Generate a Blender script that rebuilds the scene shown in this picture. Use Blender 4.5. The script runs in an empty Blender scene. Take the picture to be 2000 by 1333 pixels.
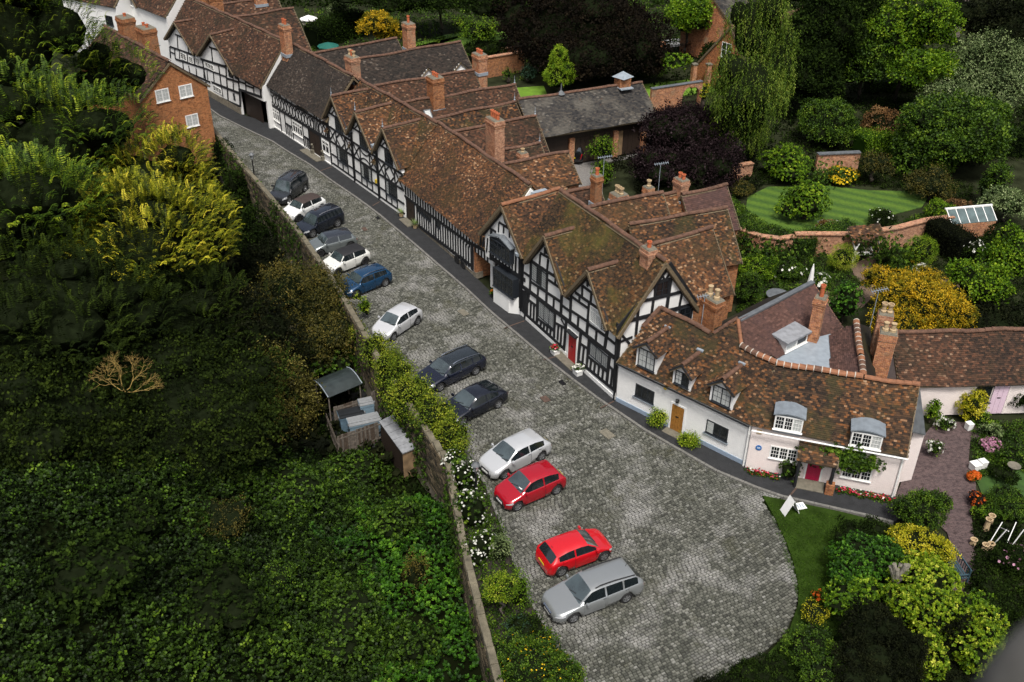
import bpy, math, random
import numpy as np
from mathutils import Vector, Matrix
random.seed(7); rng = np.random.default_rng(11)
S = bpy.context.scene; COL = S.collection
# ---------------------------------------------------------------- camera
CAM_H, PITCH, ROLL, FOC = 36.5, math.radians(33), math.radians(.57), 1950.
cF = Vector((0, math.cos(PITCH), -math.sin(PITCH))); cU = Vector((0, math.sin(PITCH), math.cos(PITCH))); cX = Vector((1, 0, 0))
cR = cX*math.cos(ROLL) + cU*math.sin(ROLL); cV = -cX*math.sin(ROLL) + cU*math.cos(ROLL)
CAM = Vector((0, 0, CAM_H))
cd = bpy.data.cameras.new('camera'); cam = bpy.data.objects.new('camera', cd); COL.objects.link(cam)
m = Matrix.Identity(4)
for i in range(3):
    m[i][0] = cR[i]; m[i][1] = cV[i]; m[i][2] = -cF[i]; m[i][3] = CAM[i]
cam.matrix_world = m
cd.sensor_width = 36; cd.lens = FOC/2000*36; cd.clip_end = 900; cd.clip_start = .05
cd.dof.use_dof = True; cd.dof.focus_distance = 60; cd.dof.aperture_fstop = 3.2
S.camera = cam
# ---------------------------------------------------------------- light: bright overcast day
SUN_EL, SUN_AZ = math.radians(62), math.radians(176)      # azimuth clockwise from +Y
w = bpy.data.worlds.new('World'); S.world = w; w.use_nodes = True
nt = w.node_tree; nt.nodes.clear()
sky = nt.nodes.new('ShaderNodeTexSky'); sky.sky_type = 'NISHITA'; sky.sun_disc = False
sky.sun_elevation = SUN_EL; sky.sun_rotation = SUN_AZ; sky.air_density = 1.0; sky.dust_density = 6.0; sky.ozone_density = 1
hs = nt.nodes.new('ShaderNodeHueSaturation'); hs.inputs['Saturation'].default_value = .55
bg = nt.nodes.new('ShaderNodeBackground'); bg.inputs['Strength'].default_value = .095
wo = nt.nodes.new('ShaderNodeOutputWorld')
nt.links.new(sky.outputs[0], hs.inputs['Color']); nt.links.new(hs.outputs[0], bg.inputs['Color']); nt.links.new(bg.outputs[0], wo.inputs['Surface'])
sl = bpy.data.lights.new('sun', 'SUN'); sl.energy = 2.3; sl.angle = math.radians(13); sl.color = (1, .965, .90)
so = bpy.data.objects.new('sun', sl); COL.objects.link(so)
sd = Vector((math.sin(SUN_AZ)*math.cos(SUN_EL), math.cos(SUN_AZ)*math.cos(SUN_EL), math.sin(SUN_EL)))
so.rotation_euler = sd.to_track_quat('Z', 'Y').to_euler(); so.location = (40, 40, 90)
S.view_settings.view_transform = 'Standard'; S.view_settings.look = 'None'
S.view_settings.exposure = 0.6; S.view_settings.gamma = 1; S.view_settings.use_curve_mapping = False
S.cycles.max_bounces = 5; S.cycles.diffuse_bounces = 3; S.cycles.glossy_bounces = 2; S.cycles.transmission_bounces = 3
S.cycles.transparent_max_bounces = 4; S.cycles.caustics_reflective = False; S.cycles.caustics_refractive = False
S.cycles.use_denoising = True

# ---------------------------------------------------------------- measuring helpers: picture point -> place in the world
def ray(px, py): return cF + cR*((px-1000)/FOC) - cV*((py-666.5)/FOC)
def at(px, py, z=0.):
    d = ray(px, py); return CAM + d*((z-CAM_H)/d.z)
def proj(p):
    q = Vector(p)-CAM; w_ = q.dot(cF); return 1000+FOC*q.dot(cR)/w_, 666.5-FOC*q.dot(cV)/w_, w_
def ppm(p): return FOC/proj(p)[2]
def zfor(base, py):
    lo, hi = -20., 40.
    for _ in range(40):
        mm = (lo+hi)/2
        if proj((base[0], base[1], mm))[1] > py: lo = mm
        else: hi = mm
    return lo
def Z(ox, oy, s): return lambda x, y: (ox+x/s, oy+y/s)
class Fac:
    """upright wall plane A->B seen from outside, n points inwards; u metres along, v height"""
    def __init__(s, A, B, z=0):
        s.A = Vector(A) if len(A) == 3 else at(*A, z); s.B = Vector(B) if len(B) == 3 else at(*B, z)
        s.A.z = s.B.z = 0
        s.L = (s.B-s.A).length; s.d = (s.B-s.A).normalized(); s.n = Vector((-s.d.y, s.d.x, 0)); s.up = Vector((0, 0, 1))
    def pt(s, u, v, off=0.): return s.A + s.d*u + s.n*off + s.up*v
    def uv(s, px, py, off=0.):
        o = s.A+s.n*off; q = ray(px, py); t = (o-CAM).dot(s.n)/q.dot(s.n); X = CAM+q*t
        return (X-s.A).dot(s.d), X.z
# ---------------------------------------------------------------- object helpers
def tag(o, label=None, cat=None, group=None, kind=None):
    if label: o['label'] = label
    if cat: o['category'] = cat
    if group: o['group'] = group
    if kind: o['kind'] = kind
    return o
def empty(name, loc, rz=0, **k):
    o = bpy.data.objects.new(name, None); COL.objects.link(o); o.location = loc; o.rotation_euler[2] = rz
    o.empty_display_size = .3
    return tag(o, **k)
def link(name, me, parent=None, mw=None):
    o = bpy.data.objects.new(name, me); COL.objects.link(o)
    if mw is not None: o.matrix_world = mw
    if parent is not None:
        o.parent = parent
        pm = WM.get(parent.name)
        o.matrix_parent_inverse = (pm if pm is not None else calc_world(parent)).inverted()
    return o
WM = {}
def calc_world(o):
    mm = Matrix.LocRotScale(o.location, o.rotation_euler, o.scale)
    if o.parent is not None: mm = calc_world(o.parent) @ o.matrix_parent_inverse @ mm
    return mm
def np_mesh(name, V, Fs, mat, tint=None, uv=None, smooth=False, mi=None):
    V = np.asarray(V, dtype=np.float32); me = bpy.data.meshes.new(name)
    Fs = np.asarray(Fs, dtype=np.int32); nf, k = Fs.shape
    me.vertices.add(len(V)); me.vertices.foreach_set('co', V.ravel())
    me.loops.add(nf*k); me.loops.foreach_set('vertex_index', Fs.ravel())
    me.polygons.add(nf); me.polygons.foreach_set('loop_start', np.arange(0, nf*k, k, dtype=np.int32))
    me.polygons.foreach_set('use_smooth', np.full(nf, smooth, dtype=bool))
    for x in (mat if isinstance(mat, (list, tuple)) else [mat]): me.materials.append(x)
    if mi is not None: me.polygons.foreach_set('material_index', np.asarray(mi, dtype=np.int32))
    if tint is not None:
        a = me.attributes.new('tint', 'FLOAT', 'POINT'); a.data.foreach_set('value', np.asarray(tint, dtype=np.float32))
    me.update(calc_edges=True)
    return me
class MB:
    def __init__(s): s.v = []; s.f = []; s.m = []
    def add(s, vs, fs, mi=0):
        b = len(s.v); s.v += [Vector(x) for x in vs]
        for f in fs: s.f.append([b+i for i in f]); s.m.append(mi)
        return s
    def prism(s, poly, ext, mi=0, cap=True):
        n = len(poly); ext = Vector(ext); P = [Vector(p) for p in poly]
        nn = Vector((0, 0, 0))
        for i in range(n): nn += P[i].cross(P[(i+1) % n])
        if nn.dot(ext) > 0: P = P[::-1]
        vs = P+[p+ext for p in P]
        fs = [[(i+1) % n, i, n+i, n+(i+1) % n] for i in range(n)]
        if cap: fs += [list(range(n)), list(range(2*n-1, n-1, -1))]
        return s.add(vs, fs, mi)
    def box(s, c, dim, rz=0, mi=0, taper=1.):
        c = Vector(c); R = Matrix.Rotation(rz, 3, 'Z'); vs = []
        for k, t in ((-1, 1), (1, taper)):
            for x, y in ((-1, -1), (1, -1), (1, 1), (-1, 1)): vs.append(c+R@Vector((x*dim[0]/2*t, y*dim[1]/2*t, k*dim[2]/2)))
        return s.add(vs, [[3, 2, 1, 0], [4, 5, 6, 7], [0, 1, 5, 4], [1, 2, 6, 5], [2, 3, 7, 6], [3, 0, 4, 7]], mi)
    def bar(s, a, b, w_, h, up=(0, 0, 1), mi=0):
        a = Vector(a); b = Vector(b); d = (b-a).normalized(); up = Vector(up); r = d.cross(up)
        if r.length < 1e-4: r = d.cross(Vector((1, 0, 0)))
        r.normalize(); q = r.cross(d)
        vs = [p+r*(x*w_/2)+q*(y*h/2) for p in (a, b) for x, y in ((-1, -1), (1, -1), (1, 1), (-1, 1))]
        return s.add(vs, [[0, 1, 2, 3], [7, 6, 5, 4], [1, 0, 4, 5], [2, 1, 5, 6], [3, 2, 6, 7], [0, 3, 7, 4]], mi)
    def tube(s, pts, rad, n=6, mi=0, cap=True):
        pts = [Vector(p) for p in pts]; rad = rad if isinstance(rad, (list, tuple)) else [rad]*len(pts)
        rings = []
        for i, p in enumerate(pts):
            d = (pts[min(i+1, len(pts)-1)]-pts[max(i-1, 0)]).normalized()
            r = d.cross(Vector((0, 0, 1)))
            if r.length < .05: r = d.cross(Vector((1, 0, 0)))
            r.normalize(); q = r.cross(d)
            rings.append([p+(r*math.cos(a)+q*math.sin(a))*rad[i] for a in [2*math.pi*j/n for j in range(n)]])
        vs = [v for r_ in rings for v in r_]; fs = []
        for i in range(len(pts)-1):
            for j in range(n): fs.append([i*n+j, (i+1)*n+j, (i+1)*n+(j+1) % n, i*n+(j+1) % n])
        if cap: fs += [list(range(n)), [len(vs)-1-j for j in range(n)]]
        return s.add(vs, fs, mi)
    def lathe(s, prof, c=(0, 0, 0), n=14, mi=0, ax=None):
        c = Vector(c); vs = []; k = len(prof)
        M = Matrix.Identity(3) if ax is None else Vector(ax).to_track_quat('Z', 'Y').to_matrix()
        for r, z in prof:
            for j in range(n):
                a = 2*math.pi*j/n; vs.append(c+M@Vector((r*math.cos(a), r*math.sin(a), z)))
        fs = [[i*n+j, i*n+(j+1) % n, (i+1)*n+(j+1) % n, (i+1)*n+j] for i in range(k-1) for j in range(n)]
        if prof[0][0] > 1e-4: fs.append([j for j in range(n)][::-1])
        if prof[-1][0] > 1e-4: fs.append([(k-1)*n+j for j in range(n)])
        return s.add(vs, fs, mi)
    def mesh(s, name, mats, smooth=False, origin=None):
        me = bpy.data.meshes.new(name); O = Vector(origin) if origin is not None else Vector((0, 0, 0))
        me.from_pydata([v-O for v in s.v], [], s.f)
        for x in (mats if isinstance(mats, (list, tuple)) else [mats]): me.materials.append(x)
        me.polygons.foreach_set('material_index', s.m)
        me.polygons.foreach_set('use_smooth', [smooth]*len(s.f))
        uvl = me.uv_layers.new(name='UVMap'); dat = []
        for p in me.polygons:
            n = p.normal; t = Vector((0, 0, 1)).cross(n)
            if t.length < .05: t = Vector((1, 0, 0))
            t.normalize(); b = n.cross(t)
            for li in p.loop_indices:
                co = me.vertices[me.loops[li].vertex_index].co+O; dat += [co.dot(t), co.dot(b)]
        uvl.data.foreach_set('uv', dat); me.update()
        return me
    def build(s, name, mats, parent=None, smooth=False, **k):
        if parent is not None:
            W = WM.get(parent.name); W = W if W is not None else calc_world(parent); O = W.translation
        else:
            O = sum(s.v, Vector((0, 0, 0)))/max(1, len(s.v)); O.z = min(v.z for v in s.v)
        o = link(name, s.mesh(name, mats, smooth, O), parent, Matrix.Translation(O))
        return tag(o, **k)
UNIT = {}
def unit_box(mat):
    if mat.name not in UNIT: UNIT[mat.name] = MB().box((0, 0, 0), (1, 1, 1)).mesh('unit_box', mat)
    return UNIT[mat.name]
# ---------------------------------------------------------------- materials
def nodes(name):
    mt = bpy.data.materials.new(name); mt.use_nodes = True; t = mt.node_tree; b = t.nodes['Principled BSDF']
    return mt, t, b
def N(t, ty, **k):
    n = t.nodes.new(ty)
    for a, v in k.items():
        if a in n.inputs: n.inputs[a].default_value = v
        else: setattr(n, a, v)
    return n
def ramp(t, stops, interp='LINEAR'):
    r = t.nodes.new('ShaderNodeValToRGB'); e = r.color_ramp.elements; r.color_ramp.interpolation = interp
    while len(e) < len(stops): e.new(.5)
    for x, (p, c) in zip(e, stops): x.position = p; x.color = (*c, 1)
    return r
def c255(r, g, b):
    f = lambda v: (v/255/12.92) if v/255 <= .04045 else ((v/255+.055)/1.055)**2.4
    return (f(r), f(g), f(b))
def plain(name, col, rough=.6, metal=0., noise=.12, scale=6., bump=.0, spec=.5, coat=0.):
    mt, t, b = nodes(name)
    g = N(t, 'ShaderNodeNewGeometry'); nz = N(t, 'ShaderNodeTexNoise', Scale=scale, Detail=5.); t.links.new(g.outputs['Position'], nz.inputs['Vector'])
    mx = N(t, 'ShaderNodeMix', data_type='RGBA'); mx.inputs[6].default_value = (*[c*(1-noise*2) for c in col], 1); mx.inputs[7].default_value = (*[min(1, c*(1+noise)) for c in col], 1)
    t.links.new(nz.outputs['Fac'], mx.inputs[0]); t.links.new(mx.outputs[2], b.inputs['Base Color'])
    b.inputs['Roughness'].default_value = rough; b.inputs['Metallic'].default_value = metal; b.inputs['Specular IOR Level'].default_value = spec
    b.inputs['Coat Weight'].default_value = coat; b.inputs['Coat Roughness'].default_value = .04
    if bump:
        bp = N(t, 'ShaderNodeBump', Strength=bump, Distance=.05); n2 = N(t, 'ShaderNodeTexNoise', Scale=scale*5, Detail=4.)
        t.links.new(g.outputs['Position'], n2.inputs['Vector']); t.links.new(n2.outputs['Fac'], bp.inputs['Height']); t.links.new(bp.outputs[0], b.inputs['Normal'])
    return mt
def tinted(name, stops, patch=None, pscale=.25, pth=(.5, .62), rough=.85, patch2=None, p2scale=3., p2th=(.62, .68), trans=0., spec=.3):
    """per-piece colour from the tint attribute, with stains/moss patches"""
    mt, t, b = nodes(name)
    a = N(t, 'ShaderNodeAttribute', attribute_name='tint'); r = ramp(t, stops); t.links.new(a.outputs['Fac'], r.inputs[0])
    out = r.outputs[0]; g = N(t, 'ShaderNodeNewGeometry')
    for pc, sc, th in ((patch, pscale, pth), (patch2, p2scale, p2th)):
        if pc is None: continue
        nz = N(t, 'ShaderNodeTexNoise', Scale=sc, Detail=6., Roughness=.65); t.links.new(g.outputs['Position'], nz.inputs['Vector'])
        mr = N(t, 'ShaderNodeMapRange'); mr.inputs[1].default_value = th[0]; mr.inputs[2].default_value = th[1]; mr.inputs[4].default_value = pc[1]
        t.links.new(nz.outputs['Fac'], mr.inputs[0])
        mx = N(t, 'ShaderNodeMix', data_type='RGBA'); mx.inputs[7].default_value = (*pc[0], 1)
        t.links.new(mr.outputs[0], mx.inputs[0]); t.links.new(out, mx.inputs[6]); out = mx.outputs[2]
    t.links.new(out, b.inputs['Base Color']); b.inputs['Roughness'].default_value = rough; b.inputs['Specular IOR Level'].default_value = spec
    if trans:
        tr = N(t, 'ShaderNodeBsdfTranslucent'); t.links.new(out, tr.inputs['Color']); ms = N(t, 'ShaderNodeMixShader'); ms.inputs[0].default_value = trans
        t.links.new(b.outputs[0], ms.inputs[1]); t.links.new(tr.outputs[0], ms.inputs[2]); t.links.new(ms.outputs[0], t.nodes['Material Output'].inputs['Surface'])
    return mt
def brick_mat(name, c1, c2, mortar, sc=1., stain=None, var=.95):
    mt, t, b = nodes(name); uv = N(t, 'ShaderNodeUVMap'); br = N(t, 'ShaderNodeTexBrick', Scale=1., offset=.5)
    br.inputs['Color1'].default_value = (*c1, 1); br.inputs['Color2'].default_value = (*c2, 1); br.inputs['Mortar'].default_value = (*mortar, 1)
    br.inputs['Brick Width'].default_value = .225*sc; br.inputs['Row Height'].default_value = .075*sc; br.inputs['Mortar Size'].default_value = .008*sc; br.inputs['Bias'].default_value = 0.
    t.links.new(uv.outputs[0], br.inputs['Vector'])
    g = N(t, 'ShaderNodeNewGeometry'); nz = N(t, 'ShaderNodeTexNoise', Scale=4.5, Detail=8., Roughness=.8); t.links.new(g.outputs['Position'], nz.inputs['Vector'])
    mx = N(t, 'ShaderNodeMix', data_type='RGBA', blend_type='MULTIPLY'); r = ramp(t, [(.36, (.38, .35, .33)), (.5, (.95, .95, .95)), (.66, (1.35, 1.28, 1.2))]); mx.inputs[0].default_value = var
    t.links.new(nz.outputs['Fac'], r.inputs[0]); t.links.new(br.outputs['Color'], mx.inputs[6]); t.links.new(r.outputs[0], mx.inputs[7])
    out = mx.outputs[2]
    if stain:
        n3 = N(t, 'ShaderNodeTexNoise', Scale=.9, Detail=5.); t.links.new(g.outputs['Position'], n3.inputs['Vector'])
        m3 = N(t, 'ShaderNodeMapRange'); m3.inputs[1].default_value = .55; m3.inputs[2].default_value = .7; m3.inputs[4].default_value = .6; t.links.new(n3.outputs['Fac'], m3.inputs[0])
        x3 = N(t, 'ShaderNodeMix', data_type='RGBA'); x3.inputs[7].default_value = (*stain, 1); t.links.new(m3.outputs[0], x3.inputs[0]); t.links.new(out, x3.inputs[6]); out = x3.outputs[2]
    t.links.new(out, b.inputs['Base Color']); b.inputs['Roughness'].default_value = .9; b.inputs['Specular IOR Level'].default_value = .2
    bp = N(t, 'ShaderNodeBump', Strength=.5, Distance=.02, invert=True); t.links.new(br.outputs['Fac'], bp.inputs['Height']); t.links.new(bp.outputs[0], b.inputs['Normal'])
    return mt
M = {}
M['white'] = plain('white_plaster', (.80, .80, .785), .8, noise=.085, scale=.9, bump=.15)
M['whitebrick'] = brick_mat('white_painted_brick', (.80, .80, .79), (.77, .77, .76), (.70, .70, .69), var=.08)
M['pink'] = brick_mat('pale_pink_painted_brick', (.80, .72, .69), (.77, .69, .66), (.70, .62, .59), var=.08)
M['timber'] = plain('black_timber', (.016, .017, .020), .6, noise=.45, scale=5., bump=.2, spec=.4)
M['darkwood'] = plain('dark_brown_wood', (.03, .018, .012), .6, noise=.3, scale=7., bump=.2)
M['frame_dark'] = plain('dark_painted_frame', (.02, .024, .03), .4)
M['frame_white'] = plain('white_painted_frame', (.78, .78, .76), .45, noise=.04)
M['glass'] = plain('window_glass', (.012, .015, .018), .08, noise=.4, scale=2., spec=.9)
M['curtain'] = plain('curtained_glass', (.52, .54, .53), .3, noise=.35, scale=14., spec=.9)
M['brick'] = brick_mat('orange_brick', (.42, .16, .055), (.22, .07, .03), (.26, .20, .13), stain=(.20, .13, .08))
M['brick_bright'] = brick_mat('bright_orange_brick', (.48, .175, .06), (.29, .095, .035), (.34, .22, .12), stain=(.24, .12, .06))
M['brick_old'] = brick_mat('old_buff_red_brick', (.50, .24, .13), (.30, .11, .06), (.40, .34, .26), stain=(.22, .16, .11))
M['brick_pale'] = brick_mat('weathered_orange_brick', (.52, .21, .085), (.28, .09, .045), (.40, .33, .24), stain=(.25, .22, .14))
M['stone'] = plain('grey_buff_stone', (.25, .22, .17), .9, noise=.45, scale=3., bump=.6, spec=.2)
M['lead'] = plain('lead_sheet', (.27, .31, .35), .45, noise=.2, scale=3., metal=.0, spec=.5)
M['leaddark'] = plain('weathered_lead_sheet', (.12, .13, .14), .5, noise=.35, scale=3.)
M['pot_red'] = plain('terracotta', (.50, .13, .05), .75, noise=.25, scale=8.)
M['pot_buff'] = plain('buff_clay', (.45, .33, .19), .75, noise=.3, scale=8.)
M['verge'] = plain('weathered_oak_verge', (.16, .12, .07), .8, noise=.4, scale=8.)
M['iron'] = plain('black_ironwork', (.012, .013, .015), .4, metal=.3)
M['asphalt'] = plain('dark_asphalt', (.026, .027, .029), .85, noise=.28, scale=2.2, bump=.5, spec=.3)
M['slab'] = plain('worn_stone_slab', (.16, .145, .11), .85, noise=.3, scale=5., bump=.3)
M['kerb'] = plain('granite_kerb', (.17, .165, .15), .85, noise=.35, scale=5., bump=.4)
M['steel'] = plain('brushed_steel', (.35, .36, .37), .35, metal=.7)
M['green_cloth'] = plain('green_canvas', (.003, .10, .075), .7, noise=.15)
M['door_red'] = plain('red_gloss_paint', (.36, .008, .012), .3, noise=.1)
M['door_crimson'] = plain('crimson_gloss_paint', (.36, .006, .05), .35, noise=.1)
M['door_oak'] = plain('golden_oak', (.34, .15, .028), .5, noise=.35, scale=6.)
M['door_pink'] = plain('pale_lilac_pink_paint', (.66, .50, .60), .5, noise=.04)
M['oldwood'] = plain('grey_weathered_wood', (.16, .135, .11), .85, noise=.45, scale=7., bump=.4)
M['oldwood2'] = plain('brown_weathered_wood', (.085, .06, .042), .85, noise=.45, scale=7., bump=.4)
M['buffwood'] = plain('buff_plywood', (.26, .17, .09), .8, noise=.5, scale=2.)
M['felt'] = plain('grey_roofing_felt', (.26, .27, .29), .8, noise=.35, scale=3., bump=.2)
M['yellow'] = plain('yellow_paint', (.60, .42, .03), .6)
M['bark'] = plain('tree_bark', (.07, .055, .04), .9, noise=.5, scale=8., bump=.5)
M['bark_pale'] = plain('pale_birch_bark', (.34, .31, .26), .8, noise=.5, scale=3., bump=.3)
M['soil'] = plain('dark_soil', (.022, .017, .012), .95, noise=.4, scale=2., bump=.5)
M['gravel'] = plain('brown_gravel', (.20, .135, .09), .95, noise=.5, scale=14., bump=.8)
R_ = lambda *cs: [(i/(len(cs)-1), c) for i, c in enumerate(cs)]
M['tile_brown'] = tinted('old_clay_tiles_brown', R_(c255(27, 21, 16), c255(48, 35, 25), c255(70, 51, 35), c255(108, 68, 36), c255(150, 124, 98)), patch=(c255(57, 53, 27), .65), pscale=.45, patch2=(c255(137, 140, 94), .42), p2scale=8., p2th=(.66, .72))
M['tile_orange'] = tinted('old_clay_tiles_orange', R_(c255(32, 24, 18), c255(58, 41, 29), c255(82, 57, 39), c255(112, 72, 42), c255(156, 128, 100)), patch=(c255(60, 48, 25), .55), pscale=.5, patch2=(c255(161, 164, 113), .42), p2scale=8., p2th=(.64, .70))
M['tile_mossy'] = tinted('mossy_clay_tiles', R_(c255(26, 21, 15), c255(46, 35, 23), c255(66, 49, 31), c255(94, 62, 34), c255(126, 106, 76)), patch=(c255(77, 73, 29), .8), pscale=.35, pth=(.48, .66), patch2=(c255(135, 132, 85), .42), p2scale=8., p2th=(.66, .72))
M['tile_dark'] = tinted('dark_weathered_tiles', R_(c255(27, 24, 22), c255(39, 34, 30), c255(50, 42, 37), c255(60, 51, 44), c255(92, 84, 76)), patch=(c255(36, 34, 30), .5), pscale=.4, patch2=(c255(124, 121, 112), .5), p2scale=5., p2th=(.64, .70))
M['tile_slate'] = tinted('grey_barn_tiles', R_(c255(34, 34, 35), c255(48, 47, 47), c255(60, 57, 54), c255(72, 67, 61), c255(98, 94, 88)), patch=(c255(98, 94, 86), .6), pscale=.5, pth=(.5, .65), patch2=(c255(108, 70, 36), .6), p2scale=1.2, p2th=(.64, .7))
M['tile_purple'] = tinted('purplish_clay_tiles', R_(c255(58, 42, 38), c255(74, 53, 47), c255(88, 63, 56), c255(100, 74, 66)), patch=(c255(72, 54, 52), .5), pscale=.6)
M['tile_red'] = tinted('dark_red_clay_tiles', R_(c255(32, 24, 19), c255(52, 37, 28), c255(70, 49, 36), c255(88, 57, 40), c255(126, 102, 82)), patch=(c255(40, 35, 23), .6), pscale=.5, patch2=(c255(123, 129, 92), .42), p2scale=8., p2th=(.66, .72))
M['ridge'] = plain('clay_ridge_tile', (.135, .068, .042), .85, noise=.5, scale=4., bump=.3)
M['ridge_new'] = plain('orange_clay_ridge_tile', (.25, .105, .05), .8, noise=.3, scale=4.)
M['mortar'] = plain('pale_mortar', (.50, .46, .40), .9, noise=.2)
def foliage(name, *cs, patch=None, trans=.25):
    return tinted('foliage_'+name, R_(*[c255(*c) for c in cs]), patch=patch, pscale=.8, rough=.8 if name in ('yew', 'black', 'dark', 'copper', 'purple') else .6, trans=trans, spec=.05 if name in ('yew', 'black', 'dark', 'copper', 'purple') else .2)
G = {
 'yew': foliage('yew', (14, 22, 7), (26, 36, 11), (40, 52, 15), (62, 76, 24)),
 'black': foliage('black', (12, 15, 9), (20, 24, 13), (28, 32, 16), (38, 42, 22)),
 'frond': foliage('frond', (16, 28, 8), (38, 58, 12), (78, 104, 20), (150, 164, 40), trans=.3),
 'gold_frond': foliage('gold_frond', (18, 28, 8), (62, 74, 14), (138, 142, 26), (220, 204, 64), trans=.3),
 'ivy': foliage('ivy', (20, 34, 6), (38, 58, 10), (56, 82, 15), (88, 116, 30)),
 'laurel': foliage('laurel', (22, 46, 8), (40, 74, 12), (58, 100, 16), (98, 140, 36)),
 'olive': foliage('olive', (34, 38, 14), (62, 62, 22), (86, 80, 30), (120, 104, 46)),
 'green': foliage('green', (20, 36, 7), (44, 68, 12), (70, 98, 18), (108, 132, 36)),
 'bright': foliage('bright', (36, 62, 8), (70, 102, 14), (106, 138, 22), (156, 178, 48), trans=.35),
 'lime': foliage('lime', (52, 78, 12), (94, 124, 20), (142, 162, 32), (200, 204, 80), trans=.35),
 'gold': foliage('gold', (70, 72, 12), (140, 124, 20), (200, 160, 28), (220, 184, 48), trans=.35, patch=(c255(96, 104, 20), .75)),
 'yellow': foliage('yellow', (92, 104, 16), (148, 148, 24), (200, 188, 42), (234, 220, 90), trans=.35),
 'straw': foliage('straw', (34, 34, 14), (70, 68, 26), (108, 102, 42), (158, 146, 78)),
 'hedge': foliage('hedge', (34, 50, 12), (68, 88, 18), (106, 124, 26), (158, 162, 48), trans=.3),
 'dark': foliage('dark', (13, 21, 7), (23, 35, 10), (35, 50, 14), (54, 72, 22)),
 'blue': foliage('blue', (24, 44, 34), (40, 66, 50), (58, 86, 66), (80, 108, 86)),
 'grey': foliage('grey', (46, 62, 32), (86, 104, 60), (122, 138, 88), (166, 176, 130)),
 'willow': foliage('willow', (38, 58, 14), (70, 96, 24), (106, 130, 38), (154, 168, 72), trans=.35),
 'purple': foliage('purple', (20, 15, 16), (30, 22, 24), (42, 31, 33), (66, 56, 58)),
 'copper': foliage('copper', (14, 12, 9), (20, 17, 12), (28, 23, 16), (40, 33, 22)),
 'bronze': foliage('bronze', (60, 44, 26), (90, 64, 36), (116, 84, 48), (150, 120, 80)),
 'grass': foliage('grass', (36, 60, 12), (54, 84, 18), (74, 106, 26), (100, 130, 40)),
 'fl_white': foliage('fl_white', (190, 190, 180), (235, 235, 225)), 'fl_yellow': foliage('fl_yellow', (210, 170, 20), (240, 205, 40)),
 'fl_red': foliage('fl_red', (130, 10, 25), (190, 30, 60), (220, 120, 140)), 'fl_pink': foliage('fl_pink', (150, 90, 120), (205, 160, 180)),
 'fl_orange': foliage('fl_orange', (170, 70, 15), (215, 110, 35)), 'fl_blue': foliage('fl_blue', (140, 160, 200), (200, 210, 230)),
}

M['core'] = plain('crown_core_painted_shade', (.010, .014, .006), 1.0, noise=.4, scale=3., spec=.0)  # near-black crown cores: shade between the leaves put into the colour
# ---------------------------------------------------------------- roofs
def wob(x, y):      # slow unevenness of old roofs, metres
    return .05*math.sin(x*.9+y*.35+1)*math.cos(y*.8-x*.3)+.03*math.sin(x*2.1-y*1.3)
def wobn(x, y):
    return .05*np.sin(x*.9+y*.35+1)*np.cos(y*.8-x*.3)+.03*np.sin(x*2.1-y*1.3)
def inpoly(a, b, P):
    r = np.zeros(a.shape, bool); n = len(P)
    for i in range(n):
        x1, y1 = P[i]; x2, y2 = P[(i+1) % n]
        if y1 == y2: continue
        c = ((y1 > b) != (y2 > b)) & (a < (x2-x1)*(b-y1)/(y2-y1)+x1); r ^= c
    return r
def tile_mesh(name, poly, mat, tw, th, lift=.036, tile_thick=.03, jit=1.):
    P = [Vector(p) for p in poly]; n = Vector((0, 0, 0))
    for i in range(len(P)): n += P[i].cross(P[(i+1) % len(P)])
    n.normalize()
    if n.z < 0: n = -n
    e = Vector((0, 0, 1)).cross(n)
    if e.length < 1e-3: e = Vector((1, 0, 0))
    e.normalize(); s = n.cross(e); O = P[0]
    ab = [((p-O).dot(e), (p-O).dot(s)) for p in P]
    a0 = min(x[0] for x in ab); a1 = max(x[0] for x in ab); b0 = min(x[1] for x in ab); b1 = max(x[1] for x in ab)
    nr = max(1, int(round((b1-b0)/th))); nc = max(1, int(round((a1-a0)/tw))); th = (b1-b0)/nr; tw = (a1-a0)/nc
    I, K = np.meshgrid(np.arange(-1, nc+1), np.arange(nr)); I = I.ravel(); K = K.ravel()
    ca = a0+(I+.5+.5*(K % 2))*tw; cb = b0+(K+.5)*th
    ok = inpoly(ca, cb, ab); ca, cb = ca[ok], cb[ok]; m_ = len(ca)
    if m_ == 0: return None
    if len(ab) == 4:
        ca = ca-.25*tw
    hw = tw*.485; lo = cb-th*.5; hi = cb+th*.58
    dz = rng.normal(0, .005*jit, m_); tl = rng.normal(0, .006*jit, m_); sh = rng.normal(0, .004*jit, m_)
    q = lambda a, b, h: np.stack([a, b, h], 1)
    V = np.stack([q(ca-hw, lo+sh, lift+dz+tl), q(ca+hw, lo+sh, lift+dz-tl), q(ca+hw, hi, lift-tile_thick+dz*.3), q(ca-hw, hi, lift-tile_thick+dz*.3),
                  q(ca-hw, lo+sh, lift+dz-.03), q(ca+hw, lo+sh, lift+dz-.03)], 1).reshape(-1, 3)
    en = np.array(e); sn = np.array(s); nn = np.array(n); W = np.array(O)+V[:, :1]*en+V[:, 1:2]*sn+V[:, 2:3]*nn
    W[:, 2] += wobn(W[:, 0], W[:, 1])
    b = np.arange(m_)[:, None]*6
    F_ = np.concatenate([b+np.array([[0, 1, 2, 3]]), b+np.array([[4, 5, 1, 0]])], 0)
    t = np.clip(rng.beta(1.7, 2.5, m_)+.12*np.sin(W[::6, 0]*.7)*np.sin(W[::6, 1]*.6), 0, 1)
    C0 = np.array(P[0])
    return np_mesh(name, W-C0, F_, mat, tint=np.repeat(t, 6)), C0
RIDGE = {}
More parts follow.
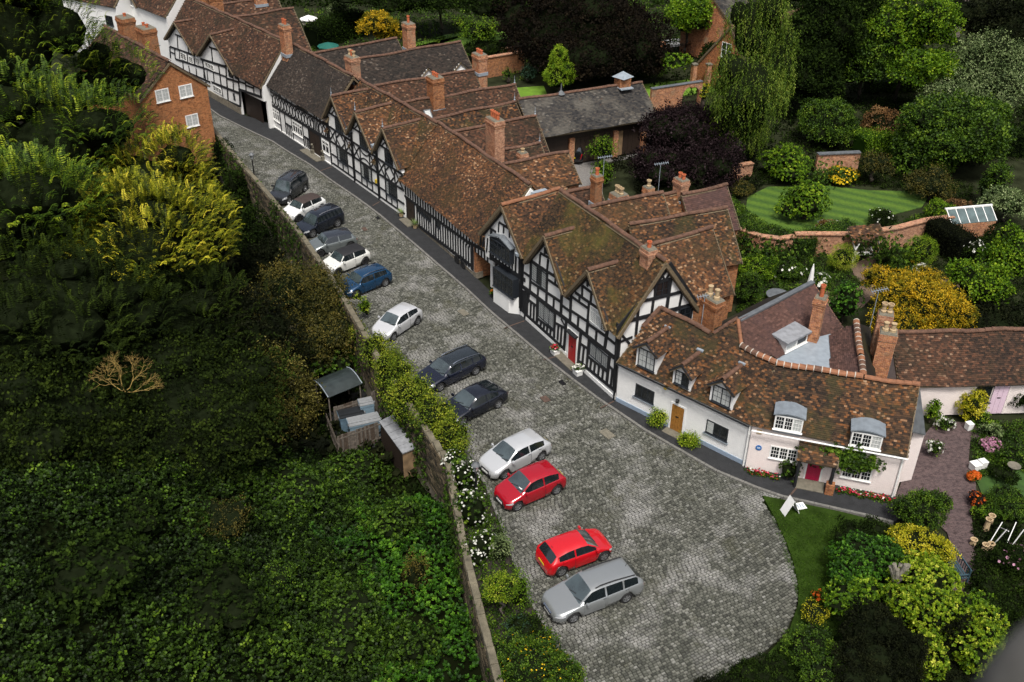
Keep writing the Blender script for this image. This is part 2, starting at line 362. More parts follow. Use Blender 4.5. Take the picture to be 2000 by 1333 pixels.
def ridge_unit(kind):
    if kind not in RIDGE:
        mb = MB(); k = 7; r = .15; Lr = .44; th_ = [math.pi*j/(k-1) for j in range(k)]
        vs = [(x, math.cos(a)*rr, math.sin(a)*rr*1.0-.02) for x, rr in ((-Lr/2, r*1.06), (Lr/2, r)) for a in th_]
        vs += [(x, math.cos(a)*rr, math.sin(a)*rr-.02) for x, rr in ((-Lr/2, r*.8), (Lr/2, r*.8)) for a in th_]
        fs = [[j, j+1, k+j+1, k+j] for j in range(k-1)]+[[2*k+j, 2*k+j+1, j+1, j] for j in range(k-1)]+[[k+j, k+j+1, 3*k+j+1, 3*k+j] for j in range(k-1)]
        mb.add(vs, fs); RIDGE[kind] = mb.mesh('ridge_tile', M[kind], smooth=False)
    return RIDGE[kind]
def ridge_line(P0, P1, parent, kind='ridge', each=True, scale=1., lift=.03):
    P0, P1 = Vector(P0), Vector(P1); L = (P1-P0).length; n = max(1, int(round(L/(.43*scale)))); d = (P1-P0)/n
    rot = (P1-P0).to_track_quat('X', 'Z').to_matrix().to_4x4()
    if each:
        for i in range(n):
            p = P0+d*(i+.5); p.z += wob(p.x, p.y)+lift+random.uniform(-.01, .01)
            mw = Matrix.Translation(p) @ rot @ Matrix.Rotation(random.uniform(-.03, .03), 4, 'Z') @ Matrix.Diagonal((d.length/.44, scale, scale*random.uniform(.95, 1.08), 1))
            link('ridge_tile', ridge_unit(kind), parent, mw)
    else:
        mb = MB(); k = 6
        for i in range(n):
            p = P0+d*(i+.5); p.z += wob(p.x, p.y)+lift; R3 = rot.to_3x3()
            vs = [p+R3@Vector((x*d.length/2, math.cos(a)*rr, math.sin(a)*rr-.02)) for x, rr in ((-1, .16), (1, .145)) for a in [math.pi*j/(k-1) for j in range(k)]]
            mb.add(vs, [[j, j+1, k+j+1, k+j] for j in range(k-1)])
        mb.build('ridge_tiles', M[kind], parent, kind='stuff')
def roof_part(poly, root, mat, tw=.17, th=.115, thick=.13, name='roof', slab=None, jit=1.):
    """slab (part) with its tiles (sub-part); poly: planar 3D polygon, first edge the eaves"""
    P = [Vector(p) for p in poly]; n = Vector((0, 0, 0))
    for i in range(len(P)): n += P[i].cross(P[(i+1) % len(P)])
    n.normalize()
    if n.z < 0: n = -n
    o = MB().prism([p-n*.085 for p in P], -n*thick).build(name, slab or M['verge'], root)
    r = tile_mesh('roof_tiles', P, M[mat], tw, th, jit=jit)
    if r:
        t = link('roof_tiles', r[0], o, Matrix.Translation(Vector(r[1]))); t['kind'] = 'stuff'
    return o
def verge(root, a, b, w_=.16, h=.2, mat='verge'):
    MB().bar(a, b, w_, h).build('bargeboard', M[mat], root)
def finial(root, p):
    MB().lathe([(.05, 0), (.09, .1), (.03, .2), (.06, .3), (.02, .42), (.012, .75)], p, 6).build('finial', M['lead'], root)
def chimney(root, base_px, zb, top_py, w_, d_, rz, mat='brick_old', pots=(), down=2.5, cap=True, corbel=2, potmat='pot_red', poth=.5, flash=True, xoff=0, layout=None, xy=None):
    B = at(*base_px, zb) if xy is None else Vector((*xy, zb)); zt = zfor(B, top_py)
    mb = MB(); H = zt-zb
    mb.box((B.x, B.y, (zb-down+zt-.45)/2), (w_, d_, zt-.45-zb+down), rz)
    for k in range(corbel): mb.box((B.x, B.y, zt-.45+.075+k*.15), (w_+.07*(k+1), d_+.07*(k+1), .148), rz)
    mb.box((B.x, B.y, zt-.45+.15*corbel+.07), (w_+.05, d_+.05, .45-.15*corbel+.14 if corbel < 3 else .15), rz)
    ch = mb.build('chimney', M[mat], root)
    top = zt-.45+.15*corbel+.07+(.45-.15*corbel+.14)/2 if corbel < 3 else zt
    if cap: MB().box((B.x, B.y, top+.04), (w_+.02, d_+.02, .08), rz, taper=.9).build('chimney_cap', M['slab'], ch)
    R = Matrix.Rotation(rz, 3, 'Z'); n = len(pots)
    for i, pk in enumerate(pots):
        if layout: off = R@Vector((layout[i][0]*w_, layout[i][1]*d_, 0))
        else:
            f = (i+.5)/n-.5
            off = R@(Vector((f*w_*.85, 0, 0)) if w_ >= d_ else Vector((0, f*d_*.85, 0)))
        c = Vector((B.x, B.y, top+.05))+off; h = poth*(1.4 if pk in 'T' else 1)
        if pk in 'rT': prof = [(.13, 0), (.125, h*.8), (.155, h*.82), (.155, h), (.11, h), (.11, h*.7)]
        elif pk == 'b': prof = [(.15, 0), (.17, h*.2), (.12, h*.3), (.12, h*.7), (.17, h*.8), (.18, h), (.13, h), (.12, h*.7)]
        else: prof = [(.2, 0), (.19, h*.4), (.13, h*.5), (.13, h*1.2), (.16, h*1.25), (.16, h*1.35), (.1, h*1.35)]
        MB().lathe(prof, c, 12).build('chimney_pot', M['pot_red' if pk in 'rT' else 'pot_buff'], ch, smooth=False)
    if flash: MB().box((B.x, B.y, zb+.05), (w_+.14, d_+.14, .3), rz).build('flashing', M['lead'], ch)
    return ch
# ---------------------------------------------------------------- facade parts
def beams(F, root, z, segs, wd=.17, proud=.045, off=0., mat='timber'):
    """timbers given as (x1,y1,x2,y2[,width]) read off the picture with z(); each its own board on plane F"""
    for s in segs:
        wq = s[4] if len(s) > 4 else wd
        u1, v1 = F.uv(*z(s[0], s[1]), off); u2, v2 = F.uv(*z(s[2], s[3]), off)
        beam_uv(F, root, u1, v1, u2, v2, wq, proud, off, mat)
def beam_uv(F, root, u1, v1, u2, v2, wq=.17, proud=.045, off=0., mat='timber', name='timber_beam'):
    a = F.pt(u1, v1, off-proud/2-random.uniform(0, .008)); b = F.pt(u2, v2, off-proud/2-random.uniform(0, .008)); d = b-a; L = d.length
    if L < .02: return
    a_ = (a+b)/2; d.normalize(); q = d.cross(F.n).normalized()
    R = Matrix((( d.x, q.x, F.n.x), (d.y, q.y, F.n.y), (d.z, q.z, F.n.z))).to_4x4()
    link(name, unit_box(M[mat]), root, Matrix.Translation(a_) @ R @ Matrix.Diagonal((L+wq*.3, wq, proud+.02, 1)))
def arc_uv(F, root, pts, wq=.12, proud=.04, mat='timber'):
    mb = MB()
    for i in range(len(pts)-1):
        (u1, v1), (u2, v2) = pts[i], pts[i+1]; d = Vector((u2-u1, v2-v1)).normalized(); q = Vector((-d.y, d.x))*wq/2; e = d*.02
        mb.prism([F.pt(u1-q.x-e.x, v1-q.y-e.y, -proud), F.pt(u2-q.x+e.x, v2-q.y+e.y, -proud), F.pt(u2+q.x+e.x, v2+q.y+e.y, -proud), F.pt(u1+q.x-e.x, v1+q.y-e.y, -proud)], F.n*(proud+.005))
    mb.build('curved_timber', M[mat], root)
def window(F, root, u0, v0, u1, v1, lights=3, rows=4, frame='frame_dark', off=0., bars=2, glass='glass', fw=.07, mull=.05, transom=None, sill=True, curtain=(), proud=.05, bw=.018, barmat=None):
    """frame (part) with panes, each light a pane (sub-part)"""
    if u1 < u0: u0, u1 = u1, u0
    if v1 < v0: v0, v1 = v1, v0
    mb = MB(); W = u1-u0; H = v1-v0
    def rect(a, b, c, d, o0, o1): mb.prism([F.pt(a, b, off+o0), F.pt(c, b, off+o0), F.pt(c, d, off+o0), F.pt(a, d, off+o0)], F.n*(o1-o0))
    rect(u0, v0, u1, v0+fw, -proud, .06); rect(u0, v1-fw, u1, v1, -proud, .06)
    rect(u0, v0+fw, u0+fw, v1-fw, -proud, .06); rect(u1-fw, v0+fw, u1, v1-fw, -proud, .06)
    lw = (W-2*fw)/lights
    for i in range(1, lights): rect(u0+fw+i*lw-mull/2, v0+fw, u0+fw+i*lw+mull/2, v1-fw, -proud+.006, .05)
    if transom: rect(u0+fw, v0+H*transom-mull/2, u1-fw, v0+H*transom+mull/2, -proud+.01, .05)
    if sill: rect(u0-.05, v0-.05, u1+.05, v0-.003, -proud-.06, .02)
    wn = mb.build('window', M[frame], root)
    gb = MB(); H0, H1 = v0+fw, v1-fw
    for i in range(lights):
        a = u0+fw+i*lw+(mull/2 if i else 0); b = u0+fw+(i+1)*lw-(mull/2 if i < lights-1 else 0)
        MB().prism([F.pt(a, H0, off-.016), F.pt(b, H0, off-.016), F.pt(b, H1, off-.016), F.pt(a, H1, off-.016)], F.n*.012).build('pane', M['curtain' if i in curtain else glass], wn)
        for k in range(1, bars):
            x = a+(b-a)*k/bars; gb.prism([F.pt(x-bw/2, H0, off-.024), F.pt(x+bw/2, H0, off-.024), F.pt(x+bw/2, H1, off-.024), F.pt(x-bw/2, H1, off-.024)], F.n*.012)
        for k in range(1, rows):
            y = H0+(H1-H0)*k/rows; gb.prism([F.pt(a, y-bw/2, off-.027), F.pt(b, y-bw/2, off-.027), F.pt(b, y+bw/2, off-.027), F.pt(a, y+bw/2, off-.027)], F.n*.012)
    if gb.v: gb.build('glazing_bars', M[barmat or frame], wn)
    return wn
def winpx(F, root, z, x0, y0, x1, y1, off=0., **k):
    """window from its top-left and bottom-right corners in the picture"""
    a = F.uv(*z(x0, y0), off); b = F.uv(*z(x1, y1), off)
    return window(F, root, a[0], b[1], b[0], a[1], off=off, **k)
def door(F, root, u0, v0, u1, v1, mat, frame='frame_white', planks=5, off=0., fw=.1, name='door', handle=True):
    mb = MB()
    for a, b, c, d in ((u0-fw, v0, u0, v1+fw), (u1, v0, u1+fw, v1+fw), (u0, v1, u1, v1+fw)):
        mb.prism([F.pt(a, b, off-.05), F.pt(c, b, off-.05), F.pt(c, d, off-.05), F.pt(a, d, off-.05)], F.n*.1)
    mb.build('door_frame', M[frame], root)
    dr = MB().prism([F.pt(u0, v0, off-.01), F.pt(u1, v0, off-.01), F.pt(u1, v1, off-.01), F.pt(u0, v1, off-.01)], F.n*.04).build(name, M[mat], root)
    for i in range(planks):
        a = u0+(u1-u0)*i/planks+.008; b = u0+(u1-u0)*(i+1)/planks-.008
        MB().prism([F.pt(a, v0+.01, off-.03), F.pt(b, v0+.01, off-.03), F.pt(b, v1-.01, off-.03), F.pt(a, v1-.01, off-.03)], F.n*.02).build('door_plank', M[mat], dr)
    if handle: MB().prism([F.pt((u0+u1)/2-.1, (v0+v1)/2+.1, off-.06), F.pt((u0+u1)/2+.1, (v0+v1)/2+.1, off-.06), F.pt((u0+u1)/2+.1, (v0+v1)/2+.16, off-.06), F.pt((u0+u1)/2-.1, (v0+v1)/2+.16, off-.06)], F.n*.03).build('letter_plate', M['iron'], dr)
    return dr
def wall(F, root, poly_uv, mat, depth=.3, off=0., name='wall', holes=None):
    return MB().prism([F.pt(u, v, off) for u, v in poly_uv], F.n*depth).build(name, M[mat], root)
def downpipe(root, a, b, mat='frame_white', r=.05):
    return MB().tube([a, b], r, 8).build('downpipe', M[mat], root)

class House:
    """terrace house: front wall on F from u0 to u1, main roof parallel to the street, optional front gables"""
    def __init__(s, F, root, u0, u1, ze, pitch, depth, tile, wallmat='white', gables=(), oh=.3, ze1=None, eave_left=.0, eave_right=.0, z0=0., back='brick_old', rear=True, tw=.17, th=.115, front=True, gw=None, each=True, gtile=None, endl=True, endr=True):
        s.F, s.root, s.ze, s.t = F, root, ze, math.tan(math.radians(pitch)); s.oh = oh; s.half = depth/2; D = depth
        s.zr = ze+(depth/2+oh)*s.t; t = s.t
        fr = [(u0, z0), (u1, z0), (u1, ze)]; eav = []
        zz = ze-.02
        for g in sorted(gables, key=lambda g: -g[0]): fr += [(g[1]-.12, g[3]-.06), ((g[0]+g[1])/2 if g[4:] == () else g[4], g[2]-.32), (g[0]+.12, g[3]-.06)]
        fr.append((u0, ze))
        if front: wall(F, root, fr, wallmat, .3)
        # body behind: end walls and back wall as one shell prism below the eaves
        for uu, ok in ((u0, endl), (u1, endr)):
            if not ok: continue
            sg = 1 if uu == u0 else -1; a = uu+sg*.002; b = uu+sg*.28
            P = [F.pt(a, z0, .3), F.pt(a, z0, D), F.pt(a, ze, D), F.pt(a, s.zr-.25, D/2), F.pt(a, ze+.15, .3)]
            MB().prism(P, F.d*(b-a)).build('wall', M[wallmat if ok == 'w' else back], root)
        wall(F, root, [(u0+.3, z0), (u1-.3, z0), (u1-.3, ze), (u0+.3, ze)], back, .25, off=D-.25)
        # main roof, notched round the gables
        ul, ur = u0-eave_left, u1+eave_right
        low = [(ul, -oh)]
        for g in sorted(gables):
            ua = g[4] if len(g) > 4 else (g[0]+g[1])/2; dap = (g[2]-ze)/t-oh
            low += [(g[0]-.05, -oh), (g[0]-.05, (g[3]-ze)/t-oh+.02), (ua, dap), (g[1]+.05, (g[3]-ze)/t-oh+.02), (g[1]+.05, -oh)]
        low.append((ur, -oh))
        P = [F.pt(u, ze+(o+oh)*t, o) for u, o in low]+[F.pt(ur, s.zr, D/2), F.pt(ul, s.zr, D/2)]
        # drop doubled points
        Q = [P[0]]
        for p in P[1:]:
            if (p-Q[-1]).length > .01: Q.append(p)
        s.roof = roof_part(Q, root, tile, tw, th)
        if rear:
            s.roof2 = roof_part([F.pt(ur, ze-.0, D+oh), F.pt(ul, ze-.0, D+oh), F.pt(ul, s.zr, D/2), F.pt(ur, s.zr, D/2)], root, tile, tw*1.5, th*1.5)
        ridge_line(F.pt(ul, s.zr+.02, D/2), F.pt(ur, s.zr+.02, D/2), s.roof, each=each)
        s.ends = (ul, ur)
        for g in gables: s.gable(g, gtile or tile, tw, th)
    def gable(s, g, tile, tw, th, oh=.35, each=True):
        F, ze, t = s.F, s.ze, s.t; u0, u1, za, zg = g[:4]; ua = g[4] if len(g) > 4 else (u0+u1)/2
        dap = (za-ze)/t-s.oh; dlo = (zg-ze)/t-s.oh
        for ue, sg in ((u0, -1), (u1, 1)):
            a = F.pt(ue+sg*.12, zg-.12*abs(za-zg)/abs(ua-ue), -oh); ap = F.pt(ua, za, -oh); bp = F.pt(ua, za, dap+.25); b2 = F.pt(ue+sg*.12, zg-.12*abs(za-zg)/abs(ua-ue), dlo+.15)
            P = [a, b2, bp, ap] if sg > 0 else [b2, a, ap, bp]
            r = roof_part(P, s.root, tile, tw, th, thick=.1)
            verge(s.root, a+Vector((0, 0, -.05))-F.n*.03, ap+Vector((0, 0, -.03))-F.n*.03, .07, .20)
            MB().bar(F.pt(ue+sg*.04, zg-.14, -.09), F.pt(ua, za-.26, -.09), .1, .26).build('timber_beam', M['timber'], s.root)
        ridge_line(F.pt(ua, za+.02, -oh), F.pt(ua, za+.02, dap+.1), s.roof, each=each)
def verge_end(h, u, side, D=None, mat='verge', dark=True):
    F = h.F; sg = 1 if side == 'r' else -1
    for o0, z0_, o1, z1_ in ((-h.oh, h.ze, h.half, h.zr), (2*h.half+h.oh, h.ze, h.half, h.zr)):
        verge(h.root, F.pt(u+sg*.02, z0_-.1, o0), F.pt(u+sg*.02, z1_-.1, o1), .09, .22, mat)
def gabled(name, p0, p1, zr, half, pitch, tile, label, cat='house', wallmat='brick_pale', group=None, ext0=0., ext1=0., z0=0., tw=.2, th=.14, oh=.25, each=False, ridge='ridge', root=None, hip=None, wins=(), both=True):
    """free or rear-wing building whose ridge runs p0->p1 (picture points at ridge height zr)"""
    A = at(*p0, zr) if len(p0) == 2 else Vector(p0); B = at(*p1, zr) if len(p1) == 2 else Vector(p1)
    d = (B-A); d.z = 0; d.normalize(); A = A-d*ext0; B = B+d*ext1; n = Vector((d.y, -d.x, 0)); t = math.tan(math.radians(pitch)); ze = zr-half*t
    if root is None: root = empty(name, (A.x, A.y, z0), label=label, cat=cat, group=group)
    up = Vector((0, 0, 1)); q = lambda P, o, z: Vector((P.x, P.y, z))+n*o
    hw = half-oh
    for o in (hw, -hw): MB().prism([q(A, o, z0), q(B, o, z0), q(B, o, ze+oh*t-.05), q(A, o, ze+oh*t-.05)], n*(-.25 if o > 0 else .25)).build('wall', M[wallmat], root)
    for P, sg in ((A, 1), (B, -1)): MB().prism([q(P, hw-.255, z0), q(P, -hw+.255, z0), q(P, -hw+.255, ze+oh*t), q(P, 0, zr-.25), q(P, hw-.255, ze+oh*t)], d*sg*.25).build('wall', M[wallmat], root)
    rf = None; dv = d*.12
    for o in (half, -half) if both else (half,):
        a, b = q(A, o, ze)-dv, q(B, o, ze)+dv; c, e = q(B, 0, zr)+dv, q(A, 0, zr)-dv
        P = [a, b, c, e] if o > 0 else [b, a, e, c]
        r = roof_part(P, root, tile, tw, th, thick=.12); rf = rf or r
        verge(root, q(A, o, ze-.12)-dv, q(A, 0, zr-.12)-dv, .05, .18); verge(root, q(B, o, ze-.12)+dv, q(B, 0, zr-.12)+dv, .05, .18)
    ridge_line(q(A, 0, zr+.02)-dv, q(B, 0, zr+.02)+dv, rf, kind=ridge, each=each)
    root['_'] = 0; del root['_']
    return dict(root=root, A=A, B=B, d=d, n=n, ze=ze, zr=zr, t=t, half=half, q=q, roof=rf)
def rooflight(root, g, s, o, w_=.7, h=.95):
    """roof window on the n side of gabled() result g, s metres from A, o metres out from the ridge"""
    F = g; c = g['q'](g['A']+g['d']*s, o, g['zr']-o*g['t']); sl = (g['n']-Vector((0, 0, g['t']))).normalized(); nn = g['d'].cross(sl).normalized()
    if nn.z < 0: nn = -nn
    mb = MB(); P = lambda a, b, k: c+g['d']*a+sl*b+nn*k
    for a0, a1, b0, b1 in ((-w_/2, w_/2, -h/2, -h/2+.08), (-w_/2, w_/2, h/2-.08, h/2), (-w_/2, -w_/2+.08, -h/2+.08, h/2-.08), (w_/2-.08, w_/2, -h/2+.08, h/2-.08)):
        mb.prism([P(a0, b0, .16), P(a1, b0, .16), P(a1, b1, .16), P(a0, b1, .16)], -nn*.14)
    f = mb.build('roof_window', M['leaddark'], root)
    MB().prism([P(-w_/2+.08, -h/2+.08, .12), P(w_/2-.08, -h/2+.08, .12), P(w_/2-.08, h/2-.08, .12), P(-w_/2+.08, h/2-.08, .12)], -nn*.03).build('pane', M['curtain'], f)
# ================================================================= the street front
E_, H_ = Z(640, 260, 6.665), Z(630, 160, 7.406); A_, B_ = Z(1010, 440, 7.404), Z(1010, 600, 7.404); C_ = Z(1180, 480, 5.554)
D_, S_, K_, L_ = Z(510, 140, 7.017), Z(310, 30, 6.345), Z(860, 380, 5.125), Z(770, 320, 5.555); W_, V_ = Z(1150, 550, 4.4425), Z(1400, 600, 3.3333)
I_ = lambda x, y: (x, y)
F0, F1, F2, F3 = Fac((411, 190), (470, 224)), Fac((525, 242), (648.2, 324.5)), Fac((649, 324.5), (793, 427)), Fac((794, 426), (927, 541))
F4, F5, F6, F7 = Fac((970, 583), (1025.6, 624)), Fac((1025.6, 624), (1200, 782)), Fac((1203, 785), (1455, 912)), Fac((1455, 915), (1748, 972))
def root_at(name, F, u, **k): return empty(name, F.pt(u, 0, 1), cat='house', **k)
def plinth(F, root, u0, u1, h, mat='white', proud=.06):
    MB().prism([F.pt(u0, 0, -proud), F.pt(u1, 0, -proud), F.pt(u1, h, -proud), F.pt(u0, h, -proud)], F.n*(proud+.02)).build('plinth', M[mat], root)
# ---- timber house with two gables and red door (S5)
r5 = root_at('timber_framed_house', F5, 5, label='half-timbered house with two street gables and a bright red door between them')
H5 = House(F5, r5, -.34, F5.L, 4.85, 53.7, 5.5, 'tile_mossy', gables=[(.42, 5.0, 7.72, 4.87, 2.7), (5.45, 9.86, 7.64, 4.9, 7.66)], eave_right=.25, endr='w', oh=.3)
verge_end(H5, F5.L+.25, 'r')
plinth(F5, r5, .1, 10.83, .34)
beams(F5, r5, A_, [(92, 480, 80, 880, .3), (150, 950, 115, 1385, .24), (205, 520, 190, 960, .2), (455, 500, 438, 650), (440, 690, 428, 1120, .22), (345, 405, 530, 505), (215, 520, 435, 668, .2), (435, 668, 605, 775, .2),
    (340, 430, 330, 560), (410, 330, 402, 420), (558, 590, 545, 710), (562, 770, 556, 830), (450, 785, 620, 905), (112, 690, 200, 750), (205, 820, 430, 972), (430, 972, 640, 1110, .19),
    (310, 905, 303, 1040), (538, 1050, 530, 1210), (655, 925, 636, 1320, .26), (787, 1000, 770, 1400, .24), (665, 1005, 780, 1085), (660, 1165, 770, 1245), (85, 885, 750, 1390, .3),
    (955, 880, 1180, 1050), (850, 975, 1060, 1125, .19), (1060, 1125, 1245, 1250), (800, 1038, 1030, 1200), (785, 1235, 1025, 1395), (950, 890, 945, 1030), (1078, 995, 1070, 1110), (1192, 1070, 1186, 1205),
    (908, 1030, 904, 1110), (1025, 800, 1020, 880), (1050, 1130, 1012, 1590, .24), (64, 925, 48, 1190), (97, 945, 86, 1225), (130, 975, 118, 1270), (1135, 880, 1125, 960), (185, 1090, 300, 1180, .16), (180, 985, 165, 1110), (300, 1040, 290, 1400, .24)])
beams(F5, r5, B_, [(750, 205, 1400, 722, .3), (893, 140, 880, 335), (1155, 340, 1143, 500), (1030, 240, 1290, 425, .19), (1320, 260, 1272, 605, .26), (1310, 440, 1420, 530), (1468, 250, 1410, 1205, .34), (40, 20, 112, 80), (120, 95, 660, 580, .22), (890, 775, 1420, 1210, .22),
    (555, 80, 540, 430, .22), (715, 215, 680, 640, .24), (925, 390, 882, 830, .26), (300, 165, 540, 345), (560, 230, 700, 305), (155, -100, 148, 130), (205, -60, 198, 170), (250, -30, 243, 210), (352, 210, 343, 275), (397, 245, 390, 315),
    (442, 275, 436, 355), (490, 310, 484, 405), (602, 270, 590, 470), (650, 305, 635, 520), (930, 535, 1025, 600), (972, 575, 952, 790), (1045, 450, 1012, 850, .2), (1030, 715, 1310, 935), (1077, 765, 1064, 885), (1132, 810, 1120, 930),
    (1190, 855, 1178, 975), (1250, 900, 1238, 1035), (1345, 700, 1300, 1105, .24), (1340, 855, 1430, 945), (1385, 905, 1360, 1140), (640, 170, 690, 260, .1)])
winpx(F5, r5, A_, 215, 530, 432, 962, lights=3, rows=7, bars=3, curtain=(0, 2), transom=None, sill=False)
winpx(F5, r5, A_, 425, 310, 512, 480, lights=2, rows=4, curtain=(1,), sill=False, fw=.04)
winpx(F5, r5, A_, 1038, 790, 1135, 945, lights=2, rows=4, sill=False, fw=.04)
winpx(F5, r5, A_, 1062, 1150, 1290, 1580, lights=3, rows=8, bars=3, curtain=(0, 1), transom=.72, frame='frame_white', sill=False)
winpx(F5, r5, A_, 315, 1080, 545, 1520, lights=3, rows=8, bars=3, curtain=(0, 1, 2), sill=False)
winpx(F5, r5, B_, 1060, 490, 1312, 915, lights=3, rows=8, bars=3, curtain=(0, 1, 2), sill=False)
_a = F5.uv(*B_(768, 335)); _b = F5.uv(*B_(862, 770))
MB().prism([F5.pt(_a[0]-.32, .05, -.03), F5.pt(_b[0]+.2, .05, -.03), F5.pt(_b[0]+.2, 2.3, -.03), F5.pt(_a[0]-.32, 2.3, -.03)], F5.n*.05).build('door_surround', M['white'], r5)
d5 = door(F5, r5, _a[0], .12, _b[0], 2.12, 'door_red', off=-.06, planks=4)
MB().prism([F5.pt(_a[0]-.1, 2.2, -.32), F5.pt(_b[0]+.1, 2.2, -.32), F5.pt(_b[0]+.1, 2.3, -.32), F5.pt(_a[0]-.1, 2.3, -.32)], F5.n*.3).build('door_hood', M['timber'], r5)
MB().prism([F5.pt(_a[0]-1.2, 0, -.7), F5.pt(_b[0]+.5, 0, -.7), F5.pt(_b[0]+.5, .13, -.7), F5.pt(_a[0]-1.2, .13, -.7)], F5.n*.64).build('doorstep', M['slab'], r5)
Ge = Fac(tuple(F5.pt(F5.L, 0, 0)), tuple(F5.pt(F5.L, 0, 5.5)))
beams(Ge, r5, C_, [(705, 215, 160, 885, .34), (705, 200, 985, 620, .34), (550, 402, 782, 345, .2), (375, 612, 870, 492, .2), (200, 832, 960, 638, .26), (612, 290, 655, 372, .13), (722, 282, 668, 362, .13), (536, 560, 510, 745, .17), (718, 375, 672, 705, .22), (842, 510, 812, 660, .15), (375, 620, 340, 975, .18),
    (165, 880, 135, 1230, .36), (178, 955, 270, 1060, .15), (165, 1045, 300, 992, .15), (550, 405, 545, 560, .14), (700, 385, 690, 540, .14)], wd=.18)
winpx(Ge, r5, C_, 560, 412, 698, 545, lights=2, rows=2, bars=1, sill=False)
wall(Ge, r5, [(4.1, 3.1), (5.4, 3.1), (5.4, 5.0), (4.1, 5.0)], 'timber', .05, off=-.05, name='weatherboarding')
winpx(Ge, r5, C_, 815, 690, 930, 800, lights=2, rows=2, bars=1, sill=False, off=-.06)
MB().bar(F5.pt(F5.L+.05, 0, -.1), F5.pt(F5.L+.05, 4.9, -.1), .1, .1).build('downpipe', M['iron'], r5)
chimney(r5, (1262, 547), 7.3, 487, .78, .62, math.atan2(F5.d.y, F5.d.x), 'brick_old', ('r',), down=1.5, poth=.4)
chimney(r5, (1385, 640), 4.9, 585, .72, 1.25, math.atan2(F5.n.y, F5.n.x)+.1, 'brick', ('g', 'g'), down=5, flash=False)
M['lead2'] = plain('dull_lead', (.17, .19, .21), .5, noise=.3, scale=3.)
M['leadmid'] = plain('grey_lead', (.20, .23, .26), .5, noise=.25, scale=3.)
# ---- gable with oriel over the passage (S4)
r4 = root_at('oriel_gable_house', F4, 1.5, label='half-timbered gabled house with a projecting lead-topped oriel window above a black bay')
wall(F4, r4, [(-1.42, 2.85), (3.48, 2.95), (3.1, 4.9), (1.0, 7.65), (-1.45, 4.75)], 'white', .3)
wall(F4, r4, [(.25, 0), (3.48, 0), (3.48, 2.95), (.25, 2.85)], 'white', .3)
for a, b, c, d, za in ((-1.75, 4.55, 1.0, 7.75, 0), (3.45, 4.9, 1.0, 7.75, 0)):
    lo0 = F4.pt(a, b, -.35); ap = F4.pt(1.0, 7.75, -.35); bk = F4.pt(1.0, 7.75, 5.2); lo1 = F4.pt(a, b, 3.4)
    roof_part([lo0, lo1, bk, ap] if a > 0 else [lo1, lo0, ap, bk], r4, 'tile_orange'); verge(r4, lo0-Vector((0, 0, .06)), ap-Vector((0, 0, .06)), .07, .2)
    MB().bar(F4.pt(a+(.15 if a < 0 else -.15), b-.06, -.08), F4.pt(1.0, 7.5, -.08), .1, .3).build('timber_beam', M['timber'], r4)
_rf = [o for o in r4.children if o.name.startswith('roof')][0]
ridge_line(F4.pt(1.0, 7.77, -.35), F4.pt(1.0, 7.77, 4.6), _rf, kind='ridge_new')
beams(F4, r4, K_, [(520, 640, 850, 858, .3), (595, 280, 720, 365, .15), (520, 350, 560, 375, .15), (632, 195, 655, 290, .1), (638, 300, 636, 385, .12), (590, 285, 585, 375, .1), (695, 355, 695, 430, .12), (660, 230, 665, 320, .09), (685, 250, 680, 330, .1), (515, 350, 505, 650, .22), (535, 400, 530, 650),
    (560, 590, 560, 680, .12), (595, 605, 592, 690, .12), (630, 640, 628, 720, .12), (660, 660, 658, 745, .12), (695, 680, 693, 770, .12), (725, 700, 722, 790, .12), (760, 600, 755, 810, .16), (795, 630, 790, 840, .14), (820, 640, 800, 1110, .3), (440, 430, 425, 545, .12), (478, 440, 465, 575, .12), (410, 410, 400, 520, .12),
    (565, 680, 545, 960, .22), (590, 760, 585, 890, .12), (820, 945, 812, 1140, .14), (845, 965, 838, 1150, .12), (795, 1120, 850, 1190, .2), (860, 970, 852, 1185, .2)])
for (u0, u1, v0, v1, pr, nm) in ((-.28, 2.15, 3.8, 4.95, .36, 'oriel'), (.35, 2.75, 1.45, 2.9, .5, 'bay')):
    Fb = Fac(tuple(F4.pt(u0, 0, -pr)), tuple(F4.pt(u1, 0, -pr)))
    MB().prism([F4.pt(u0+.03, v0-.02, -pr+.06), F4.pt(u1-.03, v0-.02, -pr+.06), F4.pt(u1-.03, v0-.02, .02), F4.pt(u0+.03, v0-.02, .02)], (0, 0, v1-v0)).build('bay_box', M['frame_dark'], r4)
    window(Fb, r4, 0, v0, u1-u0, v1, lights=5, rows=4, bars=2, off=.0, transom=.62, sill=True)
    if nm == 'oriel':
        um = (u0+u1)/2
        for a, b in ((u0-.1, um), (um, u1+.1)):
            za, zb_ = (v1, v1+.4) if b == um else (v1+.4, v1)
            MB().prism([F4.pt(a, za+.02, -pr-.1), F4.pt(b, zb_+.02, -pr-.1), F4.pt(b, zb_+.02, .05), F4.pt(a, za+.02, .05)], (0, 0, .09)).build('lead_roof', M['lead2'], r4)
        MB().prism([F4.pt(u0, v1-.02, -pr+.03), F4.pt(u1, v1-.02, -pr+.03), F4.pt(um, v1+.38, -pr+.03)], F4.n*pr).build('bay_box', M['frame_dark'], r4)
    else:
        MB().prism([F4.pt(u0, 0, -pr-.02), F4.pt(u1-.5, 0, -pr-.02), F4.pt(u1+.1, 0, 0), F4.pt(u0, 0, 0)], (0, 0, v0-.06)).build('plinth', M['white'], r4)
MB().lathe([(.05, 0), (.17, .15), (.2, .34)], F4.pt(3.0, 4.75, -.35), 8).build('rainwater_head', M['lead'], r4)
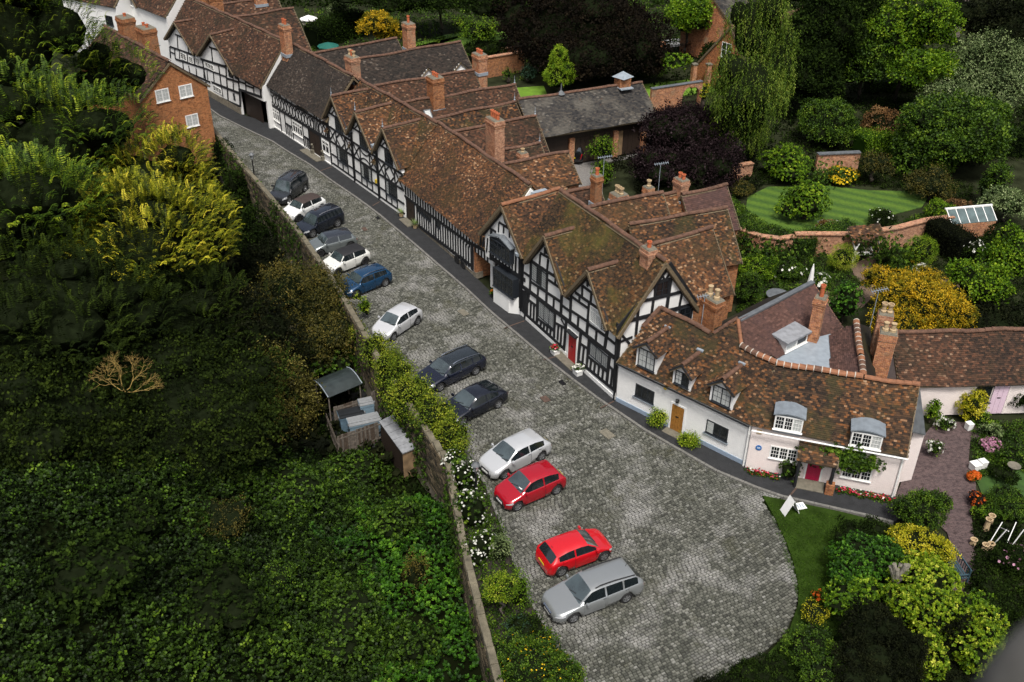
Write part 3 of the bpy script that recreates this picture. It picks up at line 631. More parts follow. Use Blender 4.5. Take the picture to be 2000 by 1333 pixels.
MB().bar(F4.pt(3.05, .5, -.12), F4.pt(3.05, 4.8, -.12), .09, .09).build('downpipe', M['iron'], r4)
# ---- long close-studded house (S3)
r3 = root_at('close_studded_house', F3, 5, label='long low house of narrow black studs under a big brown tiled roof, with dark carriageway')
def ridge_off(F, px, py, ze, oh, pitch):
    t = math.tan(math.radians(pitch)); lo, hi = .3, 12.
    for _ in range(50):
        mm = (lo+hi)/2
        if F.uv(px, py, mm)[1] > ze+(mm+oh)*t: lo = mm
        else: hi = mm
    return lo
D3 = 2*ridge_off(F3, 1000, 337, 3.3, .35, 47)
H3 = House(F3, r3, -.5, 13.6, 3.3, 47, D3, 'tile_orange', front=False, oh=.35, endl=False, endr='w', tw=.165, th=.11, eave_right=-.1)
wall(F3, r3, [(-.05, .3), (11.3, .3), (11.3, 2.2), (14.3, 2.2), (14.3, 3.5), (-.6, 3.5), (-.6, 2.0), (-.05, 2.0)], 'white', .3)
plinth(F3, r3, 1.4, 11.7, .3, 'stone', .02)
# carriageway under the house, its inner dark painted as a set-back dark sheet
wall(F3, r3, [(11.5, 0), (14.6, 0), (14.6, 2.3), (11.5, 2.3)], 'darkwood', .1, off=1.6, name='passage_dark_sheet')
MB().prism([F3.pt(11.5, 0, -.04), F3.pt(11.78, 0, -.04), F3.pt(11.78, 2.5, -.04), F3.pt(11.5, 2.5, -.04)], F3.n*1.6).build('brick_pier', M['brick'], r3)
MB().prism([F3.pt(11.45, 0, -.07), F3.pt(11.85, 0, -.07), F3.pt(11.85, .5, -.07), F3.pt(11.45, .5, -.07)], F3.n*.6).build('pier_base', M['stone'], r3)
beams(F3, r3, L_, [(85, 165, 82, 320, .2), (100, 335, 260, 460, .2), (260, 460, 800, 850, .22), (800, 850, 1050, 975, .24), (270, 675, 845, 1110, .26), (455, 600, 452, 800, .2), (848, 880, 850, 1150, .34), (245, 440, 255, 640, .12), (1050, 720, 1055, 990, .2)])
for i in range(31):   # narrow studs above the jetty
    u = .15+i*.445
    if u > 13.9: break
    vt = 3.45
    if 2.0 < u < 4.9 or 5.9 < u < 7.7: vt = 3.0
    beam_uv(F3, r3, u, 2.2, u+random.uniform(-.02, .02), vt, .15)
for i in range(23):
    u = 2.15+i*.405
    if u > 11.2: break
    v1_ = 1.5 if 2.2 < u < 4.5 or 5.4 < u < 6.3 else 2.15
    beam_uv(F3, r3, u, .45, u+random.uniform(-.02, .02), v1_, .14)
for a, b, v0, v1 in ((1.8, 4.9, 3.02, 3.5), (5.9, 7.7, 3.02, 3.5), (2.1, 4.5, 1.5, 2.1), (5.35, 6.25, 1.55, 2.15)): window(F3, r3, a, v0, b, v1, lights=5 if b-a > 2 else 3, rows=3, bars=1, sill=False)
door(F3, r3, .25, .05, 1.62, 1.95, 'darkwood', frame='timber', planks=5)
MB().prism([F3.pt(.1, 0, -.75), F3.pt(1.75, 0, -.75), F3.pt(1.75, .12, -.75), F3.pt(.1, .12, -.75)], F3.n*.7).build('doorstep', M['slab'], r3)
MB().prism([F3.pt(13.55, 3.0, D3/2-1.2), F3.pt(13.9, 3.0, D3/2-1.2), F3.pt(13.9, H3.zr-.5, D3/2), F3.pt(13.55, H3.zr-.5, D3/2)], F3.n*1.2).build('lead_gutter', M['lead'], r3)
# ---- three-gabled house (S2)
r2 = root_at('three_gabled_house', F2, 6, label='white timber-framed house with three equal pointed gables and diamond bracing')
H2 = House(F2, r2, 0, 13.1, 3.3, 47, D3, 'tile_brown', gables=[(-.35, 3.95, 7.1, 4.6, 1.8), (4.15, 8.35, 7.0, 4.6, 6.1), (8.75, 12.9, 7.05, 4.45, 10.75)], endl=False, endr=False, gtile='tile_orange', back='brick_old', oh=.35)
plinth(F2, r2, 0, 13.2, .33, 'white', .05)
P2 = [0.05, 4.55, 8.95, 13.1]
for k in range(3):
    a, b = P2[k], P2[k+1]; w_ = b-a; u = lambda f: a+w_*f; r1, r2v = 3.85, 2.48; B = lambda *q_: beam_uv(F2, r2, *q_)
    B(a, .2, a, 4.7 if k else 4.4, .2); B(a, r1, b, r1, .18); B(a, r2v, b, r2v, .18); B(a, 1.25, u(.27), 1.25, .14); B(u(.73), 1.25, b, 1.25, .14); B(a, .36, b, .36, .16)
    B(u(.28), .4, u(.28), r2v, .14); B(u(.72), .4, u(.72), r2v, .14); B(u(.5), .4, u(.5), 1.05, .13); B(u(.3), r2v, u(.3), r1, .14); B(u(.68), r2v, u(.68), r1, .14)
    B(a, r2v, u(.3), r1, .12); B(a, r1, u(.3), r2v, .1); B(u(.68), r2v, b, r1, .12); B(u(.68), r1, b, r2v, .1)
    c, h_ = u(.49), (r1+r2v)/2
    if k == 1:
        for sx, sy in ((1, 1), (-1, 1), (1, -1), (-1, -1)):
            arc_uv(F2, r2, [(c+sx*w_*.19*math.cos(t_)-sx*w_*.19*0, (h_+sy*.68)-sy*.5*math.sin(t_)) for t_ in [math.pi/2*j/4 for j in range(5)]], .1)
    else:
        for p, q_ in (((u(.3), h_), (c, r1)), ((c, r1), (u(.68), h_)), ((u(.68), h_), (c, r2v)), ((c, r2v), (u(.3), h_))): B(*p, *q_, .12)
    wv = (u(.32), u(.66))
    window(F2, r2, u(.29), 1.1, u(.71), r2v-.08, lights=4, rows=5, bars=2, sill=True, curtain=(0,) if k != 1 else (0, 3))
    window(F2, r2, u(.32), r1+.1, u(.64), r1+1.28, lights=3, rows=4, bars=2, sill=True)
    ap = (1.8, 6.1, 10.75)[k]; v2 = 5.2
    B(ap-1.35, v2, ap+1.5, v2, .15); B(ap, v2, ap, 6.7, .12)
    for s_ in (-1, 1): B(ap, 5.5, ap+s_*.55, 6.1, .11); B(ap+s_*.0, 5.95, ap+s_*.9, 5.25, .1)
    finial(r2, F2.pt(ap, 7.15, -.3))
for x in (4.55, 8.95): MB().bar(F2.pt(x, 0, -.13), F2.pt(x, 4.4, -.13), .1, .1).build('downpipe', M['iron'], r2); MB().box(F2.pt(x, 4.45, -.2), (.3, .3, .25), 0).build('rainwater_head', M['iron'], r2)
for x in (4.2, 8.6): MB().prism([F2.pt(x-.45, 4.85, -.2), F2.pt(x+.45, 4.85, -.2), F2.pt(x, 4.35, -.2)], F2.n*1.2).build('lead_gutter', M['lead'], r2)
MB().box(F2.pt(8.6, 1.65, -.08), (.22, .22, .3), .5).build('yellow_sign', M['yellow'], r2)
# ---- long-roofed house with quatrefoil band (S1)
r1 = root_at('quatrefoil_house', F1, 6, label='low white house with a band of black curved bracing under a sagging dark roof')
D1 = 2*ridge_off(F1, 620, 113, 4.4, .35, 48)
H1 = House(F1, r1, -.0, 13.5, 4.4, 48, D1, 'tile_dark', endl='w', endr=False, tw=.18, th=.12, oh=.4)
plinth(F1, r1, .1, 13.3, .18)
B = lambda *q_: beam_uv(F1, r1, *q_)
B(.2, 3.72, 13.4, 3.85, .2); B(.2, 2.32, 13.4, 2.5, .26)
def cell(u0, u1, v0, v1):
    c, h_ = (u0+u1)/2, (v0+v1)/2; a = (u1-u0)/2; b = (v1-v0)/2
    for s_ in (-1, 1): arc_uv(F1, r1, [(c+s_*a*.98*math.cos(t_), h_+b*math.sin(t_)) for t_ in [math.pi*(-.5+j/8) for j in range(9)]], .11)
    for s_ in (-1, 1): arc_uv(F1, r1, [(u0+a+s_*a*(1-.95*math.cos(t_)), h_+b*math.sin(t_)) for t_ in [math.pi*(-.42+.84*j/5) for j in range(6)]], .09)
for i in range(8): cell(.5+i*1.22, .5+(i+1)*1.22, 2.45, 3.62)
for x in (10.3, 10.6, 10.9, 11.2, 12.85, 13.1, 13.35): B(x, 2.4, x, 3.9, .13)
cell(11.3, 12.6, 2.45, 3.7)
for x in (3.7, 4.9, 6.1, 7.2, 9.3, 10.6, 11.0, 11.7, 12.3): B(x, 3.8, x, 4.7, .14)
for a, b in ((1.3, 3.6), (7.4, 9.2), (12.4, 13.3)): window(F1, r1, a, 3.9, b, 4.75, lights=4, rows=2, bars=1, sill=False)
for x, v0, v1 in ((1.1, .2, 2.3), (3.0, .2, 2.3), (4.1, .2, 2.3), (5.55, .2, 2.3), (7.85, .2, 2.3), (9.05, .2, 2.4), (11.45, .2, 2.4), (13.2, .1, 2.4)): B(x, v0, x, v1, .13)
B(4.1, 1.35, 5.55, 1.35, .12); B(7.85, 1.2, 9.05, 1.2, .12)
for x in (4.45, 4.8, 5.15, 8.2, 8.55, 8.8): B(x, .2, x, 1.3, .1)
for a, b, n_ in ((1.25, 2.9, 3), (5.65, 7.75, 4), (11.6, 13.0, 2)): window(F1, r1, a, .95, b, 2.15, lights=n_, rows=1, bars=1, frame='frame_white', fw=.13, mull=.12, transom=.66, proud=.05)
door(F1, r1, 9.2, .1, 11.3, 2.25, 'darkwood', frame='timber', planks=7)
MB().prism([F1.pt(8.3, 0, -.8), F1.pt(11.7, 0, -.8), F1.pt(11.7, .14, -.8), F1.pt(8.3, .14, -.8)], F1.n*.74).build('doorstep', M['slab'], r1)
verge(r1, F1.pt(-.1, 4.35, -.45), F1.pt(-.1, H1.zr, D1/2), .3, .1, 'lead')
MB().prism([F1.pt(-.35, 2.6, -.35), F1.pt(.45, 2.6, -.35), F1.pt(.45, 4.1, -.35), F1.pt(-.35, 4.1, -.35)], F1.n*.35).build('wall', M['white'], r1)
chimney(r1, (562, 108), H1.zr-.8, 50, 1.0, .75, math.atan2(F1.d.y, F1.d.x), 'brick_pale', ('r', 'r'), down=1.5)
chimney(r1, (691, 158), H1.zr-1.0, 112, 1.25, .85, math.atan2(F1.d.y, F1.d.x), 'brick_old', ('b', 'r', 'b'), down=1.5)
# ---- two-gabled house at the top of the street (S0)
r0 = root_at('two_gabled_house', F0, 0, label='two-gabled half-timbered house at the top of the street beside a dark archway')
D0 = 2*ridge_off(F0, 480, 47, 4.2, .3, 50)
H0 = House(F0, r0, -8.9, 12.4, 4.3, 50, D0, 'tile_red', gables=[(-8.9, -1.9, 6.75, 4.3, -5.5), (-.9, 7.0, 7.35, 4.4, 3.05)], endr='w', endl=True, tw=.2, th=.14, front=False, each=False)
wall(F0, r0, [(-8.9, 0), (7.0, 0), (7.0, 2.7), (12.4, 2.9), (12.4, 4.45), (6.85, 4.35), (3.05, 6.95), (-.8, 4.3), (-2.0, 4.2), (-5.5, 6.35), (-8.8, 4.1)], 'white', .3)
wall(F0, r0, [(7.2, 0), (10.6, 0), (10.6, 2.8), (7.2, 2.8)], 'darkwood', .1, off=.5, name='passage_dark_sheet')  # dark sheet standing for the dark inside the archway
plinth(F0, r0, -2, 7.0, .75, 'stone', .08)
beams(F0, r0, S_, [(210, 240, 345, 295), (145, 390, 450, 500, .2), (232, 260, 242, 420, .14), (285, 210, 290, 260, .12), (360, 360, 378, 480, .14), (200, 415, 208, 540), (215, 545, 560, 655, .2), (260, 440, 262, 540, .12), (355, 490, 362, 590, .14), (440, 510, 452, 625, .16), (140, 450, 205, 480, .12), (140, 395, 150, 530, .2),
    (300, 580, 312, 690, .14), (375, 630, 390, 715, .14), (465, 660, 480, 800, .14), (545, 560, 600, 900, .2), (560, 660, 565, 790, .1), (320, 690, 640, 830, .2), (630, 395, 790, 450), (525, 545, 840, 640, .24), (655, 415, 672, 580, .15), (718, 350, 722, 410, .12), (818, 490, 835, 640, .14), (560, 655, 830, 760, .14), (600, 690, 612, 800, .12), (680, 700, 690, 830, .12),
    (745, 620, 780, 890, .17), (835, 650, 865, 1075, .2), (660, 830, 1000, 965, .22), (845, 780, 990, 830, .18), (990, 750, 1012, 1130, .2), (920, 690, 930, 940, .14), (640, 965, 1010, 1130, .2), (780, 890, 800, 1010, .12), (1000, 820, 1075, 850, .14), (1075, 780, 1085, 930, .16), (1170, 820, 1185, 980, .16), (1000, 920, 1265, 1010, .24), (1085, 870, 1180, 905, .14), (1255, 830, 1275, 1020, .24), (1180, 880, 1250, 905, .12)])
for q_ in ((265, 450, 350, 575, 2), (370, 500, 432, 610, 2), (455, 520, 515, 640, 2), (570, 570, 690, 700, 3), (860, 670, 915, 780, 2), (935, 700, 985, 800, 2), (670, 860, 785, 990, 3), (920, 960, 955, 1060, 1), (1080, 800, 1165, 880, 3)):
    winpx(F0, r0, S_, *q_[:4], lights=q_[4], rows=3, bars=2, frame='frame_white' if q_[4] > 1 and q_[0] < 800 else 'frame_dark', sill=False)
# ================================================================= cottages at the bend (S6, S7)
def plane_pt(px, py, P0, n):
    q_ = ray(px, py); return CAM+q_*((P0-CAM).dot(n)/q_.dot(n))
r6 = root_at('white_cottage', F6, 4.5, label='white painted cottage with three small gabled dormers and a golden oak door')
r7 = root_at('pink_cottage', F7, 4, label='pale pink cottage with two curved lead dormers and a crimson door under a tiled porch')
t6 = math.tan(math.radians(47.5))
wall(F6, r6, [(0, 0), (9.08, 0), (9.08, 3.2), (0, 3.2)], 'whitebrick', .3); wall(F7, r7, [(0, 0), (F7.L, 0), (F7.L, 3.15), (0, 3.15)], 'pink', .3)
n6 = (Vector((0, 0, 1))-F6.n*t6).normalized(); n7 = (Vector((0, 0, 1))-F7.n*t6).normalized(); E6 = F6.pt(0, 3.08, -.25); E7 = F7.pt(0, 3.0, -.25)
pl6 = lambda p: plane_pt(*p, E6, n6); pl7 = lambda p: plane_pt(*p, E7, n7)
bend_lo = F6.pt(9.1, 3.08, -.25); bend_hi = (pl6((1517, 709))+pl7((1517, 709)))/2
o6 = [F6.pt(.0, 3.08, -.25), bend_lo, bend_hi, pl6((1448, 676)), pl6((1441, 624)), pl6((1392, 651)), pl6((1360, 635)), pl6((1290, 603)), pl6((1256, 640))]
rf6 = roof_part(o6, r6, 'tile_brown', .17, .115)
uR = pl7((1796, 754)); e7r = F7.pt(F7.uv(1772, 893, -.25)[0], 3.0, -.25)
rf7 = roof_part([bend_lo, e7r, uR, pl7((1760, 747)), pl7((1686, 737)), pl7((1589, 722)), bend_hi], r7, 'tile_brown', .17, .115)
for a, b in ((pl6((1290, 603)), pl6((1360, 635))), (pl6((1360, 635)), pl6((1388, 650)))): ridge_line(a, b, rf6)
ridge_line(pl6((1441, 624)), pl6((1394, 651)), rf6, scale=.8); ridge_line(pl6((1441, 627)), pl6((1448, 674)), rf6, kind='ridge_new', scale=.7)
ridge_line(pl6((1256, 640)), pl6((1290, 603)), rf6)
def big_ridge(pts, rf):
    for i in range(len(pts)-1):
        a, b = pts[i], pts[i+1]; L = (b-a).length; n_ = max(1, int(round(L/.42))); d = (b-a)/n_; rot = (b-a).to_track_quat('X', 'Z').to_matrix().to_4x4()
        for j in range(n_):
            p = a+d*(j+.5); p.z += .05+wob(p.x, p.y)
            link('ridge_tile', ridge_unit('ridge_new' if random.random() < .7 else 'ridge'), rf, Matrix.Translation(p) @ rot @ Matrix.Diagonal((d.length/.44*.9, 1.25, 1.15, 1)))
            q_ = a+d*j; q_.z += .045+wob(q_.x, q_.y); mbm = MB().tube([Vector((-.025, 0, 0)), Vector((.025, 0, 0))], .185, 10)
            if 'mj' not in RIDGE: RIDGE['mj'] = mbm.mesh('mortar_joint', M['mortar'])
            link('mortar_joint', RIDGE['mj'], rf, Matrix.Translation(q_) @ rot)
big_ridge([pl6((1448, 676)), pl6((1480, 694)), bend_hi, pl7((1589, 722)), pl7((1686, 737))], rf7)
ridge_line(pl7((1688, 738)), pl7((1796, 754)), rf7, kind='ridge_new')
verge(r7, e7r+Vector((0, 0, -.08)), uR+Vector((0, 0, -.08)), .06, .16); verge(r6, F6.pt(0, 3.0, -.25), pl6((1290, 603)), .05, .14)
# end walls
MB().prism([F7.pt(F7.L-.02, 0, 0), F7.pt(F7.L-.02, 0, 4.2), F7.pt(F7.L-.02, 3.4, 4.2), F7.pt(F7.L-.02, 5.3, 2.3), F7.pt(F7.L-.02, 3.15, .1)], -F7.d*.3).build('wall', M['pink'], r7)
MB().prism([F7.pt(0, 0, 4.0), F7.pt(F7.L, 0, 4.0), F7.pt(F7.L, 3.2, 4.0), F7.pt(0, 3.2, 4.0)], F7.n*.2).build('wall', M['brick_old'], r7)
_p1, _p2, _p3 = uR+Vector((0, 0, .03)), pl7((1779, 843))+Vector((0, 0, .02)), at(1808, 849, 3.3)
MB().prism([_p1, _p2, _p3], (0, 0, -.08)).build('slate_verge', M['leaddark'], r7)
MB().prism([at(1784, 845, 3.5), at(1806, 849, 3.2), at(1806, 849, 3.2)*1+Vector((0, 0, -3.2)), at(1784, 845, 3.5)+Vector((0, 0, -3.5))], F7.n*1.4).build('wall', M['pink'], r7)
# dormers on the white cottage
def small_dormer(uc, w_, vb, vt, dp, root, F, tile, curt):
    t = t6; ze = 3.08 if F is F6 else 3.0; o0 = (vb-.0-ze)/t-.25-.05
    uc0, uc1 = uc-w_/2, uc+w_/2
    vw = vt-.6
    MB().prism([F.pt(uc0, vb-.1, o0), F.pt(uc1, vb-.1, o0), F.pt(uc1, vw, o0), F.pt(uc, vt-.17, o0), F.pt(uc0, vw-.0, o0)], F.n*.08).build('dormer_front', M['white'], root)
    back = (vw-ze)/t-.25
    for x in (uc0+.04, uc1-.1): MB().prism([F.pt(x, vb-.1, o0+.12), F.pt(x, vw-.08, o0+.12), F.pt(x, vw-.08, back-.12)], F.d*.06).build('dormer_cheek', M['white'], root)
    window(F, root, uc0+.16, vb+.06, uc1-.16, vw-.04, lights=2, rows=3, bars=2, off=o0, curtain=curt, fw=.05, proud=.05)
    bk = (vt-ze)/t-.25
    for s_, ue in ((-1, uc0-.15), (1, uc1+.15)):
        zl = vw-.08; a = F.pt(ue, zl, o0-.25); b = F.pt(ue, zl, (zl-ze)/t-.15); c = F.pt(uc, vt, bk+.15); d = F.pt(uc, vt, o0-.25)
        rr = roof_part([a, b, c, d] if s_ > 0 else [b, a, d, c], root, tile, .17, .115, thick=.07, name='dormer_roof')
        verge(root, a-Vector((0, 0, .04)), d-Vector((0, 0, .04)), .05, .09, 'frame_dark')
    ridge_line(F.pt(uc, vt+.02, o0-.25), F.pt(uc, vt+.02, bk+.05), rr, scale=.9)
    MB().box(F.pt(uc, vt+.1, bk+.22), (.42, .42, .1), math.atan2(F.d.y, F.d.x)).build('lead_saddle', M['lead'], root)
def dorm_px(zf, xl, xr, yb, xa, ya, F, root, curt):
    # window foot and apex read from the picture, solved on the roof slope
    ze = 3.08; off = .35
    for _ in range(12):
        ub, vb = F.uv(*zf(xl, yb[0]), off); off = .6*off+.4*((vb-ze)/t6-.30)
    ub2, vb2 = F.uv(*zf(xr, yb[1]), off); ua, va = F.uv(*zf(xa, ya), off)
    small_dormer((ub+ub2)/2, max(1.15, abs(ub2-ub)+.15), (vb+vb2)/2, max(va, (vb+vb2)/2+1.6), off, root, F, 'tile_brown', curt)
dorm_px(W_, 415, 575, (725, 800), 510, 515, F6, r6, (0, 1)); dorm_px(W_, 730, 870, (885, 940), 820, 710, F6, r6, (0,)); dorm_px(W_, 1050, 1230, (1040, 1110), 1165, 840, F6, r6, (0, 1))
def lead_dormer(F, root, u0, u1, vb, ze=3.0):
    o0 = (vb-ze)/t6-.32; h_ = .92; vt = vb+h_; back = (vt+.2-ze)/t6-.2
    window(F, root, u0, vb, u1, vt, lights=3, rows=3, bars=3, frame='frame_white', off=o0, fw=.08, mull=.08, barmat='frame_white', curtain=(2,), bw=.016)
    MB().prism([F.pt(u0+.02, vb-.25, o0+.03), F.pt(u1-.02, vb-.25, o0+.03), F.pt(u1-.02, vb-.02, o0+.03), F.pt(u0+.02, vb-.02, o0+.03)], F.n*.4).build('lead_apron', M['lead'], root)
    for x in (u0, u1-.06): MB().prism([F.pt(x, vb, o0+.06), F.pt(x, vt, o0+.06), F.pt(x, vt, (vt-ze)/t6-.2)], F.d*.06).build('dormer_cheek', M['white'], root)
    mb = MB(); nseg = 8; top = []
    for i in range(nseg+1):
        f = i/nseg; top.append((u0-.1+(u1-u0+.2)*f, vt+.03+.15*math.sin(math.pi*f)))
    for i in range(nseg):
        (a, va), (b, vb_) = top[i], top[i+1]
        mb.prism([F.pt(a, va, o0-.12), F.pt(b, vb_, o0-.12), F.pt(b, vb_-.04, back+.1), F.pt(a, va-.04, back+.1)], (0, 0, .07))
        mb.prism([F.pt(a, vt-.02, o0-.03), F.pt(b, vt-.02, o0-.03), F.pt(b, vb_+.01, o0-.03), F.pt(a, va+.01, o0-.03)], F.n*.1)
    mb.build('lead_roof', M['leadmid'], root)
for (x0, y0, x1, y1) in ((370, 770, 548, 825), (865, 880, 1060, 935)):
    off = .4
    for _ in range(12): u_, v_ = F7.uv(*V_(x0, y0), off); off = .6*off+.4*((v_-3.0)/t6-.32)
    u2_, v2_ = F7.uv(*V_(x1, y1), off); lead_dormer(F7, r7, u_, u2_, (v_+v2_)/2)
# openings
_w = lambda F, r, z, a, b, c, d, **k: winpx(F, r, z, a, b, c, d, **k)
window(F6, r6, 1.33, 1.15, 2.68, 2.05, lights=3, rows=1, bars=1, curtain=(), proud=.02); window(F6, r6, 6.32, 1.05, 7.75, 1.95, lights=3, rows=1, bars=1, proud=.02, curtain=(0,))
for a, b in ((1.2, 2.8), (6.2, 7.85)): MB().prism([F6.pt(a, 1.04 if a < 2 else .94, -.1), F6.pt(b, 1.04 if a < 2 else .94, -.1), F6.pt(b, 1.1 if a < 2 else 1.0, -.1), F6.pt(a, 1.1 if a < 2 else 1.0, -.1)], F6.n*.1).build('sill', M['lead'], r6)
door(F6, r6, 3.98, .05, 4.82, 1.9, 'door_oak', frame='whitebrick', planks=5)
M['bluegrey'] = plain('blue_grey_paint', (.26, .33, .42), .7, noise=.15)
for a, b in ((0, 3.85), (4.95, 9.05)): plinth(F6, r6, a, b, .36, 'bluegrey', .04)
MB().prism([F6.pt(3.8, 0, -.6), F6.pt(4.95, 0, -.6), F6.pt(4.95, .1, -.6), F6.pt(3.8, .1, -.6)], F6.n*.55).build('doorstep', M['slab'], r6)
downpipe(r6, F6.pt(9.0, 0, -.08), F6.pt(9.0, 2.95, -.08)); downpipe(r7, F7.pt(7.9, 0, -.08), F7.pt(7.9, 2.9, -.08))
MB().tube([F6.pt(0, 3.0, -.33), F6.pt(9.08, 3.0, -.33)], .05, 6).build('gutter', M['iron'], r6); MB().tube([F7.pt(0, 2.93, -.33), F7.pt(8.1, 2.93, -.33)], .05, 6).build('gutter', M['frame_white'], r7)
MB().lathe([(.02, 0), (.1, .05), (.12, .22), (.03, .3)], F6.pt(4.35, 2.15, -.15), 8).build('wall_lamp', M['iron'], r6)
MB().box(F6.pt(3.45, 2.8, -.1), (.2, .15, .2), .7).build('alarm_box', M['yellow'], r6)
window(F7, r7, 1.15, 1.1, 2.62, 1.95, lights=3, rows=3, bars=3, frame='frame_white', proud=.03, mull=.08); window(F7, r7, 5.05, .75, 6.6, 1.65, lights=3, rows=3, bars=3, frame='frame_white', mull=.08)
door(F7, r7, 3.25, .1, 4.0, 1.75, 'door_crimson', planks=4, frame='frame_white')
# porch canopy
can = [F7.pt(2.6, 1.95, -.95), F7.pt(4.75, 1.95, -.95), F7.pt(4.75, 2.75, -.02), F7.pt(2.6, 2.75, -.02)]
roof_part(can, r7, 'tile_brown', .17, .115, thick=.1, name='porch_roof')
for x in (2.75, 4.55): MB().bar(F7.pt(x, .5 if x > 4 else 0, -.85), F7.pt(x, 1.9, -.85), .14, .14).build('porch_post', M['timber'], r7)
MB().prism([F7.pt(4.35, 0, -1.0), F7.pt(4.8, 0, -1.0), F7.pt(4.8, .75, -1.0), F7.pt(4.35, .75, -1.0)], F7.n*.4).build('brick_pier', M['brick'], r7)
MB().prism([F7.pt(2.8, 0, -.95), F7.pt(4.3, 0, -.95), F7.pt(4.3, .12, -.95), F7.pt(2.8, .12, -.95)], F7.n*.9).build('doorstep', M['slab'], r7)
# backs of the cottages
rb = r7
n_p = None
R0, R1 = at(1444, 626, 6.6), at(1588, 551, 6.6); dd = (R1-R0).normalized(); nn = Vector((dd.y, -dd.x, 0)); npl = (Vector((0, 0, 1))+nn*math.tan(math.radians(40))).normalized()
pp = lambda x, y: plane_pt(x, y, R0, npl)
rbk = empty('rear_range', (R0.x+2, R0.y, 0), label='rear range behind the pink cottage with purplish tiles, lead flat roof and tall brick chimneys', cat='house')
rp = roof_part([pp(1452, 678), pp(1520, 702), pp(1560, 672), pp(1622, 655), pp(1647, 641), R1, R0], rbk, 'tile_purple', .18, .12)
MB().bar(R0, R1, .3, .12).build('lead_ridge', M['leaddark'], rbk)
MB().prism([at(1505, 705, 4.7), at(1625, 733, 4.7), at(1624, 652, 4.7), at(1572, 665, 4.7)], (0, 0, -.2)).build('lead_flat', M['lead'], rbk)
Q0, Q1 = at(1672, 630, 5.9), at(1686, 738, 5.75); Q2, Q3 = at(1619, 722, 4.75), at(1621, 655, 4.75)
rq = roof_part([Q3, Q2, Q1, Q0], rbk, 'tile_purple', .17, .115); big_ridge([Q0, at(1681, 695, 5.85)], rq); big_ridge([at(1682, 700, 5.8), Q1], rq)
MB().prism([Q0, Q1, at(1712, 745, 4.2), at(1700, 640, 4.2)], (0, 0, -.15)).build('roof', M['tile_brown'], rbk)
MB().prism([R1, pp(1647, 641), pp(1647, 641)+Vector((0, 0, -4)), R1+Vector((0, 0, -6))], dd*-.3).build('wall', M['brick_old'], rbk)
for a, b in ((R0, R1),): MB().prism([a-nn*3+Vector((0, 0, -2.5)), b-nn*3+Vector((0, 0, -2.5)), b, a], Vector((0, 0, -.15))).build('roof', M['tile_brown'], rbk)
_d0, _d1 = at(1532, 690, 4.75), at(1574, 668, 4.75)
Fd = Fac(tuple(_d0), tuple(_d1)); window(Fd, rbk, 0, 4.78, Fd.L, 5.4, lights=2, rows=1, bars=1, frame='frame_white', fw=.09, mull=.14, curtain=(0,))
MB().prism([Fd.pt(-.12, 5.42, -.2), Fd.pt(Fd.L+.12, 5.42, -.2), Fd.pt(Fd.L+.12, 5.5, 1.4), Fd.pt(-.12, 5.5, 1.4)], (0, 0, .12)).build('dormer_roof', M['felt'], rbk)
MB().prism([Fd.pt(.02, 4.7, .08), Fd.pt(Fd.L-.02, 4.7, .08), Fd.pt(Fd.L-.02, 5.42, .08), Fd.pt(.02, 5.42, .08)], Fd.n*1.2).build('dormer_box', M['white'], rbk)
a7 = math.atan2(F7.d.y, F7.d.x)
chimney(rbk, (1587, 664), 4.7, 583, .62, .62, a7-.2, 'brick_pale', ('T',), down=1, corbel=2, poth=.55, flash=False)
chimney(rbk, (1712, 742), 3.2, 648, .95, .85, a7, 'brick_pale', ('g', 'g'), down=3, corbel=1, poth=.4, flash=False)
chimney(rbk, (1706, 712), 3.6, 612, .8, .7, a7, 'brick_old', ('b', 'b'), down=3, corbel=1, poth=.6, flash=False)
for o, l in ((r6, 0), (r7, 0)): pass
# ================================================================= rear wings and houses behind
g3 = gabled('rear_wing', (1275, 478), (1389, 446), 7.5, 2.85, 51, 'tile_orange', 'rear wing of orange-brown tiles directly behind the red-door house chimney', ext0=2.2, wallmat='brick', tw=.17, th=.115, each=True)
g2 = gabled('rear_wing', (1309, 425.6), (1417.5, 406), 7.0, 2.6, 49, 'tile_brown', 'rear wing with mossy brown tiles, second in the row above the brick-ended wing', ext0=3, wallmat='brick', tw=.17, th=.115, each=True)
g1 = gabled('rear_wing', (1159, 403), (1292, 377), 7.6, 3.0, 47, 'tile_orange', 'orange-tiled rear wing carrying the white-lit roof window', ext0=1, wallmat='brick', tw=.17, th=.115, each=True)
rooflight(g1['root'], g1, 3.2, 1.75)
g0 = gabled('rear_wing', (1340.6, 379), (1417.5, 363), 6.2, 2.2, 49, 'tile_purple', 'short rear wing with dull purplish-brown tiles nearest the striped lawn', ext0=.3, wallmat='brick', each=True)
g01 = gabled('rear_wing', (1295, 382), (1335, 372), 6.1, 2.2, 49, 'tile_orange', 'rear wing of patchy orange tiles beneath the twin-potted chimney', ext0=.5, wallmat='brick', each=True)
g00 = gabled('rear_wing', (1103, 378), (1150, 368), 5.6, 2.2, 45, 'tile_red', 'low dark-tiled rear wing by the slender terracotta-potted chimney', ext0=.5, ext1=.8, wallmat='brick', each=True)
a5 = math.atan2(F5.d.y, F5.d.x); a5n = a5+math.pi/2
chimney(g01['root'], (1327, 392), 5.4, 352, .95, .7, a5, 'brick_old', ('r', 'r'), down=1.5, poth=.4)
chimney(g00['root'], (1163, 399), 5.2, 345, .62, .62, a5, 'brick', ('T',), down=1.5, poth=.38)
chimney(g1['root'], (1208, 396), 6.6, 379, .95, .95, a5, 'brick_pale', ('b', 'b', 'b'), down=1.5, poth=.5, corbel=1)
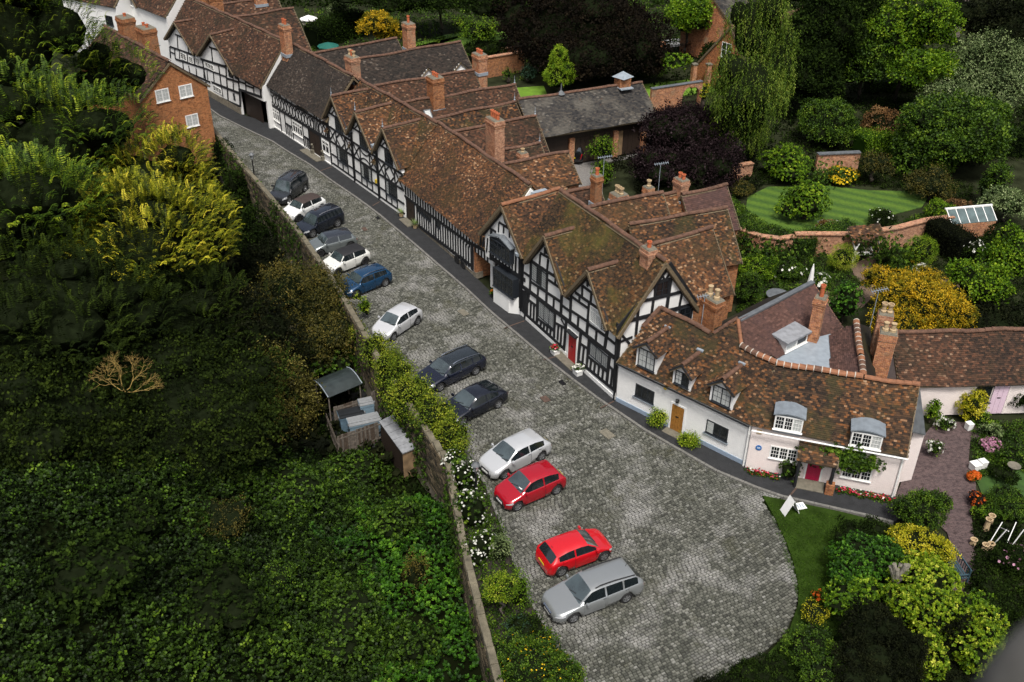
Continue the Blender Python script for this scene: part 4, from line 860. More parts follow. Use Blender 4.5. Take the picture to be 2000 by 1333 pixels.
chimney(g1['root'], (1265, 388), 6.4, 366, .6, .6, a5, 'brick_pale', ('b',), down=1.5, poth=.5, corbel=1)
q4 = gabled('rear_wing', (893, 257), (1045, 227.5), 5.6, 2.6, 46, 'tile_red', 'dark red-tiled rear wing in front of the yard with four-potted chimney', ext0=3.5, each=True)
q3 = gabled('rear_wing', (847.5, 233), (1005, 199.5), 5.6, 2.3, 45, 'tile_brown', 'rear wing with lichen-patched brown ridge, third from the brick garden wall', ext0=3, each=True)
q2 = gabled('rear_wing', (793, 201), (1005, 166), 5.8, 2.5, 43, 'tile_red', 'long rear wing with a small tilted roof window beside a square chimney', ext0=2, each=True)
rooflight(q2['root'], q2, 3.6, 1.1, .65, .9)
q1 = gabled('rear_wing', (733.8, 168), (924.5, 138), 5.6, 2.5, 43, 'tile_red', 'dark red-tiled rear wing ending in a triple-potted chimney by the garden wall', ext0=2, each=True)
q6 = gabled('rear_wing', (1033, 311.5), (1108, 297.5), 5.0, 2.35, 38, 'tile_orange', 'small tiled outbuilding with a dark open end facing the gravel yard', ext0=2.2, each=True)
MB().prism([q6['q'](q6['B'], 1.7, q6['ze']+.3), q6['q'](q6['B'], .2, q6['ze']+.3), q6['q'](q6['B'], .2, q6['ze']-1), q6['q'](q6['B'], 1.7, q6['ze']-1)], q6['d']*.06).build('window', M['frame_dark'], q6['root'])
q5 = gabled('rear_wing', (985, 293), (1054, 280), 4.6, 1.8, 45, 'tile_red', 'lowest narrow rear wing with one lead finial beside the yard', ext0=2, each=True)
for g_ in (q4, q3, q2, q5): finial(g_['root'], g_['B']+Vector((0, 0, .1)))
a3 = math.atan2(F3.d.y, F3.d.x)
chimney(q4['root'], (967, 315), 4.6, 234, 1.45, .9, a3, 'brick_old', ('r', 'r', 'r', 'r'), down=3, poth=.55, flash=False)
chimney(q5['root'], (1020, 345), 3.2, 300, .65, .65, a3, 'brick_old', ('b',), down=2, poth=.3)
chimney(q2['root'], (852, 214), 4.8, 152, 1.25, 1.1, a3, 'brick', ('r', 'r', 'r'), down=2, poth=.35)
chimney(q1['root'], (937, 143), 5.3, 107, 1.3, .95, a3, 'brick_pale', ('r', 'r', 'r'), down=2, poth=.4)
qb = gabled('dark_roofed_house', (714.5, 114), (898, 82), 6.5, 3.0, 42, 'tile_dark', 'wide house behind the terrace with dark roof and two small white-windowed dormers', ext0=1.5, tw=.25, th=.16)
chimney(qb['root'], (800, 97), 6.0, 47, 1.15, .9, a3, 'brick_pale', ('T',), down=2)
for s_ in (6.9, 10.6):
    A_q = qb['q'](qb['A']+qb['d']*s_, 1.7, qb['zr']-1.9*qb['t']); dd_ = qb['d']; n_ = qb['n']; W2 = .75
    Fq = Fac(tuple(A_q-dd_*W2+n_*.9), tuple(A_q+dd_*W2+n_*.9)); zb_ = A_q.z-.9
    MB().prism([Fq.pt(0, zb_, 0), Fq.pt(1.5, zb_, 0), Fq.pt(1.5, zb_+.75, 0), Fq.pt(.75, zb_+1.45, 0), Fq.pt(0, zb_+.75, 0)], Fq.n*1.8).build('dormer_front', M['frame_white'], qb['root'])
    window(Fq, qb['root'], .2, zb_+.05, 1.3, zb_+.7, lights=2, rows=2, bars=1, frame='frame_white', proud=.04)
    for sg in (0, 1.5):
        P_ = [Fq.pt(sg+(-.12 if sg == 0 else .12), zb_+.7, -.15), Fq.pt(sg+(-.12 if sg == 0 else .12), zb_+.7, 1.9), Fq.pt(.75, zb_+1.5, 2.4), Fq.pt(.75, zb_+1.5, -.15)]
        roof_part(P_ if sg else [P_[1], P_[0], P_[3], P_[2]], qb['root'], 'tile_dark', .25, .16, thick=.06, name='dormer_roof')
qc = gabled('dark_link_roof', (613, 105), (640, 100), 5.6, 3.2, 42, 'tile_dark', 'dark roofed link building behind the quatrefoil house', ext0=1, ext1=8, tw=.25, th=.16)
# barn
gb = gabled('tiled_barn', (1020, 195), (1246.5, 162), 5.8, 3.6, 33, 'tile_slate', 'long grey-tiled timber barn with a white-capped roof vent', cat='barn', ext0=.3, ext1=.3, wallmat='darkwood', tw=.24, th=.16, oh=.9, each=True)
cq = gb['q'](gb['A']+gb['d']*10.6, 0, 5.8)
MB().box(cq+Vector((0, 0, .35)), (1.15, 1.15, .9), math.radians(24)).build('roof_vent', M['brick'], gb['root']); MB().lathe([(1.05, 0), (.05, .5), (0, .5)], cq+Vector((0, 0, .8)), 4).build('vent_cap', M['lead'], gb['root'])
MB().box(cq+Vector((0, 0, -.1))+gb['n']*.35, (1.3, 1.3, .1), math.radians(24)).build('flashing', M['lead'], gb['root'])
cq = gb['q'](gb['A']+gb['d']*4.2, 0, 5.8); MB().lathe([(.4, 0), (.08, .35), (.03, 1.0)], cq, 8).build('finial', M['leaddark'], gb['root'])
for i in range(14):
    p_ = gb['q'](gb['A']+gb['d']*(4.2+i*.5), 2.72, 1.2); MB().box((p_.x, p_.y, 1.3), (.42, .06, 2.4), math.radians(24)).build('barn_board', M['buffwood' if i % 5 == 0 else 'darkwood'], gb['root'])
for i, s_ in enumerate((4.0, 8.6, 11.6)):
    p_ = gb['q'](gb['A']+gb['d']*s_, 2.75, 0); MB().box((p_.x, p_.y, 1.3), (.5, .4, 2.6), math.radians(24)).build('brick_pier', M['brick_pale'], gb['root'])
# brick gable house at the left, above the trees
zB = 9.6
B0, B1 = at(330, 121, zB), at(190, 45, zB)
BL = at(303, 173, 7.6)
Fg = None
_dir = (B1-B0); _dir.z = 0; _dir.normalize(); _n = Vector((_dir.y, -_dir.x, 0))
rbh = gabled('brick_gable_house', (330, 121), (205, 52), zB, 3.3, 40, 'tile_red', 'plain orange brick house with white casements, its gable facing the castle trees', wallmat='brick_bright', tw=.22, th=.15, ridge='ridge', each=True)
Gs = Fac(tuple(rbh['q'](rbh['A'], -3.05, 0)), tuple(rbh['q'](rbh['A'], 3.05, 0)))
if (CAM-Gs.A).dot(Gs.n) > 0: Gs = Fac(tuple(Gs.B), tuple(Gs.A))
for (x0, y0, x1, y1) in ((867, 497, 945, 570), (998, 472, 1074, 545), (1036, 636, 1108, 710)):
    zf = Z(0, 0, 2.857); a = Gs.uv(*zf(x0, (y0+y1)/2), 0); b = Gs.uv(*zf(x1, (y0+y1)/2), 0); v_ = (a[1]+b[1])/2
    window(Gs, rbh['root'], a[0], v_-.56, b[0], v_+.56, lights=2, rows=3, bars=2, frame='frame_white', curtain=(0, 1), fw=.1, mull=.1, proud=.04)
chimney(rbh['root'], (292, 95), 9.3, 55, 1.7, 1.2, math.atan2(_dir.y, _dir.x), 'brick', ('r', 'r'), down=2, poth=.3, flash=False)
chimney(rbh['root'], (252, 75), 9.3, 35, 1.5, 1.2, math.atan2(_dir.y, _dir.x), 'brick', ('r',), down=2, poth=.3, flash=False)
# white houses and brick house at the top left
def slab_house(label, name, foot, top, depth, tile, mat, zr, **k):
    F = Fac(foot[0], foot[1]); r = empty(name, F.pt(0, 0, 1), label=label, cat='house')
    H = House(F, r, 0, F.L, top, 45, depth, tile, wallmat=mat, tw=.25, th=.17, each=False, endr='w', endl='w', **k); return F, r, H
Fw, rw, Hw = slab_house('tall white rendered house with brown roof at the upper left corner', 'white_house', (tuple(at(120, -8, 6.5)), tuple(at(226, 14, 6.5))), 6.5, 7, 'tile_red', 'white', 8)
window(Fw, rw, 7, 4.2, 8.2, 5.3, lights=2, rows=3, bars=2)
Fv, rv, Hv = slab_house('white house with a dormer gable beside the orange brick house', 'white_house', (tuple(at(227, -5, 6.5)), tuple(at(325, 33, 6.5))), 6.5, 6, 'tile_red', 'white', 8, gables=[(1.5, 5.2, 8.6, 6.5, 3.4)])
window(Fv, rv, 2.8, 6.2, 4.0, 7.4, lights=2, rows=3, bars=2, frame='frame_white'); window(Fv, rv, 3.0, 2.5, 4.1, 3.8, lights=2, rows=3, bars=2)
gq = gabled('brick_house', (356, -58), (440, -100), 11.0, 3.6, 47, 'tile_red', 'orange brick gabled house with white sash window at the top edge', wallmat='brick', tw=.25, th=.17)
Gq = Fac(tuple(gq['q'](gq['A'], -3.3, 0)), tuple(gq['q'](gq['A'], 3.3, 0)))
if (CAM-Gq.A).dot(Gq.n) > 0: Gq = Fac(tuple(Gq.B), tuple(Gq.A))
window(Gq, gq['root'], 2.5, 6.6, 3.7, 8.0, lights=2, rows=3, bars=2, frame='frame_white', proud=.05)
gt = gabled('red_tiled_house', (440, 37), (555, 20), 7.0, 5.0, 42, 'tile_red', 'dark red tiled house behind the two-gabled house, small gabled dormer below', tw=.25, th=.17, wallmat='brick', ext1=1)
gt2 = gabled('red_tiled_house', (400, 14), (540, -5), 7.5, 4.0, 42, 'tile_red', 'second dark red tiled house at the top edge with a square brick stack', tw=.25, th=.17, wallmat='brick')
chimney(gt2['root'], (509, 10), 7.0, -30, 1.3, 1.1, .5, 'brick_pale', (), down=2)
chimney(gt2['root'], (424, 28), 7.0, -8, 1.4, 1.1, .5, 'brick', ('b', 'b'), down=3)
# brick house at the top right, behind the birch
gr = gabled('brick_house', (1428, 52), (1560, 20), 7.0, 4.6, 50, 'tile_red', 'red brick house half hidden behind the weeping birch', wallmat='brick', tw=.25, th=.17, ext1=3)
gr0 = gabled('pale_roofed_house', (1390, -10), (1440, -25), 7.5, 4, 40, 'tile_slate', 'house with pale grey roof behind the lane at the top', tw=.3, th=.2)
Gr = Fac(tuple(gr['q'](gr['A'], -4.2, 0)), tuple(gr['q'](gr['A'], 4.2, 0)))
if (CAM-Gr.A).dot(Gr.n) > 0: Gr = Fac(tuple(Gr.B), tuple(Gr.A))
window(Gr, gr['root'], 3.3, 3.6, 4.6, 5.2, lights=2, rows=2, bars=1, frame='frame_white')
# long low outbuilding on the right with a pink door
Fo = Fac(at(1812, 811, 0)[:] if False else tuple(at(1806, 812, 0)), tuple(at(2040, 806, 0)))
ro = empty('garden_outbuilding', Fo.pt(3, 0, 1), label='long low tiled outbuilding with a pale pink plank door', cat='outbuilding')
Ho = House(Fo, ro, -2.6, Fo.L, 2.35, 40, 4.6, 'tile_red', wallmat='pink', each=True, tw=.18, th=.12, ridge=None) if False else House(Fo, ro, -2.2, Fo.L, 2.35, 40, 4.6, 'tile_red', wallmat='pink', each=True, tw=.18, th=.12, endl='w')
for x0, x1, m_, y in ((1930, 1955, 'door_pink', 808), ):
    u0 = Fo.uv(x0-4, 806)[0]; u1 = Fo.uv(x1, 806)[0]; door(Fo, ro, u0, .05, u1, 2.15, 'door_pink', frame='pink', planks=3)
window(Fo, ro, Fo.uv(1893, 806)[0], .9, Fo.uv(1926, 806)[0], 2.1, lights=2, rows=1, bars=1)
# ================================================================= ground, street
def flat(name, pts, z, mat, thick=.02, **k):
    P = [at(*p, z) for p in pts]
    o = MB().prism([Vector((p.x, p.y, z)) for p in P], (0, 0, -thick)).build(name, mat); return tag(o, **k)
wall_px = [(388, 215), (415, 250), (455, 300), (500, 350), (540, 398), (575, 440), (640, 530), (700, 630), (740, 700), (800, 790), (875, 900), (905, 1060), (940, 1200), (975, 1333), (1000, 1450)]
wall_h = [1.75]*8+[1.55, 1.3]+[1.15]*5
wall_top = [at(*p, h_) for p, h_ in zip(wall_px, wall_h)]
WL = [Vector((p.x, p.y, 0)) for p in wall_top]
WH = [1.75]+wall_h+[1.15]
WL = [WL[0]+(WL[0]-WL[1]).normalized()*14]+WL+[WL[-1]+(WL[-1]-WL[-2]).normalized()*14]
gm = plain('garden_ground', (.028, .033, .016), .95, noise=.5, scale=.8, bump=.6, spec=.03)
ground = MB().prism([p for p in WL]+[Vector((60, 8, 0)), Vector((420, 8, 0)), Vector((420, 620, 0)), Vector((-420, 620, 0)), Vector((-420, 140, 0))], (0, 0, -.4))
for v in ground.v: v.z -= .16
tag(ground.build('ground', gm), kind='structure')
kerb_px = [(398, 205), (430, 228), (478, 252), (531, 277), (565, 299), (605, 323), (650, 356), (700, 390), (740, 420), (800, 470), (860, 522), (910, 565), (960, 612), (1005, 650), (1060, 697), (1120, 744), (1165, 778), (1210, 808), (1260, 842), (1330, 882), (1400, 922), (1480, 955), (1530, 972), (1620, 992), (1700, 1010), (1745, 1022)]
KB = [at(*p, .0) for p in kerb_px]
lawn_edge = [(1487, 978), (1512, 1012), (1535, 1060), (1550, 1105), (1558, 1150), (1556, 1180), (1535, 1235), (1490, 1275), (1430, 1300), (1400, 1345), (1395, 1450)]
LE = [at(*p, 0) for p in lawn_edge]
i_split = 22
road_poly = [WL[0]]+WL[1:-1]+[LE[-1]]+LE[::-1][1:]+KB[:i_split+1][::-1]+[at(330, 165)]
road_poly = [Vector((p.x, p.y, 0)) for p in road_poly]
mj = plain('dark_joint_earth', (.022, .022, .018), .95, noise=.4, scale=3., bump=.4)
rd = MB().prism([p+Vector((0, 0, -.035)) for p in road_poly], (0, 0, -.06)).build('cobbled_road', mj); tag(rd, kind='structure')
M['sett'] = tinted('granite_setts', R_(c255(46, 47, 42), c255(66, 67, 60), c255(82, 83, 75), c255(98, 98, 90), c255(124, 124, 118)), patch=(c255(166, 164, 162), .55), pscale=.36, pth=(.50, .70), patch2=(c255(60, 60, 40), .5), p2scale=.5, p2th=(.56, .66), rough=.72, spec=.4)
# rows run across the street
ra = math.radians(31); ex = np.array([math.cos(ra), math.sin(ra)]); ey = np.array([-ex[1], ex[0]])
rp2 = np.array([(p.x, p.y) for p in road_poly]); ab = np.stack([rp2@ex, rp2@ey], 1)
sw, sh_ = .215, .142
a0, b0 = ab.min(0); a1, b1 = ab.max(0)
I, K = np.meshgrid(np.arange(int((a1-a0)/sw)+2), np.arange(int((b1-b0)/sh_)+1)); I = I.ravel(); K = K.ravel()
rowoff = rng.uniform(0, 1, K.max()+1); ca = a0+(I-.5+rowoff[K]+rng.uniform(-.07, .07, len(I)))*sw; cb = b0+(K+.5)*sh_
cb = cb+.16*np.sin(ca*.35+cb*.05)+.06*np.sin(ca*.9+cb*.2)
ok = inpoly(ca, cb, [tuple(x) for x in ab]); ca, cb = ca[ok], cb[ok]
X = ca*ex[0]+cb*ey[0]; Y = ca*ex[1]+cb*ey[1]
dist = np.hypot(X, Y); fr = (Y > 24); X, Y, ca, cb, dist = X[fr], Y[fr], ca[fr], cb[fr], dist[fr]
def setts(x, y, ):
    m_ = len(x); L = sw*rng.uniform(.42, .47, m_); W_s = sh_*rng.uniform(.405, .455, m_); h_ = rng.normal(0, .005, m_); rot = ra+rng.normal(0, .035, m_)
    c, s = np.cos(rot), np.sin(rot); out = []
    for zz, k in ((-.04, 1.0), (0., .80)):
        for sx, sy in ((-1, -1), (1, -1), (1, 1), (-1, 1)):
            lx = L*sx*(k if k == 1 else 1)-(0 if k == 1 else sx*.018); ly = W_s*sy-(0 if k == 1 else sy*.018)
            tz = rng.normal(0, .0035, m_) if k != 1 else 0
            out.append(np.stack([x+lx*c-ly*s, y+lx*s+ly*c, zz+h_+tz], 1))
    return np.stack(out, 1).reshape(-1, 3), m_
order = np.argsort(np.hypot(X-1, Y-10)); near = order[:300]; rest = order[300:]
tq = rng.beta(2, 2.2, len(X))
V_s, m_ = setts(X[rest], Y[rest])
b_ = np.arange(m_)[:, None]*8
Fq_ = np.concatenate([b_+np.array([[4, 5, 6, 7]]), b_+np.array([[0, 1, 5, 4]]), b_+np.array([[1, 2, 6, 5]]), b_+np.array([[2, 3, 7, 6]]), b_+np.array([[3, 0, 4, 7]])])
so_ = link('paving_setts', np_mesh('paving_setts', V_s, Fq_, M['sett'], tint=np.repeat(tq[rest], 8)), rd, Matrix.Identity(4)); so_['kind'] = 'stuff'
sett_var = []
for k in range(14):
    v_, _m = setts(np.zeros(1), np.zeros(1)); v_ = v_@np.array([[math.cos(ra), -math.sin(ra), 0], [math.sin(ra), math.cos(ra), 0], [0, 0, 1]])
    sett_var.append(np_mesh('sett', v_, [[4, 5, 6, 7], [0, 1, 5, 4], [1, 2, 6, 5], [2, 3, 7, 6], [3, 0, 4, 7]], M['sett'], tint=np.full(8, .1+.8*k/13)))
for i in near: link('sett', sett_var[int(tq[i]*13.99)], rd, Matrix.Translation((X[i], Y[i], 0)) @ Matrix.Rotation(ra+random.gauss(0, .03), 4, 'Z'))
# footway and kerb
foot_px = [(398, 192), (411, 190), (470, 224), (525, 242), (648.2, 324.5), (793, 427), (927, 541), (970, 583), (1025.6, 624), (1200, 782), (1203, 785), (1455, 912), (1748, 972)]
FW = [at(*p, 0) for p in foot_px]
pv = MB()
P_ = [p+Vector((0, 0, .075)) for p in KB]+[at(1790, 985, .075)]+[Vector((p.x, p.y, .075)) for p in FW[::-1]]
pv.prism(P_, (0, 0, -.3)); pvo = tag(pv.build('pavement', M['asphalt']), kind='structure')
for k in range(len(KB)-1):
    a, b = KB[k], KB[k+1]; n_ = max(1, int(round((b-a).length/.85))); d = (b-a)/n_; ang = math.atan2(d.y, d.x)
    for j in range(n_):
        c = a+d*(j+.5); s_ = .98 if random.random() > .1 else .94
        link('kerb_stone', unit_box(M['kerb']), pvo, Matrix.Translation((c.x, c.y, .0+random.uniform(-.006, .006))) @ Matrix.Rotation(ang+random.uniform(-.01, .01), 4, 'Z') @ Matrix.Diagonal((d.length*s_, .16, .2, 1)))
# drains and slabs set in the road
for px, py, w_, h_, mt_, nm, lb in ((1065, 780, .6, .45, 'rust', 'drain_cover', 'rusty square drain cover beside the black coupe'), (1098, 748, .5, .3, 'iron', 'drain_grating', 'black gully grating against the kerb opposite the red door'), (905, 611, .85, .5, 'slab', 'stone_slab', 'pale stone slab set in the cobbles below the brick pier'), (1186, 848, .9, .55, 'slab', 'stone_slab', 'worn pale slab set in the cobbles beyond the white hatchback'),
    (712, 448, .6, .35, 'rust', 'drain_cover', 'small rusty drain cover beside the grey hatchback'), (738, 426, .5, .3, 'iron', 'drain_grating', 'black gully grating against the kerb by the spiky plants'), (1130, 640, .01, .01, 'iron', None, '')):
    if 'rust' not in M: M['rust'] = plain('rusty_iron', (.09, .055, .04), .8, noise=.4, bump=.3)
    if not nm: continue
    p = at(px, py, 0); tag(MB().box((p.x, p.y, .012), (w_, h_, .03), a5+(.1 if nm == 'stone_slab' else 0)).build(nm, M[mt_]), lb, nm.split('_')[0] if 'slab' not in nm else 'slab', None)
for px, py in ((1100, 690), (855, 770)): pass
# lawn wedge at the bottom right
lw = flat('lawn', [(1489, 968), (1530, 976), (1640, 999), (1720, 1019), (1760, 1060), (1700, 1300), (1560, 1320), (1490, 1300), (1500, 1276), (1540, 1235), (1559, 1180), (1560, 1150), (1552, 1105), (1537, 1060), (1514, 1012)], .06, plain('mown_grass', c255(44, 62, 20), .95, noise=.6, scale=1.1, bump=.8, spec=.05), .25, kind='structure')
# wall on the castle side
M['coping'] = plain('mossy_coping', (.135, .118, .08), .9, noise=.75, scale=2.2, bump=.6)
M['wallstone'] = tinted('dark_wall_stone', R_(c255(30, 28, 24), c255(58, 52, 42), c255(84, 74, 58), c255(110, 98, 78)), patch=(c255(40, 42, 24), .7), pscale=.6)
rwl = empty('boundary_wall', WL[8], label='old stone boundary wall running down beside the parked cars', cat='wall')
mb = MB(); TH = .34
nrm = []
for i in range(len(WL)):
    d = (WL[min(i+1, len(WL)-1)]-WL[max(i-1, 0)]).normalized(); nrm.append(Vector((d.y, -d.x, 0)))   # to the castle side
for i in range(len(WL)-1):
    a, b = WL[i], WL[i+1]; na, nb = nrm[i]*TH/2, nrm[i+1]*TH/2
    ha, hb = Vector((0, 0, WH[i]-.1)), Vector((0, 0, WH[i+1]-.1)); mb.prism([a-na+ha, b-nb+hb, b+nb+hb, a+na+ha], (0, 0, -6))
mb.build('wall', M['stone'], rwl)
sv = []; sf = []; stt = []
for i in range(1, len(WL)-1):
    a, b = WL[i], WL[i+1]; d = b-a; L = d.length; n_ = max(1, int(round(L/.95)))
    for j in range(n_):
        f = (j+.5)/n_; c = a.lerp(b, f); nn_ = nrm[i].lerp(nrm[i+1], f).normalized(); dd_ = Vector((-nn_.y, nn_.x, 0)); w2 = L/n_*.485; hh_ = WH[i]+(WH[i+1]-WH[i])*f; z0 = hh_-.11; z1 = hh_+.01+random.uniform(-.025, .03)
        P_ = [c+dd_*(s*w2)+nn_*(t_*(.19+random.uniform(-.02, .02)))+Vector((0, 0, z)) for z, t_s in ((z0, 1), (z1, .88)) for s, t_ in ((-1, -t_s), (1, -t_s), (1, t_s), (-1, t_s))]
        MB().add(P_, [[3, 2, 1, 0], [4, 5, 6, 7], [0, 1, 5, 4], [1, 2, 6, 5], [2, 3, 7, 6], [3, 0, 4, 7]]).build('coping_stone', M['coping'], rwl)
    nv = 0
    for side in (1, -1):
        for row in range(18 if side > 0 else 6):
            z = -.15-(row+.5)*.19; x = random.uniform(0, .2)
            while x < L-.1:
                wl = random.uniform(.22, .5); x1_ = min(L, x+wl); f0, f1 = x/L, x1_/L
                for f, z_, o_ in ((f0, z-.085, TH/2), (f1, z-.085, TH/2), (f1, z+.085, TH/2), (f0, z+.085, TH/2), (f0+.02/L, z-.065, TH/2+.05), (f1-.02/L, z-.065, TH/2+.05), (f1-.02/L, z+.065, TH/2+.05), (f0+.02/L, z+.065, TH/2+.05)):
                    c = a.lerp(b, f)+nrm[i].lerp(nrm[i+1], f)*side*o_; sv.append((c.x, c.y, z_+WH[i]+(WH[i+1]-WH[i])*f))
                k = len(sv)-8; sf += [[k+4, k+5, k+6, k+7], [k, k+1, k+5, k+4], [k+1, k+2, k+6, k+5], [k+2, k+3, k+7, k+6], [k+3, k, k+4, k+7]]; t_ = random.random(); stt += [t_]*8; x = x1_+.02
if True:
    o = link('wall_stones', np_mesh('wall_stones', sv, sf, M['wallstone'], tint=stt), rwl, Matrix.Identity(4)); o['kind'] = 'stuff'
# castle mound left of the wall
def mound_z(x, y, dl):
    base = -3.4+.0*x
    rise = max(0., dl-3.5)
    k = max(0., min(1., (62-y)/30))
    return base+(1.6 if y < 45 else .0)*min(1., max(0., (45-y)/6))+min(9., rise*.62)*(.25+.75*k)*(1 if rise > 0 else 0)+.25*math.sin(x*.7)*math.cos(y*.5)
mv = []; mf = []; ns = 46; tl_ = []
rowsW = []
for i in range(len(WL)-1):
    L = (WL[i+1]-WL[i]).length; n_ = max(1, int(L/1.0))
    for j in range(n_):
        f = j/n_; rowsW.append((WL[i].lerp(WL[i+1], f), nrm[i].lerp(nrm[i+1], f).normalized()))
rowsW.append((WL[-1], nrm[-1]))
perp = Vector((-1, -.25, 0)).normalized()
for c, n_ in rowsW:
    for s in range(ns):
        dl = (s/(ns-1))**1.5*85; dirv = n_.lerp(perp, min(1, dl/6)).normalized(); p = c+dirv*dl
        mv.append((p.x, p.y, mound_z(p.x, p.y, dl)))
R2 = len(rowsW)
for i in range(R2-1):
    for s in range(ns-1): mf.append([i*ns+s, i*ns+s+1, (i+1)*ns+s+1, (i+1)*ns+s])
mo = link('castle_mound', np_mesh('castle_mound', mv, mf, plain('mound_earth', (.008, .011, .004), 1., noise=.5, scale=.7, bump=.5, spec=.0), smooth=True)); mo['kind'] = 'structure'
MV = np.array(mv).reshape(R2, ns, 3)
def mound_at(x, y):
    d = np.hypot(MV[:, :, 0]-x, MV[:, :, 1]-y); k = np.unravel_index(d.argmin(), d.shape); return MV[k][2]
# flat land beyond the mound so that nothing ends inside the picture
tag(MB().prism([Vector((-420, -60, -4.5)), Vector((60, -60, -4.5)), Vector((60, 30, -4.5)), Vector((-30, 140, -4.5)), Vector((-420, 160, -4.5))], (0, 0, -.3)).build('lower_ground', gm), kind='structure')
# ================================================================= cars
def ipl(x, keys):
    return float(np.interp(x, [k[0] for k in keys], [k[1] for k in keys]))
PAINT = {}
def paint(name, col, metal=.35, rough=.28):
    if name not in PAINT: PAINT[name] = plain('paint_'+name, col, rough, metal=metal, noise=.03, scale=1., coat=1., spec=.5)
    return PAINT[name]
M['tyre'] = plain('tyre_rubber', (.012, .012, .013), .85, noise=.2); M['alloy'] = plain('alloy', (.42, .43, .45), .3, metal=.8, noise=.05)
M['carglass'] = plain('car_glass', (.010, .014, .016), .04, noise=.2, scale=1.5, spec=1.0, coat=.6); M['windscreen'] = plain('windscreen_glass', (.055, .075, .08), .05, noise=.5, scale=1.2, spec=1.0, coat=1.); M['trim'] = plain('black_trim', (.014, .014, .015), .5, noise=.1)  # paler windscreen base paints in reflected sky and the cabin behind
M['lamp_clear'] = plain('clear_lamp', (.55, .57, .6), .12, noise=.1, metal=.3, coat=1); M['lamp_red'] = plain('red_lamp', (.35, .008, .01), .15, noise=.1, coat=1)
M['plate_y'] = plain('yellow_plate', (.62, .45, .02), .4); M['plate_w'] = plain('white_plate', (.7, .7, .68), .4); M['chrome'] = plain('chrome', (.6, .62, .65), .15, metal=1, noise=.03)
M['roof_brown'] = plain('brown_fabric_roof', (.045, .030, .026), .8, noise=.2, scale=4); M['roof_black'] = plain('black_fabric_roof', (.012, .012, .014), .7, noise=.2, scale=4)
TY = {
 # x fraction from the nose: roofline, beltline, [screen0, screen1], rear glass, pillars
 'hatch': dict(top=[(0, .50), (.02, .66), (.06, .76), (.14, .86), (.235, .96), (.40, .965+.43), (.50, 1.0), (.70, .985), (.86, .90), (.955, .68), (.985, .60), (1, .42)], cowl=.235, s1=.40, r0=.865, r1=.955, belt=[(0, .58), (.235, .93), (.6, .96), (.9, 1.0), (1, .9)], pil=(.60,), side=(.285, .84)),
 'estate': dict(top=[(0, .48), (.015, .66), (.05, .74), (.16, .84), (.26, .92), (.395, 1.37), (.48, 1.0), (.72, .99), (.88, .955), (.965, .70), (.99, .62), (1, .40)], cowl=.26, s1=.395, r0=.895, r1=.968, belt=[(0, .58), (.26, .90), (.6, .93), (.9, .99), (1, .88)], pil=(.545, .74), side=(.30, .90)),
 'suv': dict(top=[(0, .48), (.015, .66), (.05, .72), (.15, .78), (.25, .82), (.36, .97), (.44, 1.0), (.75, 1.0), (.93, .975), (.975, .68), (.99, .6), (1, .36)], cowl=.25, s1=.36, r0=.935, r1=.978, belt=[(0, .64), (.25, 1.0), (.9, 1.04), (1, .95)], pil=(.55, .77), side=(.29, .92)),
 'coupe': dict(top=[(0, .46), (.02, .62), (.06, .70), (.16, .80), (.28, .90), (.44, 1.31), (.54, 1.0), (.66, .975), (.86, .80), (.93, .74), (.985, .66), (1, .40)], cowl=.28, s1=.44, r0=.70, r1=.88, belt=[(0, .56), (.28, .88), (.6, .92), (.9, .98), (1, .9)], pil=(.60,), side=(.32, .80)),
 'mini': dict(top=[(0, .50), (.02, .70), (.06, .80), (.14, .88), (.25, .95), (.35, 1.34), (.44, 1.0), (.70, .985), (.88, .93), (.96, .68), (.985, .6), (1, .42)], cowl=.25, s1=.35, r0=.885, r1=.96, belt=[(0, .62), (.25, .93), (.6, .95), (.9, .98), (1, .9)], pil=(.58,), side=(.28, .86)),
}
